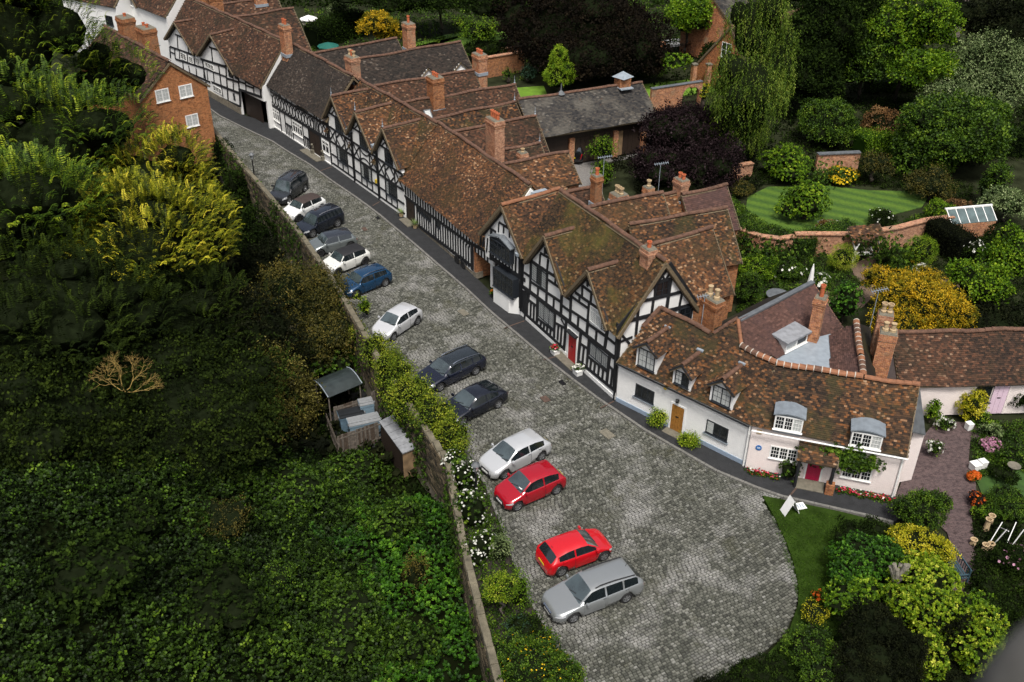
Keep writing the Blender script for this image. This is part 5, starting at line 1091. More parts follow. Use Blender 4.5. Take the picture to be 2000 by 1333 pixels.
def car(cx, cy, hd, kind, L, W, H, col, label, roofmat=None, wb=None, rails=None, doors=2, glass_roof=False, plate_back=False, group='cars parked along the castle wall', clear_rear=False, dashpaper=False, face='grille', wheelmat='alloy', name='parked_car', cat='car'):
    T = TY[kind]; wb = wb or L*.62; f_ov = (L-wb)*.46; xf, xr = f_ov/L, (f_ov+wb)/L; hw = W/2; rw = .31 if kind != 'suv' else .35
    st = sorted(set([0, .008, .02, .04, .065, .10, .14]+[i/34 for i in range(5, 34)]+[.965, .985, .995, 1.]+[T['cowl'], T['s1'], T['r0'], T['r1'], T['side'][0], T['side'][1]]+[p+d for p in T['pil'] for d in (-.009, .009)]+[xf-.075, xf+.075, xr-.075, xr+.075, xf-.05, xf+.05, xr-.05, xr+.05, xf, xr]))
    st = [s for i, s in enumerate(st) if i == 0 or s-st[i-1] > .0035]
    topk = [(a, b*H if b in (1.0,) or a > T['s1'] and a < T['r1'] else b) for a, b in T['top']]
    tk = []
    for a, b in T['top']:
        if a <= T['cowl']: tk.append((a, b*(H/1.45)**.5))
        elif a == T['s1']: tk.append((a, H*.965))
        elif a > T['r1']-.001: tk.append((a, b if b > 1 else max(b, .4)*(1.35 if a < .97 else 1.18)))
        else: tk.append((a, b*H))
    beltk = T['belt']
    def sec(s):
        x = s; zt = ipl(x, tk); zb = min(ipl(x, beltk)*(H/1.45)**.5, zt-.01)
        e0 = min(1., x/.09); e1 = min(1., (1-x)/.08); pl = (1-(1-e0)**2.2*.34)*(1-(1-e1)**2.4*.24); w_ = hw*pl
        zl = .20+.04*(1-min(e0, e1))
        for xc in (xf, xr):
            d = (x-xc)*L; R = rw+.065
            if abs(d) < R: zl = max(zl, math.sqrt(R*R-d*d)+rw-.01)
        c = max(0., min(1., (zt-zb-.05)/(H-ipl(.5, beltk))))
        arch = zl > .3
        z2 = max(.44, zl+.03); z3 = max(.5+.5*(zb-.5), z2+.02, zb-.17); z3 = min(z3, zb-.015)
        tum = w_*(.90-.17*c)
        zs = [zl, zl+.03, min(z2, z3-.01), z3, zb, zb+.012+.0*c, zt-.095*c-.008, zt-.035*c-.004, zt+.008, zt+.016]
        ys = [w_*.90, w_*.965, w_*.995, w_, w_*.965, w_*.945, tum, tum-.07*c-.12*(1-c)*w_, tum*.5, 0.]
        for i in range(1, 10): zs[i] = max(zs[i], zs[i-1]+.001) if i > 1 or True else zs[i]
        return [(-(s-.5)*L, y, z) for y, z in zip(ys, zs)], c
    S_ = [sec(s) for s in st]; NR = 10; groups = {}
    verts = []
    for k, (rows, c) in enumerate(S_):
        verts.append([Vector(p) for p in rows])
    def P(k, r, side): v = verts[k][r]; return Vector((v.x, v.y*side, v.z))
    root = empty(name, (cx, cy, .0), hd, label=label, cat=cat, group=group)
    pm = paint(col[0], *col[1:]); rm = roofmat or pm
    for k in range(len(st)-1):
        xm = (st[k]+st[k+1])/2; cm = (S_[k][1]+S_[k+1][1])/2
        for r in range(NR-1):
            for side in (1, -1):
                key = 'body'
                if r >= 6 and T['cowl'] < xm < T['s1'] and (r >= 7): key = 'windscreen'
                elif r >= 7 and T['r0'] < xm < T['r1']: key = 'rear_window'
                elif r == 5 and T['side'][0] < xm < T['side'][1] and not any(abs(xm-p) < .0091 for p in T['pil']):
                    n_ = sum(xm > p for p in T['pil']); key = ('side_window', n_, side)
                elif r >= 6 and T['s1'] < xm < T['r0']: key = 'roof_panel'
                elif r in (3,) and .004 < xm < .085: key = ('headlight', side)
                elif r == 3 and xm < .0: key = 'grille'
                elif r in (3,) and xm > .955: key = ('tail_light', side)
                elif r in (1, 2, 3, 4) and T['side'][0]-.0 < xm < (T['pil'][0] if True else 1): key = ('door', 0, side)
                elif doors > 1 and r in (2, 3, 4) and T['pil'][0] < xm < min(xr+.06, .80): key = ('door', 1, side)
                if r == 0: key = 'body'
                groups.setdefault(key, []).append((k, r, side))
    def emit(key, nm, mat, shrink=None, off=0., smooth=True):
        idx = {}; vs = []; fs = []
        ks = [q_[0] for q_ in groups[key]]; k0, k1 = min(ks), max(ks)+1
        for k, r, side in groups[key]:
            f = []
            for kk, rr in ((k, r), (k+1, r), (k+1, r+1), (k, r+1)):
                q_ = (kk, rr, side if rr < NR-1 else 1)
                if q_ not in idx:
                    v = P(kk, rr, side)
                    if shrink:
                        if kk == k0: v.x -= shrink
                        if kk == k1: v.x += shrink
                    idx[q_] = len(vs); vs.append(v)
                f.append(idx[q_])
            fs.append(f if side < 0 else f[::-1])
        me = bpy.data.meshes.new(nm); me.from_pydata(vs, [], fs); me.materials.append(mat); me.polygons.foreach_set('use_smooth', [smooth]*len(fs)); me.update()
        o = bpy.data.objects.new(nm, me); COL.objects.link(o); o.parent = root
        return o
    body = emit('body', 'body', pm)
    # nose and tail caps
    mbc = MB()
    for k in (0, len(st)-1):
        ring = [P(k, r, 1) for r in range(NR)]+[P(k, r, -1) for r in range(NR-2, -1, -1)]
        mbc.add(ring, [list(range(len(ring)))] if k else [list(range(len(ring)))[::-1]])
    def local(mb, nm, mat, parent=None, smooth=False):
        me = mb.mesh(nm, mat, smooth); o = bpy.data.objects.new(nm, me); COL.objects.link(o); o.parent = parent or root; return o
    local(mbc, 'bumper', pm)
    for key in list(groups):
        if key == 'body': continue
        if key == 'windscreen' or key == 'rear_window': emit(key, key, M['windscreen' if key == 'windscreen' else 'carglass'])
        elif key == 'roof_panel': emit(key, 'roof', rm if not glass_roof else M['carglass'])
        elif key[0] == 'side_window': emit(key, 'side_window', M['carglass'])
        elif key[0] == 'headlight': emit(key, 'headlight', M['lamp_clear'])
        elif key[0] == 'tail_light': emit(key, 'tail_light', M['lamp_red'] if not clear_rear else M['lamp_clear'])
        elif key[0] == 'door':
            d = emit(key, 'door', pm, shrink=.011)
            ks = [q_[0] for q_ in groups[key]]; k0, k1 = min(ks), max(ks)+1; v = P(k1-1, 4, key[2])
            local(MB().box((v.x+.04, v.y*1.012+key[2]*.012, v.z-.06), (.17, .035, .03)), 'door_handle', M['chrome'] if col[0] in ('silver', 'greyestate', 'audi') else pm, d)
    # dark inner shell
    mb = MB(); fs = []
    ring = [[Vector((P(k, r, s).x*.985, P(k, r, s).y*.965, max(.24, P(k, r, s).z-.03))) for s, r in [(1, r) for r in range(1, NR)]+[(-1, r) for r in range(NR-2, 0, -1)]] for k in range(2, len(st)-2)]
    n_ = len(ring[0]); vs = [v for r_ in ring for v in r_]
    for i in range(len(ring)-1):
        for j in range(n_-1): fs.append([i*n_+j, i*n_+j+1, (i+1)*n_+j+1, (i+1)*n_+j])
    mb.add(vs, fs); local(mb, 'interior', M['trim'])
    local(MB().box((0, 0, .27), (L*.93, W*.84, .16)), 'underbody', M['trim'])
    # wheels
    for sx in (xf, xr):
        for side in (1, -1):
            x = -(sx-.5)*L; y = side*(hw-.115); mbw = MB(); c = (x, y, rw); ax = (0, side, 0)
            mbw.lathe([(rw*.62, -.1), (rw*.96, -.1), (rw, -.06), (rw, .06), (rw*.96, .1), (rw*.66, .105), (rw*.62, .08)], c, 20, ax=ax)
            wl = local(mbw, 'wheel', M['tyre'], smooth=True); mbr = MB()
            mbr.lathe([(rw*.64, .05), (rw*.66, .104), (rw*.60, .104), (rw*.57, .05)], c, 20, ax=ax); mbr.lathe([(rw*.6, .03), (0.0, .03)], c, 16, ax=ax, mi=1); mbr.lathe([(rw*.16, .05), (rw*.14, .1), (0., .105)], c, 8, ax=ax)
            for j in range(5):
                a = j*2*math.pi/5+.3; dv = Vector((math.cos(a), 0, math.sin(a))); C_w = Vector(c)+Vector((0, side*.085, 0))
                mbr.bar(C_w+dv*rw*.1, C_w+dv*rw*.6, .075, .03, up=(0, side, 0))
            local(mbr, 'rim', [M[wheelmat], M['trim']], wl)
    # mirrors, grille, plates, bumpers strips, wipers
    km = min(range(len(st)), key=lambda k: abs(st[k]-(T['cowl']+.055)))
    for side in (1, -1):
        v = P(km, 5, side); local(MB().box((v.x, v.y+side*.13, v.z+.06), (.11, .2, .13), 0, taper=.8), 'door_mirror', pm if col[0] != 'audi' else pm)
    k3 = 3
    z = verts[1][3].z
    gw = hw*.62
    local(MB().box((L/2-.015, 0, z-.03), (.06, gw*1.25, .14)), 'grille', M['trim' if face == 'grille' else 'chrome']); local(MB().box((L/2+.004, 0, .34), (.05, hw*1.15, .11)), 'lower_grille', M['trim'])
    if face == 'chrome':
        for j in range(3): local(MB().box((L/2+.02, 0, z-.07+j*.045), (.04, gw*1.2, .016)), 'grille_bar', M['chrome'])
    local(MB().box((L/2+.03, 0, .42), (.02, .52, .11)), 'number_plate', M['plate_w']); local(MB().box((-L/2-.012, 0, .62), (.02, .52, .11)), 'number_plate', M['plate_y'])
    for y in (-.28, .25):
        v = verts[min(range(len(st)), key=lambda k: abs(st[k]-T['cowl']-.006))][9]; local(MB().bar((v.x+.02, y, v.z-.005), (v.x-.10, y+.48, v.z+.105), .025, .02), 'wiper', M['trim'])
    if rails:
        for side in (1, -1):
            pts = []
            for f in (T['s1']+.04, .5, .65, T['r0']-.02):
                k = min(range(len(st)), key=lambda k: abs(st[k]-f)); v = P(k, 7, side); pts.append(v+Vector((0, side*.0, .07 if 0 < len(pts) < 3 else .02)))
            local(MB().tube(pts, .03, 6), 'roof_rail', M[rails])
    kk = min(range(len(st)), key=lambda k: abs(st[k]-(T['r0']-.03))); v = verts[kk][9]; local(MB().tube([(v.x, 0, v.z-.01), (v.x-.08, 0, v.z+.16)], .012, 5), 'aerial', M['trim'])
    if dashpaper:
        a = verts[min(range(len(st)), key=lambda k: abs(st[k]-T['cowl']-.03))][8]; local(MB().prism([Vector((a.x, a.y-.1, a.z+.012)), Vector((a.x-.2, a.y-.1, a.z+.10)), Vector((a.x-.2, a.y+.15, a.z+.10)), Vector((a.x, a.y+.15, a.z+.012))], (0, 0, -.004)), 'parking_permit', M['plate_w'])
    return root
def park(fw, rw_, kind, L, W, H, col, label, wb=None, side=1, hdg=None, **k):
    """near-side wheels' feet read from the picture; side=+1 when they are the car's left wheels"""
    a, b = at(*fw, 0), at(*rw_, 0); d = (a-b); d.normalize(); hd = math.atan2(d.y, d.x) if hdg is None else math.radians(hdg); d = Vector((math.cos(hd), math.sin(hd), 0))
    lf = Vector((-d.y, d.x, 0)); wb = wb or L*.62; f_ov = (L-wb)*.46
    mid = (a+b)/2; off = L/2-f_ov-wb/2           # body centre relative to the middle of the wheelbase
    c = mid-d*off-lf*side*(W/2-.08)
    if label.find('yard') < 0:      # keep the nose (or tail) clear of the wall
        sg = 1 if side > 0 else -1
        for _ in range(40):
            m_ = 9.
            for s_ in (-.4, 0, .4):
                n_p = c+d*(L/2+.06)*sg+lf*s_*W
                for i in range(len(WL)-1):
                    ab_ = WL[i+1]-WL[i]; t_ = max(0, min(1, (n_p-WL[i]).dot(ab_)/ab_.dot(ab_))); q_ = WL[i]+ab_*t_; dv = n_p-q_; m_ = min(m_, dv.length*(1 if dv.dot(nrm[i]) < 0 else -1)) if abs(dv.length) < 4 else m_
            if m_ > .30: break
            c = c-d*sg*.06

    return car(c.x, c.y, hd, kind, L, W, H, col, label, wb=wb, **k)
park((1118.5, 1216), (1223, 1176), 'estate', 4.9, 1.85, 1.50, ('greyestate', (.27, .285, .29), .45, .25), 'grey estate car nearest the grass wedge, nose towards the wall', wb=2.87, rails='trim', face='chrome')
park((1179.5, 1094), (1094.7, 1125.5), 'hatch', 3.75, 1.66, 1.42, ('red', (.50, .006, .012), .05, .25), 'bright red hatchback parked facing away from the wall, dark rear window towards it', wb=2.41, side=-1)
park((1009.6, 998), (1087.4, 964.8), 'hatch', 3.9, 1.70, 1.52, ('deepred', (.36, .004, .014), .2, .22), 'dark cherry red hatchback with a paper on its dashboard beside the silver car', wb=2.5, dashpaper=True)
park((984, 936), (1058, 898.5), 'hatch', 4.25, 1.75, 1.46, ('silver', (.56, .57, .58), .4, .28), 'silver five-door hatchback close beside the cherry red one', wb=2.61)
park((902, 823), (975, 805), 'coupe', 4.4, 1.80, 1.42, ('inky', (.008, .010, .018), .3, .15), 'glossy black sloping-backed car half under the ivy hedge', wb=2.7, hdg=math.degrees(math.atan2(*(lambda v: (v.y, v.x))(at(863, 763)-at(926, 734)))))
park((863, 763), (926, 734), 'estate', 4.7, 1.83, 1.44, ('audi', (.010, .013, .028), .4, .18), 'dark navy estate with bright roof rails and a large glass roof panel', wb=2.8, rails='chrome', glass_roof=True)
park((767.8, 666.2), (815.8, 634), 'hatch', 3.82, 1.65, 1.44, ('silverlight', (.58, .585, .60), .3, .3), 'light silver hatchback parked alone below the golden creeper', wb=2.49)
_hd = 0
def hdg_of(a, b): v = at(*a)-at(*b); return math.degrees(math.atan2(v.y, v.x))
_h = hdg_of((620, 504), (669.6, 491.5))
park((697, 582), (752, 560), 'mini', 3.96, 1.70, 1.43, ('blue', (.007, .048, .115), .4, .22), 'blue small estate car with silver roof rails', wb=2.55, rails='chrome', face='chrome')
park((656, 541), (708, 520), 'mini', 3.7, 1.68, 1.41, ('cream', (.66, .66, .62), .05, .25), 'white small car with a black fabric roof beside the blue one', wb=2.47, roofmat=M['roof_black'], wheelmat='trim')
park((620, 504), (669.6, 491.5), 'mini', 3.75, 1.70, 1.42, ('greygreen', (.16, .18, .18), .4, .25), 'grey three-door small car with dark roof and black wheels', wb=2.5, roofmat=paint('darkroof', (.03, .035, .045), .3, .2), wheelmat='trim', doors=1)
park((596, 471), (641, 452), 'suv', 4.15, 1.77, 1.58, ('blackblue', (.012, .016, .026), .4, .2), 'blue-black crossover with pale roof rails and angled tail', wb=2.53, rails='alloy')
park((567, 441), (612, 421), 'mini', 3.75, 1.70, 1.40, ('white', (.70, .71, .70), .05, .25), 'white small convertible with a brown fabric roof', wb=2.47, roofmat=M['roof_brown'], wheelmat='trim')
park((549, 411), (579, 388), 'suv', 4.2, 1.80, 1.74, ('charcoal', (.030, .033, .038), .4, .25), 'boxy dark grey off-roader, furthest up the street', wb=2.6, rails='chrome')
park((1150, 288), (1136, 322), 'suv', 4.3, 1.9, 1.65, ('black2', (.010, .011, .013), .3, .2), 'black car with a yellow rear plate in the gravel yard by the barn', wb=2.66, side=-1, group='')
# ================================================================= vegetation
def tmpl(kind):
    """leaf-spray templates: quads as (m,4,3) around the origin growing along +Z"""
    r = np.random.default_rng(5); Q = []
    def leaf(p, d, L, w_, n):
        d = d/np.linalg.norm(d); s = np.cross(d, n); s /= (np.linalg.norm(s)+1e-9)
        Q.append([p, p+d*L*.5+s*w_/2, p+d*L, p+d*L*.5-s*w_/2])
    A = lambda *x: np.array(x, float)
    if kind == 'frond':      # arching pinnate frond
        for i in range(8):
            t = i/7; p = A(0, t*.75, .35*math.sin(t*2.2)); dn = .5-.7*t
            for s in (1, -1): leaf(p, A(s*1., .45, -.25+r.uniform(-.1, .1)), .26*(1-.55*t)+.03, .095, A(0, 0, 1))
        leaf(A(0, .75, .28), A(0, 1, -.5), .16, .07, A(0, 0, 1))
    elif kind == 'spray':
        for i in range(9):
            d = r.normal(size=3); d[2] = abs(d[2])+.25; leaf(r.normal(size=3)*.13, d, r.uniform(.15, .26), .145, r.normal(size=3)+A(0, 0, 1))
    elif kind == 'fine':
        for i in range(12):
            d = r.normal(size=3); d[2] = abs(d[2]); leaf(r.normal(size=3)*.17, d, r.uniform(.09, .15), .085, r.normal(size=3)+A(0, 0, 1))
    elif kind == 'needle':
        for i in range(12):
            t = i/12; leaf(A(0, 0, t*.35), A(math.cos(i*2.4), math.sin(i*2.4), .6+t), .17*(1-.4*t), .03, r.normal(size=3))
    elif kind == 'broad':
        for i in range(6):
            a = i*2.4; leaf(A(0, 0, i*.02), A(math.cos(a), math.sin(a), .35+.05*i), r.uniform(.22, .32), .17, A(0, 0, 1)+r.normal(size=3)*.3)
    elif kind == 'strand':   # hanging strand of small leaves
        for i in range(16):
            t = i/16; leaf(A(.05*math.sin(t*5), .06*t, -t*1.25), A(r.normal()*.8, r.normal()*.8, -1), .13, .045, r.normal(size=3))
    elif kind == 'ivyl':
        for i in range(4):
            a = i*1.7; leaf(A(0, 0, i*.03), A(math.cos(a), math.sin(a), .4+.1*i), r.uniform(.24, .36), .24, A(0, 0, 1)+r.normal(size=3)*.35)
    elif kind == 'flower':
        for i in range(5):
            a = i*2*math.pi/5; leaf(A(0, 0, .04), A(math.cos(a), math.sin(a), .25), .09, .085, A(0, 0, 1))
    elif kind == 'blade':
        for i in range(9):
            d = A(r.normal()*.35, r.normal()*.35, 1); leaf(A(r.normal()*.08, r.normal()*.08, 0), d, r.uniform(.2, .4), .035, r.normal(size=3))
    elif kind == 'spike':
        for i in range(26):
            a = i*2.4; e = .15+1.3*(i/26); leaf(A(0, 0, .05), A(math.cos(a), math.sin(a), e), .62, .05, A(0, 0, 1))
    return np.array(Q)
TM = {k: tmpl(k) for k in ('frond', 'spray', 'fine', 'needle', 'broad', 'strand', 'ivyl', 'flower', 'blade', 'spike')}
def scatter(name, kind, pos, dirs, scale, mat, tint=None, parent=None, rnd=.5, stuff=False, droop=0.):
    pos = np.asarray(pos, float); n = len(pos)
    if n == 0: return None
    T = TM[kind]; m_ = len(T); d = np.asarray(dirs, float)+rng.normal(0, rnd*.5, (n, 3)); 
    d[:, 2] -= droop
    if kind == 'strand': d = np.tile([0, 0, 1.], (n, 1))+rng.normal(0, .08, (n, 3))
    d /= np.linalg.norm(d, axis=1)[:, None]+1e-9
    if kind == 'frond':   # frond grows outward: its length along the horizontal part of d, upright normal
        y = d.copy(); y[:, 2] *= .5; y /= np.linalg.norm(y, axis=1)[:, None]+1e-9; x = np.cross(y, [0, 0, 1.]); x /= np.linalg.norm(x, axis=1)[:, None]+1e-6; z = np.cross(x, y)
    else:
        z = d; h_ = np.where(np.abs(z[:, 2:3]) > .9, [[1., 0, 0]], [[0, 0, 1.]]); x = np.cross(h_, z); x /= np.linalg.norm(x, axis=1)[:, None]+1e-9; y = np.cross(z, x)
        a = rng.uniform(0, 6.28, n)[:, None]; x, y = x*np.cos(a)+y*np.sin(a), y*np.cos(a)-x*np.sin(a)
    s = (scale*rng.uniform(.75, 1.3, n))[:, None, None, None]
    V = T[None]*s; W = V[..., 0:1]*x[:, None, None, :]+V[..., 1:2]*y[:, None, None, :]+V[..., 2:3]*z[:, None, None, :]+pos[:, None, None, :]
    W = W.reshape(-1, 3); F_ = np.arange(len(W)).reshape(-1, 4)
    t = rng.beta(2, 2.4, n) if tint is None else tint
    tt = np.clip(np.repeat(t, m_)+rng.normal(0, .10, n*m_), 0, 1)
    O = pos.mean(0) if parent is None else np.array(parent.location)
    if parent is None: O[2] = pos[:, 2].min()
    o = link(name, np_mesh(name, W-O, F_, mat, tint=np.repeat(tt, 4)), parent, Matrix.Translation(Vector(O)))
    if stuff: o['kind'] = 'stuff'
    return o
ICO = None
def ico(r_):
    import bmesh
    bm = bmesh.new(); bmesh.ops.create_icosphere(bm, subdivisions=2, radius=1); v = np.array([x.co[:] for x in bm.verts]); f = [[y.index for y in x.verts] for x in bm.faces]; bm.free(); return v, f
IV, IF = ico(1)
TRI = [0]
def lobes_auto(c, R, n, seed, k=.45, low=-.5):
    r = np.random.default_rng(seed); L = [(np.array(c), np.array(R)*.86)]
    for i in range(n):
        d = r.normal(size=3); d /= np.linalg.norm(d); d[2] = max(d[2], low); L.append((np.array(c)+d*np.array(R)*r.uniform(.52, .78), np.array(R)*r.uniform(k*.7, k*1.15)))
    return L
def crown(root, lobes, mat, kind='spray', dens=5., scale=1., rnd=.9, core=True, name='crown', low=-.35, hollow=.0, droop=0., tbias=0., wild=.10, coremat=None, coresc=.70):
    pos = []; dr = []; tn = []; C = np.array([l[0] for l in lobes]); RR = np.array([l[1] for l in lobes])
    for li, (c, R) in enumerate(lobes):
        dens_ = dens*(1.45 if kind == 'spray' and dens > 4.4 and name == 'crown' else 1.); area = 4*math.pi*((R[0]*R[1])**1.6/3+(R[0]*R[2])**1.6/3+(R[1]*R[2])**1.6/3)**(1/1.6); n = int(area*dens_)
        d = rng.normal(size=(n, 3)); d /= np.linalg.norm(d, axis=1)[:, None]; d = d[d[:, 2] > low]
        rr = 1-np.abs(rng.normal(0, wild, len(d)))*1.3+rng.uniform(0, wild*1.4, len(d))
        bump = 1+.09*np.sin(d[:, 0]*7+li)*np.sin(d[:, 1]*6+2*li)*1.3+.06*np.sin(d[:, 2]*9+li*3)
        p = c+d*R*(rr*bump)[:, None]
        q = (p[:, None, :]-C[None])/RR[None]; inside = ((q**2).sum(2) < .62); inside[:, li] = False
        vw_ = np.array(CAM)-p; vw_ /= np.linalg.norm(vw_, axis=1)[:, None]; q2 = -(np.array(CAM)-p); wz = q2@np.array(cF); px_ = 1000+FOC*(q2@np.array(cR))/wz; py_ = 666.5-FOC*(q2@np.array(cV))/wz
        k = ~inside.any(1) & ((d*vw_).sum(1) > -.42) & (px_ > -260) & (px_ < 2260) & (py_ > -260) & (py_ < 1560); pos.append(p[k]); dr.append((d/R*np.mean(R))[k]); tn.append(np.clip(rng.beta(2, 2.6, k.sum())+tbias+.16*np.sin(p[k][:, 0]*1.7+li)*np.sin(p[k][:, 2]*2.1+p[k][:, 1]), 0, 1))
    pos = np.concatenate(pos); dr = np.concatenate(dr); tn = np.concatenate(tn)
    TRI[0] += len(pos)*len(TM[kind])*2
    dr = dr+np.array([0, 0, .35])
    o = scatter(name, kind, pos, dr, scale, mat, tn, root, rnd, droop=droop)
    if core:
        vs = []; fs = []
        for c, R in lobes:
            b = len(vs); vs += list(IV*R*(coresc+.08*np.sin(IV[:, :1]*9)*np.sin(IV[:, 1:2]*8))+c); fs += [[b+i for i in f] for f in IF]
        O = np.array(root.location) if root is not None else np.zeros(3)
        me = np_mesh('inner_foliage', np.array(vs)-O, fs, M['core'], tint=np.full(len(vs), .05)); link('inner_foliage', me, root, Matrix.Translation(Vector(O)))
    return o
def trunk(root, base, top, r=.2, mat='bark', limbs=(), bend=.15, n=7, name='trunk'):
    b, t = Vector(base), Vector(top); mb = MB(); k = 6; pts = [b.lerp(t, i/k)+Vector((random.uniform(-bend, bend), random.uniform(-bend, bend), 0))*(0 < i < k) for i in range(k+1)]
    mb.tube(pts, [r*(1.25-.9*i/k) for i in range(k+1)], n)
    for l in limbs:
        s_ = pts[random.randint(2, k-1)]; e = Vector(l); m1 = s_.lerp(e, .5)+Vector((0, 0, (e-s_).length*.15)); mb.tube([s_, m1, e], [r*.5, r*.3, r*.1], 5)
    return mb.build(name, M[mat], root, smooth=True)
def px_lobe(cx, cy, rx, ry, z, depth=1.):
    """ellipsoid whose outline in the picture is rx by ry about (cx, cy), centre at height z"""
    c = at(cx, cy, z); s = ppm(c); R = rx/s; dn = (c-CAM).normalized(); sp = -dn.z; cp = math.sqrt(1-sp*sp); h_ = ry/s
    rz2 = (h_*h_-(R*depth*sp)**2)/(cp*cp); rz = math.sqrt(max(rz2, (R*.35)**2)); return np.array(c), np.array([R, R*depth, rz])
SEED = [100]
def tree(name, label, mat, lobes, kind='spray', dens=5., scale=1., nl=7, cat='tree', group=None, ground=0., trunk_r=.18, bark='bark', k=.5, limbs=3, low=-.45, show_trunk=True, flowers=None, **kw):
    SEED[0] += 1; Ls = []; C0 = None
    for l in lobes:
        c, R = px_lobe(*l[:5], *(l[5:6])); C0 = c if C0 is None else C0
        Ls += lobes_auto(c, R, nl, SEED[0]+len(Ls), k, low)
    base = Vector((C0[0], C0[1], ground)); root = empty(name, base, label=label, cat=cat, group=group)
    if show_trunk: trunk(root, base, (C0[0], C0[1], C0[2]+.3*Ls[0][1][2]), trunk_r, bark, [Ls[i][0] for i in range(1, min(len(Ls), limbs+1))])
    crown(root, Ls, G[mat] if isinstance(mat, str) else mat, kind, dens, scale, **kw)
    if flowers:
        fm, n, s_ = flowers; allp = []; alld = []
        for c, R in Ls:
            d = rng.normal(size=(n, 3)); d /= np.linalg.norm(d, axis=1)[:, None]; d = d[d[:, 2] > -.1]; allp.append(c+d*R*1.06); alld.append(d)
        scatter('blossom', 'flower', np.concatenate(allp), np.concatenate(alld), s_, G[fm], None, root, .4)
    return root
def bush(label, mat, cx, cyb, rx, h, kind='spray', dens=7., scale=.6, nl=5, name='shrub', cat='shrub', z0=0., depth=1., k=.5, **kw):
    """shrub standing on the ground: cx, cyb = middle of its foot; rx half width in px, h height in metres"""
    b = at(cx, cyb, z0); s = ppm(b); R = rx/s; SEED[0] += 1
    root = empty(name, b, label=label, cat=cat, group=kw.pop('group', None)); fl = kw.pop('flowers', None); c = np.array([b.x, b.y, z0+h*.5])
    Ls = lobes_auto(c, (R*.95, R*depth*.95, h*.5), nl, SEED[0], k)
    MB().tube([(b.x, b.y, z0), (b.x, b.y, z0+h*.5)], [.06, .03], 5).build('stem', M['bark'], root)
    crown(root, Ls, G[mat], kind, dens, scale, **kw)
    if fl:
        fm, n, s_ = fl; allp = []; alld = []
        for c, R_k in Ls:
            d = rng.normal(size=(n, 3)); d /= np.linalg.norm(d, axis=1)[:, None]; d = d[d[:, 2] > -.1]; allp.append(c+d*R_k*1.08); alld.append(d)
        scatter('blossom', 'flower', np.concatenate(allp), np.concatenate(alld), s_, G[fm], None, root, .4)
    return root
# ---- the castle side: big trees
tree('frond_tree', 'towering dark green tree with light feathery frond tips, filling the upper left corner', 'frond', [(10, 100, 165, 190, 14.), (110, 280, 150, 125, 11.), (20, 420, 160, 130, 10.), (195, 330, 70, 90, 9.), (205, 165, 75, 80, 10.)], kind='frond', dens=5.4, scale=.8, coresc=.6, tbias=.08, nl=14, ground=-2, trunk_r=.5, limbs=6, wild=.2, rnd=.5)
tree('frond_tree', 'tree with golden-green feathery fronds below the brick gable house', 'gold_frond', [(310, 360, 105, 95, 8.5), (290, 460, 150, 115, 8.), (385, 455, 70, 90, 6.)], kind='frond', dens=9, scale=.66, coresc=.6, tbias=.08, nl=14, ground=-2, trunk_r=.4, limbs=6, wild=.2, rnd=.5)
tree('yew_tree', 'broad very dark yew under the two feathery trees', 'yew', [(90, 600, 230, 150, 8.), (330, 620, 170, 110, 5.)], kind='frond', dens=5, scale=.8, coresc=.6, nl=16, k=.36, ground=-2, trunk_r=.4, wild=.26)
tree('yew_tree', 'near-black yew spreading below the bare lichen-yellow branches', 'yew', [(300, 800, 260, 150, 4.5), (80, 850, 200, 160, 6.)], kind='spray', dens=6, scale=.85, nl=16, k=.36, ground=-2, trunk_r=.4, wild=.26)
tree('yew_tree', 'black-green yew between the pale twiggy scrub and the feathery golden tree', 'black', [(470, 700, 130, 150, 1.5), (520, 560, 60, 90, -.5)], kind='spray', dens=6, scale=.8, nl=12, k=.36, ground=-3, trunk_r=.3, wild=.16)
tree('scrub', 'olive-brown scrubby bush hiding the wall behind the blue and white small cars', 'olive', [(590, 610, 85, 95, .6), (640, 560, 45, 40, .8), (645, 660, 55, 50, .3)], kind='fine', dens=12, scale=1.0, nl=7, cat='bush', ground=-3.2, trunk_r=.12, wild=.18)
tree('scrub', 'pale straw-green twiggy scrub left of the bin enclosure', 'straw', [(545, 790, 75, 110, -.6), (500, 690, 60, 80, .8), (470, 600, 40, 50, 1.)], kind='fine', dens=14, scale=1.05, nl=6, cat='bush', ground=-3.2, trunk_r=.1, wild=.25)
tree('wall_creeper', 'dark creeper hanging over the castle side of the wall near the street lamp', 'dark', [(470, 390, 35, 60, -1.2), (505, 470, 40, 70, -1.5), (440, 320, 22, 45, -.6)], kind='spray', dens=7, scale=.8, nl=5, cat='creeper', ground=-3.2, show_trunk=False)
tree('small_tree', 'dark glossy bush between the twiggy scrub and the curved-roof shelter', 'green', [(640, 700, 50, 45, -1.0), (590, 690, 35, 40, -1.)], kind='broad', dens=6, scale=.8, nl=5, cat='bush', ground=-3.2, wild=.15)
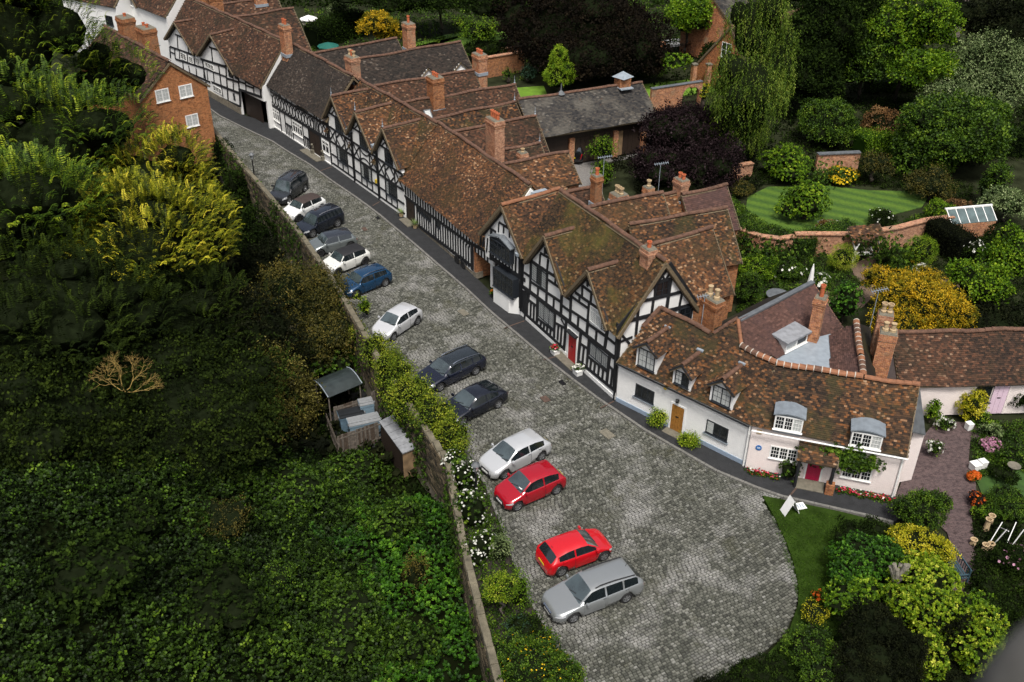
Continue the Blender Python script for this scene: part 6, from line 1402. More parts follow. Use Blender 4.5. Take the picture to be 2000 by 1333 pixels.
# golden-green hedge riding over the wall
tree('climbing_hedge', 'yellow-green climbing hedge spilling over the wall beside the two black cars', 'hedge', [(735, 690, 30, 36, 1.), (768, 735, 40, 44, 1.2), (800, 775, 46, 44, 1.2), (845, 815, 46, 40, 1.1), (880, 850, 34, 40, .8), (862, 880, 28, 44, -.6), (820, 800, 40, 50, -.4), (895, 885, 22, 26, .7), (765, 720, 26, 50, -.6), (700, 650, 16, 24, .6)], kind='fine', dens=16, scale=.85, nl=5, cat='hedge', show_trunk=False, wild=.16, tbias=.15)
tree('creeper', 'small bright lime creeper on the wall between the blue car and the light silver one', 'lime', [(712, 600, 12, 22, .9), (700, 580, 10, 10, 1.1)], kind='spray', dens=12, scale=.45, nl=3, cat='creeper', show_trunk=False)
tree('rose_climber', 'white-flowered climbing rose covering the wall beside the silver hatchback', 'green', [(905, 930, 32, 40, .9), (925, 1000, 38, 48, .9), (940, 1070, 30, 35, .8), (885, 900, 24, 24, .9)], kind='broad', dens=9, scale=.5, nl=4, cat='climber', show_trunk=False, flowers=('fl_white', 42, .7))
tree('lavender_bush', 'grey-green clipped bush at the foot of the wall below the white roses', 'grey', [(978, 1075, 19, 32, .7), (975, 1045, 14, 16, .8)], kind='fine', dens=22, scale=.6, nl=4, cat='bush', show_trunk=False)
tree('standard_tree', 'small golden-leaved round tree on a grey trunk beside the wall', 'lime', [(982, 1148, 34, 30, 1.9)], kind='fine', dens=60, scale=.5, nl=6, cat='tree', trunk_r=.07, bark='oldwood')
tree('narrow_conifer', 'slim upright green shrub behind the golden round-headed tree', 'bright', [(1018, 1155, 17, 42, 1.0)], kind='fine', dens=22, scale=.6, nl=4, cat='shrub', show_trunk=False)
tree('dark_shrub', 'blue-green shrub in the corner bed under the golden round-headed tree', 'dark', [(1030, 1225, 34, 28, .6)], kind='spray', dens=12, scale=.5, nl=5, cat='shrub', show_trunk=False)
tree('large_shrub', 'large dark green shrub with yellow flecks at the bottom edge of the cobbles', 'green', [(1035, 1300, 75, 60, .9), (1095, 1310, 40, 38, .7), (1060, 1255, 36, 24, .6)], kind='spray', dens=30, scale=.42, nl=7, cat='shrub', show_trunk=False, flowers=('fl_yellow', 22, .5), wild=.16)
# undergrowth and ivy on the mound
def cover(name, fn, n, kind, scale, mat, rnd=.7, label=None, tb=0, shade=lambda P: 0):
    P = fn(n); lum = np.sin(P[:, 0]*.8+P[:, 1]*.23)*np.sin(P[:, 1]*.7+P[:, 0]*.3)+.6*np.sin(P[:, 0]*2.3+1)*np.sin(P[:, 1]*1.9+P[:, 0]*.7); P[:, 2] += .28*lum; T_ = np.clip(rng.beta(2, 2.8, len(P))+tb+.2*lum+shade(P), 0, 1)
    o = scatter(name, kind, P, np.tile([0, 0, 1.], (len(P), 1)), scale, G[mat], T_, None, rnd, stuff=True); TRI[0] += len(P)*len(TM[kind])*2; return o
def mound_pts(dl0, dl1, t0, t1, lift=0.):
    def f(n):
        i = rng.integers(0, R2-1, n*30); s = rng.integers(0, ns-1, n*30); f0 = rng.random(n*30)[:, None]; f1 = rng.random(n*30)[:, None]
        dl = ((s+.5)/(ns-1))**1.5*85; w_ = (((s+1)/(ns-1))**1.5-(s/(ns-1))**1.5)*85
        p = (MV[i, s]*(1-f1)+MV[i, s+1]*f1)*(1-f0)+(MV[i+1, s]*(1-f1)+MV[i+1, s+1]*f1)*f0
        wv_ = 1.3*np.sin(p[:, 1]*.55)+.8*np.sin(p[:, 1]*1.7+1); keep = (dl > dl0+(wv_ if dl0 > 1 else 0)) & (dl < dl1+(wv_ if dl1 < 20 else 0)) & (np.sin(p[:, 0]*1.1+.4)*np.sin(p[:, 1]*.9)+rng.random(n*30) > -.35) & (p[:, 1] > t0) & (p[:, 1] < t1) & (rng.random(n*30) < np.clip(w_/1.8, 0, 1)); p = p[keep]; q_ = p-np.array(CAM); wz = q_@np.array(cF); px_ = 1000+FOC*(q_@np.array(cR))/wz; py_ = 666.5-FOC*(q_@np.array(cV))/wz; p = p[(px_ > -250) & (py_ < 1560) & (wz > 1)][:n]; p[:, 2] += lift+rng.uniform(-.1, .35, len(p)); return p
    return f
cover('laurel_undergrowth', mound_pts(.3, 5.2, 25, 43.5, .4), 9500, 'broad', .58, 'laurel')
drk = lambda P: -.30*np.clip((-6-P[:, 0])/12, 0, 1)-.2*np.clip((P[:, 1]-40)/6, 0, 1)  # darkens leaf tint leftwards and away, shade put into the colour
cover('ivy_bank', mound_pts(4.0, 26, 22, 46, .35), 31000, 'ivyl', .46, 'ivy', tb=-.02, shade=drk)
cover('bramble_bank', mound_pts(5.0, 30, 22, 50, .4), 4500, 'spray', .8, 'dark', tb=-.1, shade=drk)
cover('bramble_sprigs', mound_pts(4.0, 24, 24, 46, .8), 700, 'spray', .7, 'green', tb=.0)
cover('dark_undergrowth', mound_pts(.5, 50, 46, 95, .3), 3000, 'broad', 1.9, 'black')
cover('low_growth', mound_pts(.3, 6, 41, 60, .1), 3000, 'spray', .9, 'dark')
P = []; Dv = []
for i in range(1, len(WL)-1):
    L = (WL[i+1]-WL[i]).length
    for _ in range(int(L*60)):
        f_ = random.random(); p = WL[i].lerp(WL[i+1], f_); nn_ = nrm[i].lerp(nrm[i+1], f_); g_ = math.sin(p.y*.55)+math.sin(p.y*1.37+2)*.8
        hh_ = WH[i]+(WH[i+1]-WH[i])*f_; z = random.uniform(-3, hh_-.15) if random.random() < .8 else hh_
        if g_+random.random()*.8+(-.25 if z > hh_-.1 else .1) < .2: continue
        q_ = p+nn_*(TH/2+.06+random.random()*.12) if z < hh_-.1 else p+nn_*random.uniform(-.25, .25)
        P.append((q_.x, q_.y, z)); Dv.append((nn_.x, nn_.y, .5))
scatter('wall_ivy', 'broad', P, Dv, .5, G['ivy'], None, None, .8, stuff=True)
def bank(label, px, py, rx, ry, mt, kd, dn, sc_, **k):
    k.setdefault('tbias', .08)
    p = at(px, py, -1.); z = -1.
    for _ in range(6): z = mound_at(p.x, p.y)+.5; p = at(px, py, z)
    tree('bank_shrub', label, mt, [(px, py, rx, ry, z)], kind=kd, dens=dn, scale=sc_, nl=8, cat='shrub', ground=z-1., show_trunk=True, trunk_r=.06, wild=.22, k=.5, **k)
for t_ in (('mid green tangled shrub on the bank below the board fence', 690, 930, 70, 46, 'ivy', 'ivyl', 26, .45), ('ivy-covered hump on the bank left of the laurels', 760, 1040, 60, 60, 'ivy', 'ivyl', 26, .45), ('ivy-clad shrub on the bank under the scrub', 560, 960, 85, 55, 'ivy', 'ivyl', 22, .45),
    ('olive-tipped shrub along the edge between ivy bank and laurels', 815, 1130, 30, 60, 'olive', 'fine', 14, .5), ('wide ivy hump at the bottom centre of the bank', 640, 1220, 110, 70, 'ivy', 'ivyl', 20, .45), ('pale-leaved small shrub in the dark of the bank', 270, 1010, 60, 40, 'dark', 'ivyl', 20, .5),
    ('green leafy shrub rising from the bank beside the bottom laurels', 800, 1270, 60, 60, 'ivy', 'ivyl', 26, .45), ('dark shrub at the lower left of the bank', 420, 1160, 100, 60, 'dark', 'ivyl', 18, .5), ('dark leafy shrub at the left edge of the bank', 140, 1120, 130, 80, 'dark', 'ivyl', 14, .6), ('low tangle of brown-green stems on the bank', 430, 1010, 60, 36, 'olive', 'fine', 16, .5),
    ('bright bramble tuft in the middle of the bank', 540, 1130, 44, 28, 'green', 'spray', 18, .45)): bank(*t_)
# dead branches
def dead(label, px, py, z, r_px, col, n, seed, group=None):
    r = random.Random(seed); c = at(px, py, z); R = r_px/ppm(c); root = empty('bare_branches', c-Vector((0, 0, R*.8)), label=label, cat='branches'); mb = MB()
    def grow(p, d, L, rad, k):
        q_ = p+d*L; md = p+d*L*.5+Vector((r.uniform(-1, 1), r.uniform(-1, 1), r.uniform(-1, 1)))*L*.12; mb.tube([p, md, q_], [rad, rad*.85, rad*.65], 4, cap=False)
        if k > 0:
            for _ in range(r.choice((2, 3, 3))): grow(q_, (d+Vector((r.uniform(-1, 1), r.uniform(-1, 1), r.uniform(-.7, .7)))*.8).normalized(), L*r.uniform(.6, .85), rad*.62, k-1)
    for _ in range(n): grow(c-Vector((0, 0, R*.5)), Vector((r.uniform(-1, 1), r.uniform(-.6, .6), r.uniform(.1, .9))).normalized(), R*.36, .032, 5)
    mb.build('branch', col, root)
M['twig_y'] = plain('lichen_yellow_twig', (.30, .20, .05), .8, noise=.4, scale=3.); M['twig_g'] = plain('grey_buff_twig', (.22, .19, .11), .8, noise=.4)
dead('bare branches crusted with yellow lichen poking out of the dark yew', 235, 735, 8.2, 75, M['twig_y'], 5, 3)
dead('bare pale twiggy branches rising from the scrub beside the olive bush', 430, 590, 3.4, 60, M['twig_g'], 3, 9)
dead('thin bare stems arching over the pale scrub left of the bin enclosure', 520, 650, 2.2, 60, M['twig_g'], 4, 15)

# ---- gardens on the right
T_ = tree
T_('copper_beech', 'huge near-black copper beech behind the garden wall', 'copper', [(1130, 62, 160, 85, 4.), (1225, 105, 75, 65, 3.), (1020, 45, 70, 60, 4.)], dens=3.2, scale=1.4, nl=9, trunk_r=.5)
T_('golden_tree', 'slender young tree with golden upper leaves beside the barn roof', 'bright', [(1093, 150, 32, 32, 2.4), (1092, 118, 20, 30, 4.)], dens=14, scale=.6, nl=5, tbias=.25)
T_('weeping_birch', 'tall weeping birch with white trunk and hanging light green strands', 'willow', [(1470, 60, 60, 90, 12.), (1460, 170, 80, 80, 8.), (1500, 130, 50, 100, 9.), (1440, 240, 60, 60, 4.)], tbias=.05, kind='strand', dens=7, scale=1.3, nl=8, bark='bark_pale', trunk_r=.32, wild=.25, low=-.2)
T_('copper_shrub_tree', 'purple-leaved tree with grey twigs between the barn and the birch', 'purple', [(1340, 265, 85, 60, 3.), (1290, 330, 60, 40, 1.8), (1390, 330, 60, 55, 1.8)], dens=5.5, scale=.95, nl=8, wild=.2)
T_('small_tree', 'fresh green feathery small tree leaning over the black car in the yard', 'bright', [(1178, 290, 30, 24, 1.8), (1175, 340, 22, 25, 1.2)], kind='fine', dens=9, scale=.95, nl=5, wild=.2)
T_('dark_tree', 'dark rounded shrub tree behind the twin-potted chimney', 'black', [(1330, 350, 90, 50, .8)], dens=5, scale=.9, nl=6)
T_('conifer', 'tall dark conifer between the birch and the yellow-green tree', 'dark', [(1610, 70, 75, 95, 7.), (1580, 150, 60, 70, 4.), (1640, 20, 70, 60, 9.)], dens=4.5, scale=1.3, nl=8)
T_('broadleaf_tree', 'mid green tree left of the white round garden table', 'green', [(1690, 125, 58, 62, 4.)], dens=5, scale=1.1, nl=8)
T_('broadleaf_tree', 'tall yellow-green tree at the top of the garden by the grey trunk', 'bright', [(1780, 50, 80, 70, 8.), (1800, 130, 60, 40, 5.)], dens=4.5, scale=1.2, nl=8)
T_('willow_tree', 'pale silvery-green willow at the right edge', 'grey', [(1930, 130, 90, 60, 5.), (1900, 190, 80, 40, 3.)], kind='fine', dens=6, scale=1.4, nl=8, wild=.2)
T_('broadleaf_tree', 'large mid green tree right of the clipped dome bush', 'green', [(1850, 255, 105, 75, 3.5), (1800, 310, 60, 45, 1.5), (1920, 240, 50, 55, 3.)], dens=5.5, scale=1.1, nl=9)
T_('dome_bush', 'dense dark green dome-shaped bush at the far side of the striped lawn wall', 'green', [(1617, 245, 60, 50, 1.8)], dens=8, scale=.8, nl=7)
T_('bronze_shrub', 'olive and bronze leaved shrub between the dome bush and the big green tree', 'bronze', [(1725, 250, 42, 36, 1.6)], dens=7, scale=.8, nl=5)
T_('laurel_bush', 'bright green laurel against the garden wall by the yellow flowers', 'bright', [(1540, 322, 50, 34, 1.2)], kind='broad', dens=22, scale=.5, nl=7)
T_('round_bush', 'round green bush standing on the striped lawn', 'bright', [(1575, 400, 49, 40, 1.3)], kind='broad', dens=24, scale=.5, nl=7)
T_('small_tree', 'small airy olive tree in front of the dark hedge right of the yellow flowers', 'olive', [(1708, 320, 34, 24, 1.8)], kind='fine', dens=8, scale=.9, nl=5)
T_('small_tree', 'grey-green airy shrub at the right end of the striped lawn', 'olive', [(1822, 362, 46, 32, 1.3)], kind='fine', dens=9, scale=.9, nl=5)
T_('narrow_conifer', 'narrow upright conifer right of the grey-green airy shrub', 'green', [(1945, 360, 30, 45, 1.8)], dens=7, scale=.8, nl=4)
T_('pale_bush', 'pale silver-leaved bush at the right edge beyond the greenhouse', 'grey', [(1970, 400, 45, 32, 1.6)], dens=8, scale=.8, nl=6)
T_('golden_maple', 'golden orange maple spreading behind the tall chimney stacks', 'gold', [(1780, 590, 78, 58, 2.6), (1840, 615, 60, 54, 2.4), (1760, 640, 58, 45, 2.), (1720, 545, 34, 30, 2.4), (1800, 560, 60, 40, 2.8)], dens=14, scale=.55, nl=9, k=.38, wild=.2)
T_('broadleaf_tree', 'light green tree right of the golden orange maple', 'bright', [(1910, 555, 60, 45, 3.), (1975, 500, 45, 50, 3.5)], dens=6, scale=.9, nl=7)
T_('dark_tree', 'dark green tree mass in shade behind the long outbuilding', 'black', [(1930, 640, 90, 50, 1.5), (1760, 690, 70, 20, .8)], dens=6, scale=.9, nl=7)
for lb, cx, cy, rx in (('olive-green clipped ball left of the white bench', 1647, 502, 27), ('fresh green clipped ball between the arbour and the greenhouse', 1800, 487, 30)):
    c, R = px_lobe(cx, cy, rx, rx*.85, 1.2); rt = empty('clipped_ball', (c[0], c[1], 0), label=lb, cat='topiary', group='clipped topiary balls'); MB().tube([(c[0], c[1], 0), (c[0], c[1], 1.)], .07, 6).build('stem', M['bark'], rt)
    crown(rt, [(c, R)], G['lime'] if 'olive' in lb else G['bright'], 'fine', 45, .42, wild=.025, low=-.9, tbias=.2)
def hedge(label, px0, px1, w_, h_, mat, z0=0., dens=16, kind='fine', scale=.6, name='hedge'):
    a, b = at(*px0, z0), at(*px1, z0); L = (b-a).length; d = (b-a)/L; nn_ = Vector((-d.y, d.x, 0)); dens *= 1.6; scale *= 1.3; n = int((L*w_+2*L*h_+2*w_*h_)*dens); root = empty(name, a.lerp(b, .5), label=label, cat='hedge')
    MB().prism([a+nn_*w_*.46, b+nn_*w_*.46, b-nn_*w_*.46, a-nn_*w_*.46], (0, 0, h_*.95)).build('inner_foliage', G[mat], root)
    P = []; D_h = []
    for i in range(n):
        u = random.random()*L; f = random.random()*(w_+2*h_); j = random.uniform(-.06, .08)
        if f < w_: p = a+d*u+nn_*(f-w_/2)+Vector((0, 0, h_+j)); q_ = Vector((0, 0, 1))
        elif f < w_+h_: p = a+d*u+nn_*(w_/2+j)+Vector((0, 0, f-w_)); q_ = nn_
        else: p = a+d*u-nn_*(w_/2+j)+Vector((0, 0, f-w_-h_)); q_ = -nn_
        P.append(p[:]); D_h.append(q_[:])
    TRI[0] += n*len(TM[kind])*2
    scatter('crown', kind, np.array(P), np.array(D_h), scale, G[mat], None, root, .8)
hedge('long clipped green hedge along the inner garden wall', (1545, 500), (1660, 468), 1.6, 1.5, 'green')
hedge('low trimmed hedge across the upper garden by the round white table', (1690, 178), (1850, 172), 1.2, 1.2, 'green', dens=10, scale=.8)
hedge('dark clipped hedge right of the yellow flower bed', (1675, 300), (1740, 290), 2.0, 1.8, 'bright', dens=10, scale=.8)
hedge('dark yew hedge block beside the greenhouse', (1815, 470), (1880, 510), 1.6, 2.0, 'black')
hedge('tall dark hedge at the top beside the golden round tree', (610, 92), (705, 62), 2.5, 2.5, 'dark', dens=8, scale=1.0)
hedge('dark hedge running to the right edge above the pale silver bush', (1880, 290), (2010, 300), 2.0, 2.2, 'dark', dens=8, scale=.9)
T_('golden_round_tree', 'golden yellow round-crowned tree near the top behind the terrace', 'gold', [(735, 48, 38, 26, 3.), (755, 62, 26, 18, 2.)], dens=6, scale=.9, nl=6)
T_('pale_tree', 'pale cream-flowering tree by the white umbrella at the top', 'grey', [(660, 22, 22, 18, 2.4)], dens=6, scale=.9, nl=5)
T_('small_tree', 'light green small tree beside the bright lawn at the top', 'bright', [(935, 60, 38, 24, 3.5), (900, 45, 16, 12, 3.5)], kind='fine', dens=6, scale=1.1, nl=6, wild=.2)
T_('dark_bush', 'dark rounded bush below the light green tree at the edge of the top lawn', 'dark', [(945, 95, 38, 26, 1.5)], dens=5, scale=.9, nl=5)
T_('blue_bush', 'blue-green dome bush against the orange garden wall', 'blue', [(1033, 143, 17, 17, 1.)], kind='fine', dens=12, scale=.9, nl=3)
T_('small_bush', 'small dark round bush against the orange garden wall', 'green', [(992, 145, 9, 12, .9)], kind='fine', dens=14, scale=.8, nl=3)
T_('dark_tree', 'dark tree mass along the top edge behind the bright lawn', 'dark', [(860, -10, 90, 30, 5.), (780, 5, 50, 30, 4.), (960, -5, 70, 40, 6.), (690, -10, 60, 25, 5.)], dens=3, scale=1.3, nl=6)
T_('broadleaf_tree', 'bright green tree at the top behind the lane and iron railings', 'bright', [(1345, 30, 45, 42, 5.)], dens=4.5, scale=1.3, nl=7)
T_('dark_tree', 'dark tree wall along the top right edge behind the grey trunk', 'black', [(1900, 30, 80, 45, 8.), (1980, 60, 60, 60, 8.), (1560, -20, 60, 40, 8.), (1720, -30, 80, 30, 9.)], dens=3, scale=1.4, nl=6)
T_('hedge_bush', 'dark green rounded bush between the railings and the birch', 'dark', [(1400, 115, 32, 30, 1.8)], dens=6, scale=1., nl=5)
T_('vine_pergola_crown', 'bright leafy vine on top of the brick pergola posts', 'bright', [(1320, 122, 34, 17, 2.6)], kind='broad', dens=8, scale=.8, nl=4, cat='vine', show_trunk=False)
T_('lime_shrub', 'small lime-yellow shrub at the end of the arched wall beside the birch', 'yellow', [(1376, 182, 10, 20, 1.6)], kind='broad', dens=12, scale=.6, nl=3, cat='shrub')
for lb, mt, cx, cy, rx, h_, fl in (
    ('bed of bright yellow flowers below the sunny garden wall', 'green', 1640, 352, 34, 1.0, ('fl_yellow', 130, 1.1)), ('tangled flower border at the left of the striped lawn', 'olive', 1450, 380, 26, 1.1, None),
    ('rust-coloured low shrub with white flowers at the lawn edge', 'bronze', 1615, 455, 26, 1.0, ('fl_white', 24, 1.10)), ('leafy plants with small white blooms under the arbour wall', 'dark', 1720, 440, 30, 1.2, ('fl_white', 12, 0.88)),
    ('bright green shrub at the lower right of the striped lawn', 'bright', 1830, 425, 30, 1.4, None), ('twiggy bronze bush right of the bright green lawn shrub', 'bronze', 1875, 420, 28, 1.3, None),
    ('rounded dark bush behind the brick-ended wing', 'green', 1458, 590, 32, 2.4, None), ('tall laurel behind the single-potted chimney', 'laurel', 1645, 630, 36, 3.0, None),
    ('rampant shrub with lime leaves in the corner behind the rear wings', 'bright', 1475, 540, 40, 1.6, None), ('climbing shrub over the brick wall behind the rear wings', 'green', 1465, 480, 36, 2.0, None), ('leafy shrubs with white roses behind the rear wings', 'green', 1530, 540, 40, 1.3, ('fl_white', 10, 1.10)),
    ('clump of white hydrangeas beside the single-potted chimney', 'green', 1600, 560, 22, 1.0, ('fl_white', 32, 1.43)), ('white-flowered climber by the greenhouse', 'dark', 1890, 505, 32, 1.7, ('fl_white', 32, 0.99)), ('dark evergreen right of the greenhouse', 'dark', 1950, 490, 40, 2.2, None),
    ('low green box edging around the gravel path', 'green', 1755, 525, 26, .6, None), ('white daisies at the foot of the clipped ball', 'green', 1800, 530, 18, .5, ('fl_white', 24, 1.21)), ('dark low planting in the bed near the grey table', 'dark', 1560, 590, 30, .8, None),
    ('dark shrub climbing the outbuilding wall by the slate verge', 'dark', 1836, 790, 24, 2.0, None), ('golden yellow rounded shrub in front of the outbuilding', 'yellow', 1890, 812, 34, 1.9, None), ('dark climber beside the pink door', 'dark', 1985, 800, 28, 2.0, None),
    ('light green shrub at the corner of the pink cottage', 'bright', 1815, 825, 14, 1.6, None), ('potted pansies and white flowers by the cottage corner', 'green', 1842, 838, 20, .8, ('fl_white', 28, 0.99)), ('plant cluster against the cottage side wall', 'green', 1822, 890, 16, 1.0, ('fl_white', 10, 0.99)),
    ('pink sedum clump in the flower bed', 'green', 1935, 878, 20, .7, ('fl_pink', 100, 0.88)), ('grey-green cushion plants in the flower bed', 'grey', 1935, 850, 22, .7, None), ('ferny green plants beside the patio', 'bright', 1915, 830, 24, .7, None), ('dark green border plants right of the sedum', 'green', 1975, 900, 36, .8, None), ('dark leafy edging near the bird bath', 'dark', 1960, 935, 30, .6, None),
    ('orange flowers in a pot beside the patio', 'green', 1900, 938, 12, .55, ('fl_orange', 80, 0.88)), ('red-leaved potted plant by the patio', 'purple', 1905, 985, 18, .7, ('fl_orange', 24, 0.77)), ('green mound bush at the right edge below the lawn', 'green', 1970, 1000, 50, .9, None), ('small green bush by the path bend', 'bright', 1908, 1008, 14, .6, None),
    
    
    
    ('dark tangled plants at the right edge', 'dark', 1985, 1110, 44, .9, ('fl_pink', 6, 0.88)), ('dark bush at the right edge near the corner', 'dark', 1990, 1260, 44, 1.6, None),
    ('dark shrub at the bottom edge by the cobbles', 'black', 1400, 1400, 60, 1.6, None), ('red flowers at the foot of the grass wedge', 'green', 1598, 1172, 16, .5, ('fl_orange', 16, 0.99))):
    near_ = cy > 950
    bush(lb, mt, cx, cy, rx, h_, flowers=fl, kind='broad' if mt in ('laurel', 'lime') or 'laurel' in lb else 'spray', scale=.42 if near_ else .5, dens=30 if near_ else 18, wild=.09, name='flower_bed' if 'flower' in lb and h_ < 1.1 and 'bush' not in lb else 'shrub', cat='flower bed' if 'flower' in lb and h_ < 1.1 and 'bush' not in lb else 'shrub', nl=7 if rx > 40 else 4)
for nm, lb, mt, Ls_, kd in (
    ('shrub', 'large round bush with yellowing edge beside the patio entrance', 'green', [(1800, 1000, 50, 42, 1.), (1830, 985, 26, 30, 1.2)], 'spray'), ('shrub', 'dark dense bush at the corner of the grass wedge', 'dark', [(1672, 1048, 46, 30, .9), (1715, 1035, 30, 22, .7)], 'spray'),
    ('shrub', 'bright yellow-leaved bush topping the hedge mass beside the brick path', 'yellow', [(1800, 1062, 42, 26, 1.6), (1835, 1085, 26, 30, 1.5), (1770, 1045, 26, 16, 1.4)], 'spray'), ('shrub', 'glossy deep green laurel between the grass wedge and the yellow bush', 'laurel', [(1700, 1095, 62, 42, 1.3), (1660, 1125, 36, 34, 1.1), (1745, 1110, 34, 34, 1.4)], 'broad'),
    ('shrub', 'big yellow-green laurel mass beside the path bench', 'lime', [(1805, 1140, 56, 52, 1.7), (1820, 1195, 46, 40, 1.6), (1775, 1180, 36, 34, 1.5)], 'broad'), ('shrub', 'lighter green low shrub left of the pruned stump', 'bright', [(1655, 1165, 38, 30, 1.3), (1690, 1150, 30, 24, 1.4)], 'broad'),
    ('conifer', 'big black-green conifer in the bottom garden in front of the stump', 'black', [(1705, 1235, 70, 60, 1.9), (1700, 1300, 80, 60, 1.7), (1760, 1290, 50, 60, 1.6)], 'spray'), ('shrub', 'dark green rounded bush between the cobbles and the black conifer', 'green', [(1580, 1262, 56, 44, 1.1), (1610, 1320, 50, 44, 1.1)], 'spray'),
    ('shrub', 'large dark bush at the bottom edge beside the cobbles', 'dark', [(1500, 1318, 60, 42, 1.), (1440, 1335, 40, 30, .8)], 'spray'), ('conifer', 'spiky golden fan-shaped conifer at the edge of the cobbles', 'yellow', [(1592, 1196, 22, 15, 1.0)], 'fine'), ('shrub', 'narrow lime-green shrub at the bottom between dark conifers', 'lime', [(1808, 1268, 26, 34, 1.6), (1820, 1300, 22, 36, 1.3)], 'broad'),
    ('shrub', 'broad-leaved yellow-green bush near the bottom right corner', 'lime', [(1905, 1265, 44, 46, 1.5), (1925, 1215, 30, 30, 1.3)], 'broad'), ('shrub', 'yellow-green laurel between the path end and the corner bush', 'bright', [(1885, 1190, 30, 26, 1.1), (1930, 1180, 26, 18, .9)], 'broad'),
    ('shrub', 'dark green shrubs right of the end of the brick path', 'dark', [(1965, 1195, 44, 34, .8), (1935, 1150, 34, 20, .6)], 'spray'), ('shrub', 'low dark shrub filling the space behind the narrow lime shrub', 'black', [(1860, 1270, 40, 60, .7), (1850, 1330, 60, 40, .6)], 'spray')):
    tree(nm, lb, mt, [(q_[0], q_[1], q_[2]*(1.28 if mt in ('lime', 'yellow', 'laurel', 'bright') else 1.), q_[3]*(1.22 if mt in ('lime', 'yellow', 'laurel', 'bright') else 1.), q_[4]) for q_ in Ls_], kind=kd, dens=(44 if kd == 'broad' else 27), scale=.42, nl=7, cat=nm, trunk_r=.08, wild=.1, k=.42)
# golden/orange door bushes, red bedding, spiky plants
bush('ball-shaped lime bush left of the golden oak door', 'lime', 1281, 836, 17, 1.25, kind='fine', dens=70, scale=.62, nl=2, name='door_bush', tbias=.1, wild=.05); bush('low lime bush right of the golden oak door', 'lime', 1346, 872, 19, .85, kind='fine', dens=70, scale=.62, nl=3, name='door_bush', tbias=.1, wild=.05)
bush('leafy green shrub beside the crimson door', 'green', 1537, 938, 24, 1.3, kind='broad', dens=14, scale=.45)
def bedding(label, a, b, fl, w_=.5):
    A_p, B_p = at(*a), at(*b); L = (B_p-A_p).length; n = int(L*48); w_ *= .7; root = empty('flower_bed', A_p.lerp(B_p, .5), label=label, cat='flower bed')
    P = np.array([(A_p.lerp(B_p, random.random())+Vector((random.uniform(-w_, w_)/2, random.uniform(-w_, w_)/2, random.uniform(.05, .28))))[:] for _ in range(n)])
    up = np.tile([0, 0, 1.], (n, 1)); scatter('leaves', 'spray', P*[1, 1, .8], up, .55, G['green'], None, root, .8); scatter('blossom', 'flower', (P+[0, 0, .06])[n//3:], up[n//3:], .7, G[fl], None, root, .5)
    scatter('white_blossom', 'flower', P[:n//6]+[.03, .02, .1], up[:n//6], .6, G['fl_white'], None, root, .5)
bedding('red and white bedding flowers along the foot of the pink cottage left of its door', (1459, 923), (1518, 938), 'fl_red'); bedding('red bedding flowers under the right-hand window of the pink cottage', (1636, 962), (1742, 983), 'fl_red')
for lb, x, y in (('spiky pale yucca left of the dark plank door', 784, 424), ('spiky pale yucca right of the dark plank door', 811, 447)):
    p = at(x, y); r = empty('potted_yucca', p, label=lb, cat='plant', group='yuccas beside the plank door'); MB().lathe([(.16, 0), (.2, .3), (.17, .3), (.15, .2)], p, 10).build('pot', M['pot_buff'], r)
    scatter('leaves', 'spike', [(p.x, p.y, .3)], [(0, 0, 1)], 1., G['grey'], None, r, .05); scatter('leaves', 'spike', [(p.x, p.y, .3)], [(0, 0.1, 1)], .8, G['bright'], None, r, .05)
# climber on the pink cottage
P = []; D_c = []
for i in range(420):
    u = random.gauss(5.2, .75); v = 2.25+random.gauss(0, .33)-.25*abs(u-5.2)*random.random(); P.append(F7.pt(u, v, -.12-random.random()*.3)[:]); D_c.append((-F7.n+Vector((0, 0, .6)))[:])
r = empty('wall_climber', F7.pt(5.2, 0, -.2), label='green creeper trained over the right-hand window of the pink cottage', cat='climber')
MB().tube([F7.pt(4.5, 0, -.08), F7.pt(4.7, 1.2, -.1), F7.pt(5.1, 2.3, -.15)], [.05, .04, .03], 5).build('stem', M['bark'], r); scatter('leaves', 'broad', P, D_c, .62, G['green'], None, r, .8)
# lawns
def lawn(label_, pts, mat, z=-.09, n=0): 
    o = flat('lawn', pts, z, mat, .06, kind='structure'); return o
def stripes():
    mt, t, b = nodes('striped_lawn'); g = N(t, 'ShaderNodeNewGeometry'); mp = N(t, 'ShaderNodeMapping'); mp.inputs['Rotation'].default_value[2] = .55; wv = N(t, 'ShaderNodeTexWave', Scale=.22, Distortion=2.2, bands_direction='Y'); wv.inputs['Detail'].default_value = 2
    t.links.new(g.outputs['Position'], mp.inputs['Vector']); t.links.new(mp.outputs[0], wv.inputs['Vector']); r = ramp(t, [(0, c255(50, 80, 12)), (1, c255(74, 102, 18))]); t.links.new(wv.outputs['Color'], r.inputs[0])
    nz = N(t, 'ShaderNodeTexNoise', Scale=6., Detail=6.); t.links.new(g.outputs['Position'], nz.inputs['Vector']); mx = N(t, 'ShaderNodeMix', data_type='RGBA', blend_type='MULTIPLY'); mx.inputs[0].default_value = .8
    r2 = ramp(t, [(.3, (.6, .6, .6)), (.7, (1.2, 1.2, 1.2))]); t.links.new(nz.outputs['Fac'], r2.inputs[0]); t.links.new(r.outputs[0], mx.inputs[6]); t.links.new(r2.outputs[0], mx.inputs[7]); t.links.new(mx.outputs[2], b.inputs['Base Color']); b.inputs['Roughness'].default_value = .9; return mt
lawn('', [(1455, 420), (1460, 385), (1500, 365), (1600, 362), (1700, 372), (1790, 374), (1812, 388), (1800, 405), (1740, 420), (1700, 442), (1640, 450), (1560, 455), (1500, 440)], stripes())
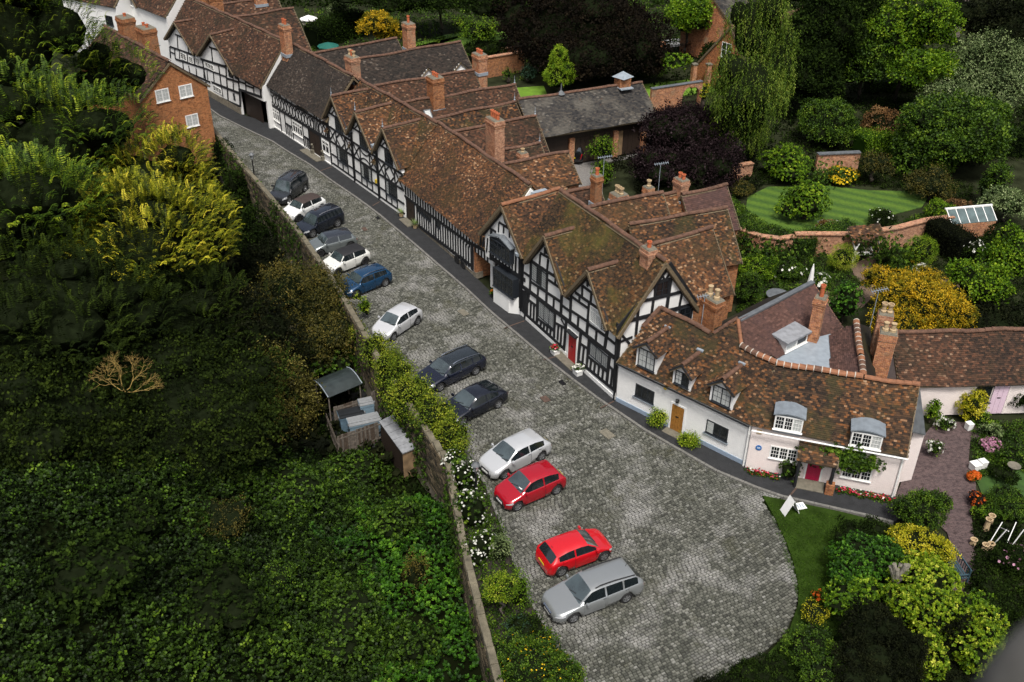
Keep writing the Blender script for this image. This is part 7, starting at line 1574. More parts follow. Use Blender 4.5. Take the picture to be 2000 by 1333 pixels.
gl = plain('bright_grass', c255(96, 132, 26), .9, noise=.3, scale=1.5, bump=.4); lawn('', [(770, 118), (810, 85), (870, 68), (930, 62), (990, 62), (1000, 72), (950, 85), (925, 108), (880, 112), (700, 118)], gl)
lawn('', [(1005, 172), (1062, 168), (1070, 188), (1010, 196)], gl); lawn('', [(1255, 165), (1400, 150), (1415, 175), (1330, 188), (1262, 192)], gl)
lawn('', [(1905, 935), (1990, 915), (2060, 930), (2060, 985), (1950, 978), (1918, 965)], plain('green_grass', c255(50, 80, 22), .9, noise=.3, scale=2.))
for kk in range(1):
    P = []
    for (pts, n) in (([(1497, 982), (1650, 1010), (1640, 1170), (1562, 1180)], 4200),):
        for _ in range(n):
            a, b, c, d = [at(*q_, .06) for q_ in pts]; u, v = random.random(), random.random(); P.append((a.lerp(b, u).lerp(d.lerp(c, u), v))[:])
    o = scatter('grass_tufts', 'blade', P, np.tile([0, 0, 1.], (len(P), 1)), .2, G['grass'], None, None, .5, stuff=True)
# moss and weeds along the kerb
P = []
for k in range(2, len(KB)-6):
    a, b = KB[k], KB[k+1]; L = (b-a).length; d = (b-a)/L; sd_ = Vector((d.y, -d.x, 0))
    for _ in range(int(L*9)):
        p = a+d*random.random()*L+sd_*(.1+abs(random.gauss(0, .35))); P.append((p.x, p.y, 0))
scatter('kerb_weeds', 'fine', P, np.tile([0, 0, 1.], (len(P), 1)), .28, G['olive'], None, None, .6, stuff=True)

# ================================================================= garden floor, paths, walls and small things
M['patio'] = brick_mat('purple_brick_paving', (.125, .085, .085), (.085, .06, .062), (.05, .045, .04), sc=1.0)
def ground_cover(name, pts, n, mat, kind='spray', scale=.6, lift=0.):
    P = [at(*p, 0) for p in pts]; xs = [(p.x, p.y) for p in P]; x0, y0 = np.min(xs, 0); x1, y1 = np.max(xs, 0); x = rng.uniform(x0, x1, n*4); y = rng.uniform(y0, y1, n*4); k = inpoly(x, y, xs); x, y = x[k][:n], y[k][:n]
    z = lift-.12+.22*(np.sin(x*1.3)*np.sin(y*1.1+x*.4)*.5+.5)+rng.uniform(-.05, .15, len(x)); t = np.clip(rng.beta(2, 2.5, len(x))+.25*np.sin(x*.9+1)*np.sin(y*1.2), 0, 1)
    return scatter(name, kind, np.stack([x, y, z], 1), np.tile([0, 0, 1.], (len(x), 1)), scale, G[mat], t, None, .9, stuff=True)
bed = [[(1480, 970), (1500, 985), (1640, 1012), (1745, 1022), (1730, 1060), (1790, 1120), (1830, 1150), (1830, 1400), (1300, 1420), (1400, 1345), (1440, 1300), (1540, 1240), (1560, 1190), (1640, 1180), (1645, 1060)]]
ground_cover('bed_planting', [(1635, 1012), (1740, 1030), (1790, 1020), (1830, 1150), (1860, 1420), (1330, 1420), (1430, 1305), (1500, 1280), (1560, 1230), (1600, 1180), (1640, 1180)], 2200, 'dark')
ground_cover('border_planting', [(1895, 960), (1960, 990), (2080, 980), (2080, 1420), (1850, 1420), (1870, 1180), (1905, 1080)], 2700, 'dark')
ground_cover('flower_border', [(1905, 830), (2080, 820), (2080, 920), (1960, 925), (1905, 930), (1895, 860)], 1125, 'green', scale=.5)
ground_cover('garden_planting', [(1440, 470), (1560, 500), (1660, 470), (1640, 520), (1700, 560), (1640, 600), (1640, 680), (1440, 620)], 2400, 'green')
ground_cover('garden_planting', [(1710, 480), (1810, 460), (2060, 440), (2060, 690), (1780, 690), (1700, 560)], 3150, 'dark')
ground_cover('lawn_border', [(1425, 365), (1445, 400), (1500, 440), (1600, 460), (1720, 445), (1820, 410), (1830, 440), (1700, 470), (1560, 480), (1440, 440)], 1650, 'green')
ground_cover('lawn_border', [(1425, 330), (1700, 320), (1900, 360), (1900, 400), (1815, 385), (1700, 362), (1500, 360), (1440, 385)], 1950, 'dark')
ground_cover('garden_planting', [(1390, 200), (2080, 180), (2080, 300), (1840, 330), (1420, 320)], 2200, 'dark', scale=1.1)
ground_cover('garden_planting', [(1200, 60), (2100, 40), (2100, 185), (1280, 190), (1260, 150)], 1800, 'dark', scale=1.4)
ground_cover('garden_planting', [(590, 20), (1300, -30), (1300, 150), (1010, 160), (930, 130), (900, 75), (720, 110), (600, 100)], 2200, 'green', scale=1.3)
ground_cover('garden_planting', [(1240, 225), (1300, 215), (1480, 240), (1480, 380), (1420, 380), (1190, 330)], 1950, 'black', scale=.8)
ground_cover('distant_planting', [(100, -60), (2100, -110), (2300, 20), (-100, 20)], 3600, 'dark', scale=2.2)
# paved patio and path beside the pink cottage
flat('patio', [(1748, 972), (1795, 860), (1830, 822), (1900, 826), (1925, 850), (1895, 860), (1892, 900), (1905, 940), (1908, 965), (1898, 1010), (1905, 1080), (1905, 1130), (1893, 1165), (1858, 1160), (1866, 1100), (1850, 1040), (1790, 985)], -.05, M['patio'], .06, kind='structure')
flat('gravel_path', [(1660, 520), (1700, 500), (1725, 520), (1745, 548), (1900, 545), (1905, 560), (1720, 565), (1685, 600), (1640, 612), (1600, 600), (1560, 575), (1600, 560), (1640, 580), (1680, 560)], -.10, M['gravel'], .05, kind='structure')
flat('gravel_yard', [(1060, 262), (1120, 270), (1280, 245), (1290, 300), (1170, 320), (1180, 400), (1130, 400), (1125, 350), (1070, 310)], -.10, plain('grey_gravel', (.20, .19, .18), .95, noise=.4, scale=8., bump=.5), .05, kind='structure')
flat('lane', [(1285, 95), (1380, 88), (1385, 66), (1340, 75), (1240, 80)], -.10, plain('pale_tarmac', (.24, .24, .24), .9, noise=.2), .05, kind='structure')
flat('lane', [(1360, 70), (1400, 60), (1440, -60), (1400, -60)], -.10, M['slab'], .05, kind='structure')
flat('terrace_paving', [(590, 45), (640, 48), (640, 58), (600, 60)], -.10, M['slab'], .05, kind='structure')
def gwall(label, pts, h, mat='brick_old', th=.32, z0=-.15, name='garden_wall', cap='brick_old', capw=.06):
    P = [at(*p, z0) if len(p) == 2 else Vector(p) for p in pts]; root = empty(name, P[len(P)//2], label=label, cat='wall'); mb = MB(); cp = MB()
    for a, b in zip(P, P[1:]):
        d = (b-a).normalized(); n_ = Vector((-d.y, d.x, 0))*th/2; c_ = n_*(1+capw*4/th)
        mb.prism([a-n_, b-n_, b+n_, a+n_], (0, 0, h)); cp.prism([a-c_+Vector((0, 0, h)), b-c_+Vector((0, 0, h)), b+c_+Vector((0, 0, h)), a+c_+Vector((0, 0, h))], (0, 0, .09))
    mb.build('wall', M[mat], root); cp.build('coping', M[cap], root); return root
gwall('curving brick garden wall behind the rear wings', [(1405, 480), (1440, 485), (1480, 500), (1520, 505), (1545, 500)], 1.7)
gwall('brick garden wall running from the arbour to the greenhouse', [(1545, 500), (1660, 500), (1740, 488), (1800, 472), (1850, 465)], 1.9)
gwall('sunlit brick wall behind the yellow flowers', [(1590, 340), (1672, 336)], 1.9, cap='leaddark'); gwall('short piece of brick wall behind the dark tree left of the lawn', [(1422, 352), (1466, 345)], 1.3)
gwall('orange brick garden wall beyond the dark-roofed house', [(935, 155), (1022, 140)], 2.3, mat='brick'); gwall('brick wall above the orange garden wall at the top', [(945, 122), (1025, 108)], 1.2, mat='brick_old')
for k_, (px, py, z, nn_) in enumerate(((1450, 492, 1.0, 320), (1500, 505, 1.0, 420), (1530, 500, 1.1, 300), (1735, 492, 1.2, 260), (1700, 480, 1.9, 120), (1610, 338, 1.0, 160))):
    p = at(px, py, z); P = np.array(p)+rng.normal(0, 1, (nn_, 3))*[1.1, .5, .55]; scatter('wall_creeper_leaves', 'broad', P, np.tile([0, -.6, .8], (nn_, 1)), .6, G['green' if k_ % 2 else 'dark'], None, None, .9, stuff=True)
# wall with round gateway
wa, wb_ = at(1270, 222, -.15), at(1368, 206, -.15); Fg_ = Fac(tuple(wa), tuple(wb_)); rg = empty('arched_garden_wall', wa, label='brick garden wall pierced by a round moon gate beside the barn', cat='wall'); Lg = Fg_.L; uc = Lg*.78; R_g = 1.05; H_g = 2.2
pts = [(0, -.15), (uc-R_g, -.15)]+[(uc+R_g*math.cos(t), 1.05+R_g*math.sin(t)) for t in [math.pi*(1-j/12) for j in range(13)]]+[(uc+R_g, -.15), (Lg, -.15), (Lg, H_g+.2), (0, H_g+.2)]
wall(Fg_, rg, pts, 'brick_pale', .35); mb = MB()
for j in range(14):
    t0, t1 = math.pi*j/14, math.pi*(j+1)/14-.02; mb.prism([Fg_.pt(uc+r*math.cos(t), 1.05+r*math.sin(t), -.03) for r, t in ((R_g, t0), (R_g+.22, t0), (R_g+.22, t1), (R_g, t1))], Fg_.n*.42)
mb.build('arch_bricks', M['brick_old'], rg); MB().prism([Fg_.pt(0, H_g+.2, -.06), Fg_.pt(Lg, H_g+.2, -.06), Fg_.pt(Lg, H_g+.28, -.06), Fg_.pt(0, H_g+.28, -.06)], Fg_.n*.5).build('coping', M['leaddark'], rg)
# arbour with bench
A_a, A_b = at(1664, 512, 0), at(1712, 505, 0); ra_ = empty('arbour', A_a.lerp(A_b, .5), label='tiled arbour roof on a forked white post over the garden bench', cat='arbour'); Fa_ = Fac(tuple(A_a), tuple(A_b)); La = Fa_.L
roof_part([Fa_.pt(-.3, 1.75, -.2), Fa_.pt(La+.4, 1.75, -.2), Fa_.pt(La+.4, 2.5, 1.0), Fa_.pt(-.3, 2.5, 1.0)], ra_, 'tile_orange', .2, .14, thick=.08)
for u in (0.02, La): MB().tube([Fa_.pt(u, 0, -.05), Fa_.pt(u, 1.0, -.05), Fa_.pt(u+.3, 1.75, -.05)], .07, 6).build('post', M['frame_white'], ra_); MB().tube([Fa_.pt(u, 1.0, -.05), Fa_.pt(u-.3, 1.7, -.05)], .055, 6).build('brace', M['frame_white'], ra_)
def bench(label, px, py, rz, mat, L=1.6, z0=0., back=True):
    b = at(px, py, z0); r = empty('garden_bench', b, rz, label=label, cat='bench'); W_m = Matrix.Translation(b) @ Matrix.Rotation(rz, 4, 'Z')
    def add(mb, nm):
        me = mb.mesh(nm, M[mat]); o = bpy.data.objects.new(nm, me); COL.objects.link(o); o.parent = r
    for i in range(4): add(MB().box((0, -.2+i*.13, .43), (L, .09, .03)), 'seat_slat')
    for x in (-L/2+.05, L/2-.05):
        for y in (-.22, .24): add(MB().box((x, y, .21 if y < 0 else .45), (.07, .07, .42 if y < 0 else .9)), 'leg')
        add(MB().box((x, 0, .64), (.07, .5, .04)), 'armrest')
    if back:
        add(MB().box((0, .26, .9), (L, .05, .08)), 'back_rail')
        for i in range(9): add(MB().box((-L/2+.16+i*(L-.32)/8, .26, .66), (.035, .03, .42)), 'back_slat')
    return r
bench('pale grey slatted bench under the tiled arbour', 1684, 505, math.radians(8), 'frame_white', 1.5); M['bluepaint'] = plain('teal_blue_paint', (.035, .07, .09), .5); bench('blue-green slatted bench beside the brick path', 1862, 1118, math.radians(-82), 'bluepaint', 1.7)
# greenhouse
M['ghglass'] = plain('greenhouse_glass', (.10, .14, .14), .12, noise=.4, scale=2., spec=.8)
ga, gb_ = at(1850, 470, 0), at(1937, 462, 0); Fh = Fac(tuple(ga), tuple(gb_)); rh = empty('greenhouse', Fh.pt(1, 0, 1), label='lean-to greenhouse with pale sloping glass roof against the garden wall', cat='greenhouse'); Lh = Fh.L
for i in range(5):
    u0, u1 = Lh*i/5+.03, Lh*(i+1)/5-.03; MB().prism([Fh.pt(u0, 1.4, 0), Fh.pt(u1, 1.4, 0), Fh.pt(u1, 2.2, 1.1), Fh.pt(u0, 2.2, 1.1)], (0, 0, -.02)).build('pane', M['ghglass'], rh)
for i in range(6): MB().bar(Fh.pt(Lh*i/5, 1.43, -.02), Fh.pt(Lh*i/5, 2.23, 1.1), .06, .06).build('glazing_bar', M['frame_white'], rh)
MB().bar(Fh.pt(-.1, 2.25, 1.12), Fh.pt(Lh+.1, 2.25, 1.12), .16, .12).build('ridge_board', M['frame_white'], rh); wall(Fh, rh, [(0, 0), (Lh, 0), (Lh, 1.35), (0, 1.35)], 'brick_pale', .2)
# brick pergola posts, railings
for px, lb in ((1353, 'left brick post of the vine-covered pergola'), (1381, 'right brick post of the vine-covered pergola')):
    p = at(px-1, 170, 0); r = empty('pergola_post', p, label=lb, cat='post', group='brick pergola posts'); MB().box(p+Vector((0, 0, 1.25)), (.5, .5, 2.5), .4).build('brick_shaft', M['brick_pale'], r); MB().box(p+Vector((0, 0, 2.56)), (.62, .62, .1), .4).build('cap', M['slab'], r)
fa, fb = at(1296, 112, 0), at(1352, 108, 0); r = empty('iron_railings', fa.lerp(fb, .5), label='black iron railings between brick piers beside the lane', cat='railings')
for i in range(22): p = fa.lerp(fb, i/21); MB().box(p+Vector((0, 0, .75)), (.05, .05, 1.5)).build('bar', M['iron'], r)
for z in (.25, 1.3): MB().bar(fa+Vector((0, 0, z)), fb+Vector((0, 0, z)), .05, .05).build('rail', M['iron'], r)
for p_ in (fa, fb+Vector((.5, 0, 0))): MB().box(p_+Vector((-.2, 0, .9)), (.6, .6, 1.8)).build('brick_pier', M['brick_pale'], r)
# parasols
def parasol(label, px, py, z, R, closed=False, mat='green_cloth', tilt=0):
    c = at(px, py, z); r = empty('parasol', (c.x, c.y, 0), label=label, cat='parasol', group=None); MB().tube([(c.x, c.y, 0), (c.x, c.y, z)], .03, 6).build('pole', M['oldwood'], r); mb = MB(); n = 8
    for i in range(n):
        a0, a1 = 2*math.pi*i/n, 2*math.pi*(i+1)/n; P = lambda a, k, zz: Vector((c.x+math.cos(a)*R*k, c.y+math.sin(a)*R*k, zz))
        mb.add([Vector((c.x, c.y, z+.02)), P(a0, .5, z-.17), P(a1, .5, z-.17), P(a0, 1, z-.42), P(a1, 1, z-.42), P((a0+a1)/2, .985, z-.40), P(a0, 1, z-.55), P(a1, 1, z-.55)], [[0, 1, 2], [1, 3, 5, 4, 2], [3, 6, 7, 4, 5]])
    mb.build('canopy', M[mat], r)
parasol('green garden parasol behind the red-tiled house at the top', 640, 83, 2.3, 1.25); parasol('left of the two small green parasols by the tall chimney', 1750, 731, 2.0, .62); parasol('right of the two small green parasols by the tall chimney', 1775, 736, 2.0, .72); parasol('large white parasol on the terrace at the top', 602, 30, 2.4, 1.1, mat='white')
def gtable(label, px, py, R, h, mat):
    c = at(px, py, h); r = empty('garden_table', (c.x, c.y, 0), label=label, cat='table'); MB().lathe([(R, 0), (R, .05), (0, .05)], (c.x, c.y, h-.05), 20).build('table_top', M[mat], r)
    for a in (0, 2.1, 4.2): MB().tube([(c.x+.1*math.cos(a), c.y+.1*math.sin(a), h-.06), (c.x+R*.6*math.cos(a), c.y+R*.6*math.sin(a), 0)], .03, 6).build('leg', M['iron'], r)
gtable('round white garden table by the low hedge at the top right', 1765, 156, .8, .75, 'white'); gtable('round grey table in the courtyard behind the purplish roof', 1520, 575, .85, .72, 'leaddark')
# closed white parasol behind the purplish roof
p = at(1577, 580, 0); r = empty('closed_parasol', p, label='folded white parasol standing behind the purplish roof ridge', cat='parasol'); MB().tube([p, p+Vector((0, 0, 1))], .03, 6).build('pole', M['oldwood'], r); MB().lathe([(.2, .9), (.22, 1.1), (.12, 2.2), (.02, 2.7)], p, 8).build('canopy', M['white'], r)
# street lamps
def street_lamp(label, px, py, top, z0=0.):
    b = at(px, py, z0); h = zfor(b, top)-z0; h = min(max(h, 2.6), 4.4); r = empty('street_lamp', b, label=label, cat='lamp', group='black street lamps'); P = lambda z: Vector((b.x, b.y, z0+z))
    MB().lathe([(.12, 0), (.12, .3), (.07, .4), (.055, h-.75), (.08, h-.72), (.04, h-.68), (.05, h-.6)], P(0), 10).build('post', M['iron'], r)
    MB().lathe([(.11, 0), (.2, .38)], P(h-.6), 4).build('lantern_glass', M['curtain'], r); MB().lathe([(.25, 0), (.2, .06), (.1, .16), (.03, .2), (.02, .3)], P(h-.22), 8).build('lantern_cap', M['leaddark'], r)
    for a in range(4): t = a*math.pi/2; MB().bar(P(h-.6)+Vector((math.cos(t)*.11, math.sin(t)*.11, 0)), P(h-.22)+Vector((math.cos(t)*.2, math.sin(t)*.2, 0)), .02, .02).build('lantern_bar', M['iron'], r)
street_lamp('black street lamp by the wall above the parked cars', 498, 352, 298); street_lamp('black lantern among the white roses by the silver hatchback', 930, 975, 915)
# planters, statues, pots
def planter(label, px, py, fl, lf='green', w_=.5, h=.35, mat='frame_white', kind='box'):
    b = at(px, py, .07); r = empty('planter', b, label=label, cat='planter'); 
    if kind == 'box':
        MB().box(b+Vector((0, 0, h/2)), (w_, w_*.8, h), a5, taper=1.12).build('box', M[mat], r); MB().box(b+Vector((0, 0, h-.0)), (w_*1.2, w_, .06), a5).build('rim', M[mat], r)
    else: MB().lathe([(w_*.32, 0), (w_*.5, h), (w_*.42, h), (w_*.4, h*.8)], b, 12).build('pot', M[mat], r)
    P = np.array([[b.x+random.gauss(0, w_*.27), b.y+random.gauss(0, w_*.22), .07+h+.05+abs(random.gauss(0, .1))] for _ in range(26)]); up = np.tile([0, 0, 1.], (26, 1))
    scatter('leaves', 'spray', P, up, .55, G[lf], None, r, .8); scatter('blossom', 'flower', P+[0, 0, .08], up, .8, G[fl], None, r, .6)
planter('square white planter with dark red flowers left of the red door', 1084, 691, 'fl_red'); planter('square white planter with pale flowers right of the red door', 1128, 731, 'fl_white'); planter('dark round pot with pink and orange flowers by the black bay', 966, 582, 'fl_orange', mat='iron', kind='pot', w_=.6)
for lb, px, py in (('small pale stone lion left of the dark plank steps', 613, 300), ('small pale stone lion right of the dark plank steps', 633, 313)):
    b = at(px, py, .07); r = empty('stone_lion', b, label=lb, cat='statue', group='stone lions by the steps'); MB().box(b+Vector((0, 0, .2)), (.4, .5, .4), a3).build('pedestal', M['slab'], r)
    MB().tube([b+Vector((.05, .1, .42)), b+Vector((.0, 0, .62)), b+Vector((-.05, -.08, .85))], [.14, .15, .1], 8).build('body', M['slab'], r); MB().lathe([(0, -.13), (.12, -.06), (.13, .05), (0, .13)], b+Vector((-.08, -.12, .92)), 8).build('head', M['slab'], r)
for lb, px, py, h in (('stone birdbath on the small lawn at the right edge', 1973, 932, .8), ('brown stone birdbath near the right edge below the bend', 1990, 1095, .5)):
    b = at(px, py); r = empty('birdbath', b, label=lb, cat='birdbath'); MB().lathe([(.18, 0), (.09, .1), (.08, h-.15), (.14, h-.1)], b, 10).build('pedestal', M['slab'], r); MB().lathe([(.1, 0), (.34, .1), (.36, .14), (.3, .12), (.0, .06)], b+Vector((0, 0, h-.1)), 16).build('bowl', M['slab'], r)
b = at(1948, 930); r = tag(MB().lathe([(.12, 0), (.24, .1), (.26, .16), (.16, .16), (.13, .06)], b, 14).build('planting_ring', M['frame_white']), 'small white ring pot on the grass by the birdbath', 'pot')
for lb, px, py, w_ in (('white square tub beside the brick path', 1891, 838, .45), ('white cube stool with open book shape by the patio bed', 1903, 917, .6), ('second white cube tub on the patio bed edge', 1917, 912, .5)):
    b = at(px, py); tag(MB().box(b+Vector((0, 0, .2)), (w_*.75, w_*.75, .4), .3, taper=1.08).box(b+Vector((0, 0, .42)), (w_*.85, w_*.85, .05), .3).build('garden_tub', M['frame_white']), lb, 'tub')
for lb, px, py, h in (('tall buff chimney pot standing by the dark border', 1925, 1035, .75), ('shorter buff chimney pot beside the tall one', 1933, 1022, .55), ('small terracotta pot by the path bend', 1923, 1072, .3), ('terracotta pot nearest the path bend edge', 1934, 1070, .3), ('mossy stone bowl beside the path', 1900, 1062, .3)):
    b = at(px, py); tag(MB().lathe([(.17, 0), (.14, h*.4), (.13, h*.8), (.19, h), (.13, h), (.11, h*.6)], b, 12).build('clay_pot', M['pot_buff']), lb, 'pot')
r = empty('plant_frame', at(1955, 1060), label='white criss-cross plant supports in the dark border', cat='plant support')
for x0, y0, x1, y1 in ((1932, 1062, 1958, 1020), (1942, 1062, 1966, 1035), (1965, 1065, 1985, 1020), (1975, 1068, 2000, 1035), (1952, 1030, 1970, 1038)): MB().bar(at(x0, y0, .05), at(x1, y1, 1.1), .04, .04).build('rod', M['frame_white'], r)
# board sign on the grass
b = at(1543, 1000, .08); r = empty('a_board_sign', b, label='white folding board sign standing on the grass wedge', cat='sign'); sx = Vector((math.cos(.25), math.sin(.25), 0)); sy = Vector((-sx.y, sx.x, 0))
def pan(o, lean): return [b+sx*s*.27+sy*(o+lean*(1-z))+Vector((0, 0, z*.98)) for s, z in ((-1, 0), (1, 0), (1, 1), (-1, 1))]
sx, sy = sy, -sx
MB().prism(pan(0, .42), sy*.03).build('front_panel', M['frame_white'], r); MB().prism([p for p in pan(0, -.42)], sy*.03).build('back_panel', M['frame_white'], r)
MB().prism([b-sy*.35+sx*.0+Vector((0, 0, .02)), b-sy*1.0+Vector((0, 0, .02)), b-sy*1.0+sx*.5+Vector((0, 0, .02)), b-sy*.35+sx*.5+Vector((0, 0, .02))], (0, 0, .03)).build('fallen_notice', M['frame_white'], r)
for k in range(3): p0 = b-sy*(.55+k*.14)+sx*.1+Vector((0, 0, .055)); MB().prism([p0, p0-sy*.06, p0-sy*.06+sx*.28, p0+sx*.28], (0, 0, .004)).build('printed_mark', M['bluegrey'], r)
# blue plaque and little sign on the pink cottage
u_, v_ = F7.uv(*V_(273, 915)); tag(MB().lathe([(.17, 0), (.17, .03), (.0, .035)], F7.pt(u_, v_, -.01), 20, ax=-F7.n).build('blue_plaque', plain('plaque_blue', (.02, .13, .38), .4, noise=.1), r7)); u_, v_ = F7.uv(*V_(277, 812)); MB().prism([F7.pt(u_-.14, v_-.14, -.03), F7.pt(u_+.14, v_-.14, -.03), F7.pt(u_+.14, v_+.14, -.03), F7.pt(u_-.14, v_+.14, -.03)], F7.n*.025).build('wall_sign', M['pot_buff'], r7)
mbp = MB(); 
for dv, wq in ((.06, .16), (.02, .2), (-.03, .14)): u_, v_ = F7.uv(*V_(273, 915)); mbp.prism([F7.pt(u_-wq/2, v_+dv, -.047), F7.pt(u_+wq/2, v_+dv, -.047), F7.pt(u_+wq/2, v_+dv-.018, -.047), F7.pt(u_-wq/2, v_+dv-.018, -.047)], F7.n*.006)
mbp.build('plaque_lettering', M['frame_white'], r7)
# ---- bins, enclosure, shed and shelter on the castle side
def onb(px, py, z): return at(px, py, z)
def fence(label, a, b, h, z, mat='oldwood', bw=.14, name='board_fence'):
    A_f, B_f = onb(*a, z), onb(*b, z); L = (B_f-A_f).length; d = (B_f-A_f)/L; ang = math.atan2(d.y, d.x); n = int(L/bw); r = empty(name, A_f.lerp(B_f, .5), label=label, cat='fence')
    for i in range(n):
        c = A_f+d*(i+.5)*bw; link('fence_board', unit_box(M[random.choice((mat, mat, 'oldwood2'))]), r, Matrix.Translation((c.x, c.y, z+h/2+random.uniform(-.03, .03))) @ Matrix.Rotation(ang+random.uniform(-.03, .03), 4, 'Z') @ Matrix.Rotation(random.uniform(-.015, .015), 4, 'Y') @ Matrix.Diagonal((bw*.93, .025, h, 1)))
    for zz in (.3, h-.25): MB().bar(A_f+Vector((0, 0, zz)), B_f+Vector((0, 0, zz)), .06, .09).build('fence_rail', M[mat], r)
    return r
ZG = -3.3
MB_pad = tag(MB().prism([onb(630, 815, ZG+.03), onb(700, 905, ZG+.03), onb(850, 870, ZG+.03), onb(800, 760, ZG+.03), onb(720, 740, ZG+.03)], (0, 0, -.1)).build('yard_floor', M['asphalt']), kind='structure')
fence('weathered board fence in front of the blue bins', (662, 893), (745, 862), 1.6, ZG); fence('old board fence behind the curved-roof shelter', (655, 835), (728, 812), 1.6, ZG); fence('board fence with gate beside the shelter', (728, 812), (790, 790), 1.9, ZG)
fence('grey board fence at the left end of the bin enclosure', (640, 838), (662, 893), 1.3, ZG)
def big_bin(label, px, py, w_, d_, h, rz, lid, body, z=ZG):
    b = onb(px, py, z); r = empty('wheeled_bin', b, label=label, cat='bin'); P = b; R = Matrix.Rotation(rz, 3, 'Z')
    MB().box(b+Vector((0, 0, .12+h*.42)), (w_*.9, d_*.84, h*.84), rz, taper=1.1).build('body', body, r); MB().box(b+Vector((0, 0, .12+h*.88)), (w_*1.02, d_, h*.09), rz).build('rim', body, r)
    for i in range(4):   # domed lid in strips
        f = (i-1.5)/4*d_; MB().box(b+R@Vector((0, f, .12+h*.96+.05-.06*abs(i-1.5)))+Vector((0, 0, 0)), (w_*1.0, d_/4+.01, .06), rz).build('lid_panel', lid, r)
    for sx_ in (-1, 1):
        MB().lathe([(.07, -.04), (.09, 0), (.07, .04)], b+R@Vector((sx_*(w_/2+.04), -d_*.35, .12+h*.95)), 8, ax=(math.cos(rz), math.sin(rz), 0)).build('lifting_lug', M['steel'], r)
        for sy_ in (-1, 1): MB().lathe([(.09, -.03), (.1, 0), (.09, .03)], b+R@Vector((sx_*w_*.38, sy_*d_*.36, .1)), 10, ax=(math.cos(rz), math.sin(rz), 0)).build('wheel', M['tyre'], r)
    for j in range(5): MB().box(b+R@Vector((-w_*.36+j*w_*.18, -d_*.45, .12+h*.42)), (.04, .05, h*.75), rz).build('rib', body, r)
bl = plain('blue_grey_bin', (.12, .19, .25), .5, noise=.25); bl2 = plain('faded_blue_bin', (.20, .29, .36), .5, noise=.2); ld = plain('pale_grey_bin_lid', (.24, .25, .26), .55, noise=.2); lk = plain('black_bin_lid', (.02, .022, .024), .3, noise=.2)
br = math.radians(21)
big_bin('long pale blue-grey wheeled container in front', 713, 853, 2.0, .95, 1.35, br, ld, bl2); big_bin('blue container with black lid behind the pale one', 688, 838, 1.6, .95, 1.3, br, lk, bl); big_bin('smaller squarish pale blue bin at the back right', 718, 826, .9, .8, 1.7, br, ld, bl2)
# shed
s0, s1, s2, s3 = onb(740, 823, -.95), onb(782, 803, -.95), onb(829, 868, -1.05), onb(786, 886, -1.15); r = empty('garden_shed', Vector(((s0+s2)/2)[:2]+(ZG,)), label='small plywood shed with a grey felt roof beside the hedge', cat='shed'); rfv = [s0, s1, s2, s3]
for i in range(4):
    a, b = rfv[i], rfv[(i+1) % 4]; c = sum(rfv, Vector())/4; a2, b2 = a.lerp(c, .06), b.lerp(c, .06); MB().prism([Vector((a2.x, a2.y, ZG)), Vector((b2.x, b2.y, ZG)), b2-Vector((0, 0, .08)), a2-Vector((0, 0, .08))], (c-a2.lerp(b2, .5)).normalized()*.05).build('wall', M['buffwood' if i == 2 else 'darkwood'], r)
for i in range(5):
    f0, f1 = i/5+.004, (i+1)/5-.004; MB().prism([s0.lerp(s3, f0), s1.lerp(s2, f0), s1.lerp(s2, f1), s0.lerp(s3, f1)], (0, 0, -.06-.006*i)).build('roof_panel', M['felt'], r)
MB().bar(onb(750, 872, ZG), onb(750, 872, ZG)+Vector((0, 0, 1.2)), .7, .05).build('open_door', M['oldwood'], r)
# curved-roof shelter
smoked = plain('smoked_sheet', (.03, .04, .04), .35, noise=.4, scale=2., spec=.5)
h0, h1 = onb(628, 765, -1.), onb(694, 738, -1.); d_ = (h1-h0); d_.z = 0; L_ = d_.length; d_.normalize(); n_ = Vector((-d_.y, d_.x, 0)); r = empty('cycle_shelter', (h0.x, h0.y, ZG), label='small shelter with a curved dark translucent roof and pale edge trims', cat='shelter')
rr = []; 
for i in range(7): t = i/6; rr.append((-.85+1.9*t, .42*math.sin(math.pi*t*.8)))
for i in range(6):
    (a, za), (b, zb_) = rr[i], rr[i+1]; MB().prism([h0+n_*a+Vector((0, 0, za)), h1+n_*a+Vector((0, 0, za)), h1+n_*b+Vector((0, 0, zb_)), h0+n_*b+Vector((0, 0, zb_))], (0, 0, -.03)).build('roof_sheet', smoked, r)
for e_ in (h0, h1): MB().tube([e_+n_*a+Vector((0, 0, za+.03)) for a, za in rr], .035, 6).build('edge_trim', M['lead'], r)
for e_ in (h0+d_*.1, h1-d_*.1):
    for o in (-.7, .9): MB().bar(Vector(((e_+n_*o).x, (e_+n_*o).y, ZG)), Vector(((e_+n_*o).x, (e_+n_*o).y, -.95)), .08, .08).build('post', M['oldwood'], r)
# pruned stump
b = at(1735, 1185, 0); r = empty('pruned_stump', b, label='pollarded stump with pale sawn branch ends rising from the bushes', cat='tree stump')
for i in range(8):
    a = random.uniform(0, 6.28); t0 = b+Vector((0, 0, 1.6)); e = b+Vector((math.cos(a)*random.uniform(.1, .6), math.sin(a)*random.uniform(.1, .4), random.uniform(2.5, 3.1))); MB().tube([t0, e], [.13, .1], 7).build('cut_branch', M['bark_pale'], r)
    MB().lathe([(.095, 0), (0, .01)], e+Vector((0, 0, .0)), 8, ax=(e-t0)).build('sawn_end', M['slab'], r)
MB().tube([b, b+Vector((0, 0, 1.7))], [.28, .2], 8).build('trunk', M['bark'], r)
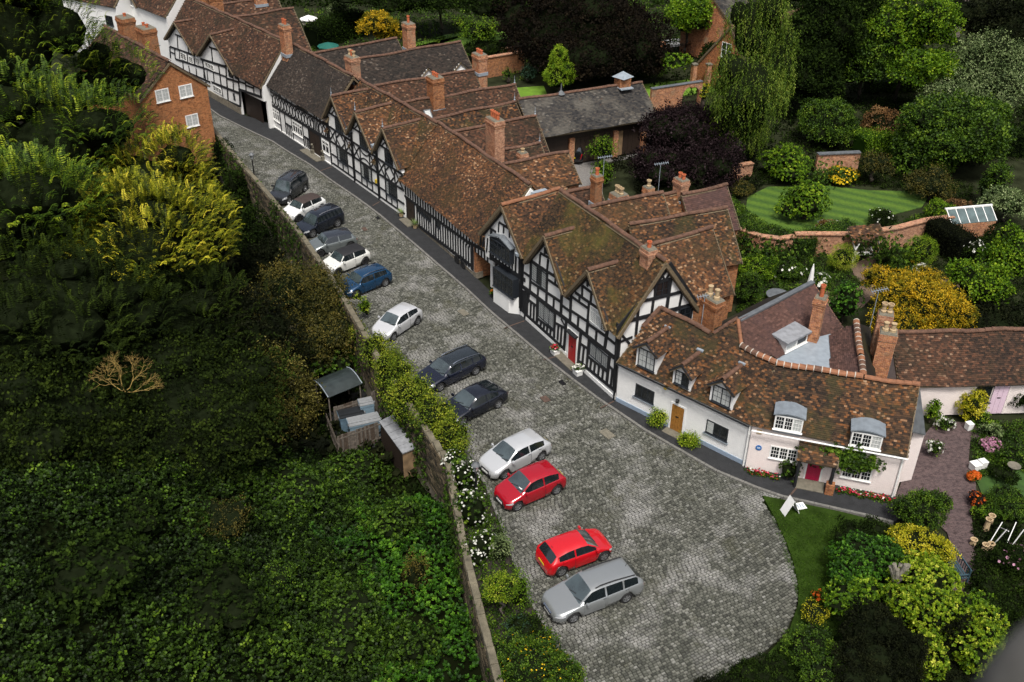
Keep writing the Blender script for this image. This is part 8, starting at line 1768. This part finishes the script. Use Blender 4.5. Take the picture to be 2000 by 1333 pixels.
# bare grey trunk at the top right
b = at(1860, 70, 0); r = empty('grey_trunk', b, label='thick forked grey trunk at the top right with a bare side branch', cat='tree'); MB().tube([b, b+Vector((.3, 0, 4)), b+Vector((.6, 0, 7)), b+Vector((2, 1, 14))], [.9, .7, .6, .3], 9).build('trunk', M['oldwood'], r); MB().tube([b+Vector((.4, 0, 5)), b+Vector((-1.8, 0, 9)), b+Vector((-2.2, 0, 13))], [.4, .3, .2], 7).build('limb', M['oldwood'], r); MB().tube([b+Vector((.4, 0, 3)), b+Vector((2.5, -.5, 3.6)), b+Vector((4.2, -1, 4.4))], [.14, .1, .05], 5).build('limb', M['oldwood'], r)
# aerials
def aerial(label, px, py, z0, h, kind='yagi'):
    b = at(px, py, z0); r = empty('tv_aerial', b, label=label, cat='aerial'); MB().tube([b, b+Vector((0, 0, h))], .025, 5).build('mast', M['lead'], r); t = b+Vector((0, 0, h))
    MB().bar(t-Vector((.5, .2, 0)), t+Vector((.6, .2, 0)), .03, .03).build('boom', M['lead'], r)
    for i in range(7): c = t+Vector((-.45+i*.17, -.18+.06*i, 0)); MB().bar(c-Vector((0, .25, 0)), c+Vector((0, .25, 0)), .02, .02).build('element', M['lead'], r)
aerial('television aerial beside the twin buff chimney pots', 1369, 640, 4.9, 2.2); aerial('television aerial on the tall four-potted chimney stack', 1699, 640, 4.6, 2.6); aerial('tall television aerial over the yard behind the slender chimney', 1176, 375, 5.0, 2.8); aerial('aerial with wire rings behind the single buff pot', 1285, 378, 5.0, 2.4)
# bicycle-like dark machine against the long house
for lb, px, py in (('dark bicycle leaning against the stone plinth', 898, 520),):
    b = at(px, py, .07); r = empty('bicycle', b, label=lb, cat='bicycle'); d_ = F3.d
    for o in (-.5, .5):
        c = b+d_*o+Vector((0, 0, .33)); MB().lathe([(.30, -.02), (.34, -.02), (.34, .02), (.30, .02), (.30, -.02)], c, 18, ax=F3.n).build('wheel', M['tyre'], r)
    P = lambda o, z: b+d_*o+Vector((0, 0, z))
    for a_, b_ in (((-.5, .33), (-.15, .33)), ((-.15, .33), (-.25, .8)), ((-.25, .75), (.35, .8)), ((-.15, .33), (.35, .78)), ((.35, .95), (.5, .33)), ((-.5, .33), (-.25, .75))): MB().tube([P(*a_), P(*b_)], .02, 5).build('frame_tube', M['iron'], r)
    MB().box(P(-.25, .85), (.25, .12, .06), math.atan2(d_.y, d_.x)).build('saddle', M['trim'], r); MB().bar(P(.35, .98)-F3.n*.25, P(.35, .98)+F3.n*.2, .03, .03).build('handlebar', M['iron'], r)
M['parapet'] = plain('parapet_sandstone', (.12, .115, .105), .95, noise=.4, scale=30.)
# out-of-focus battlement in the near corner
c = CAM+cF*.62+cR*.347-cV*.232; vs = MB().lathe([(0, -.16), (.05, -.15), (.062, -.08), (.055, .0), (.045, .04), (.02, .06), (0, .065)], c, 14)
tag(vs.build('parapet_stone', M['parapet'], None, True), 'out-of-focus grey stone of the tower parapet in the bottom right corner', 'stone')


# planting bed between the wall and the cobbles
be = [(918, 905), (950, 950), (962, 985), (985, 1040), (1004, 1100), (1030, 1165), (1058, 1215), (1085, 1262), (1130, 1310), (1160, 1420)]
bd = MB(); bw_ = [at(*p, 0) for p in be]; lf = [WL[i] for i in range(11, len(WL)-1)]
pb = [Vector((p.x, p.y, .05)) for p in bw_]+[Vector((p.x, p.y, .05))-nrm[11+i]*.15 for i, p in list(enumerate(lf))[::-1]]
bdo = bd.prism(pb, (0, 0, -.12)).build('planting_bed', M['soil']); bdo['kind'] = 'structure'
for p0, p1 in zip(bw_, bw_[1:]):
    n_ = max(1, int((p1-p0).length/.55)); d_ = (p1-p0)/n_
    for j in range(n_): c = p0+d_*(j+.5); link('edging_stone', unit_box(M['kerb']), bdo, Matrix.Translation((c.x, c.y, .05)) @ Matrix.Rotation(math.atan2(d_.y, d_.x)+random.uniform(-.06, .06), 4, 'Z') @ Matrix.Diagonal((d_.length*.93, .15, .16, 1)))
xs = [(p.x, p.y) for p in pb]; x0, y0 = np.min(xs, 0); x1, y1 = np.max(xs, 0); x = rng.uniform(x0, x1, 9000); y = rng.uniform(y0, y1, 9000); k = inpoly(x, y, xs); x, y = x[k][:1500], y[k][:1500]
scatter('bed_leaves', 'spray', np.stack([x, y, .05+rng.uniform(0, .3, len(x))], 1), np.tile([0, 0, 1.], (len(x), 1)), .5, G['green'], None, None, .9, stuff=True)
tree('corner_shrub', 'dark evergreen tuft in the bed between the golden round-headed tree and the big flowering shrub', 'blue', [(1015, 1225, 30, 26, .5)], kind='fine', dens=30, scale=.5, nl=4, cat='shrub', trunk_r=.04)

for i, (p0, p1) in enumerate((((1024, 627), (985, 641)), ((1092, 695), (1062, 703)), ((1199, 784), (1173, 797)), ((742, 394), (728, 402)), ((649, 326), (626, 334)), ((1560, 948), (1540, 972)))):
    a_, b_ = at(*p0, .078), at(*p1, .078); d_ = b_-a_
    link('channel_strip', unit_box(M['rust']), pvo, Matrix.Translation((((a_+b_)/2).x, ((a_+b_)/2).y, .076)) @ Matrix.Rotation(math.atan2(d_.y, d_.x), 4, 'Z') @ Matrix.Diagonal((d_.length, .1, .012, 1)))
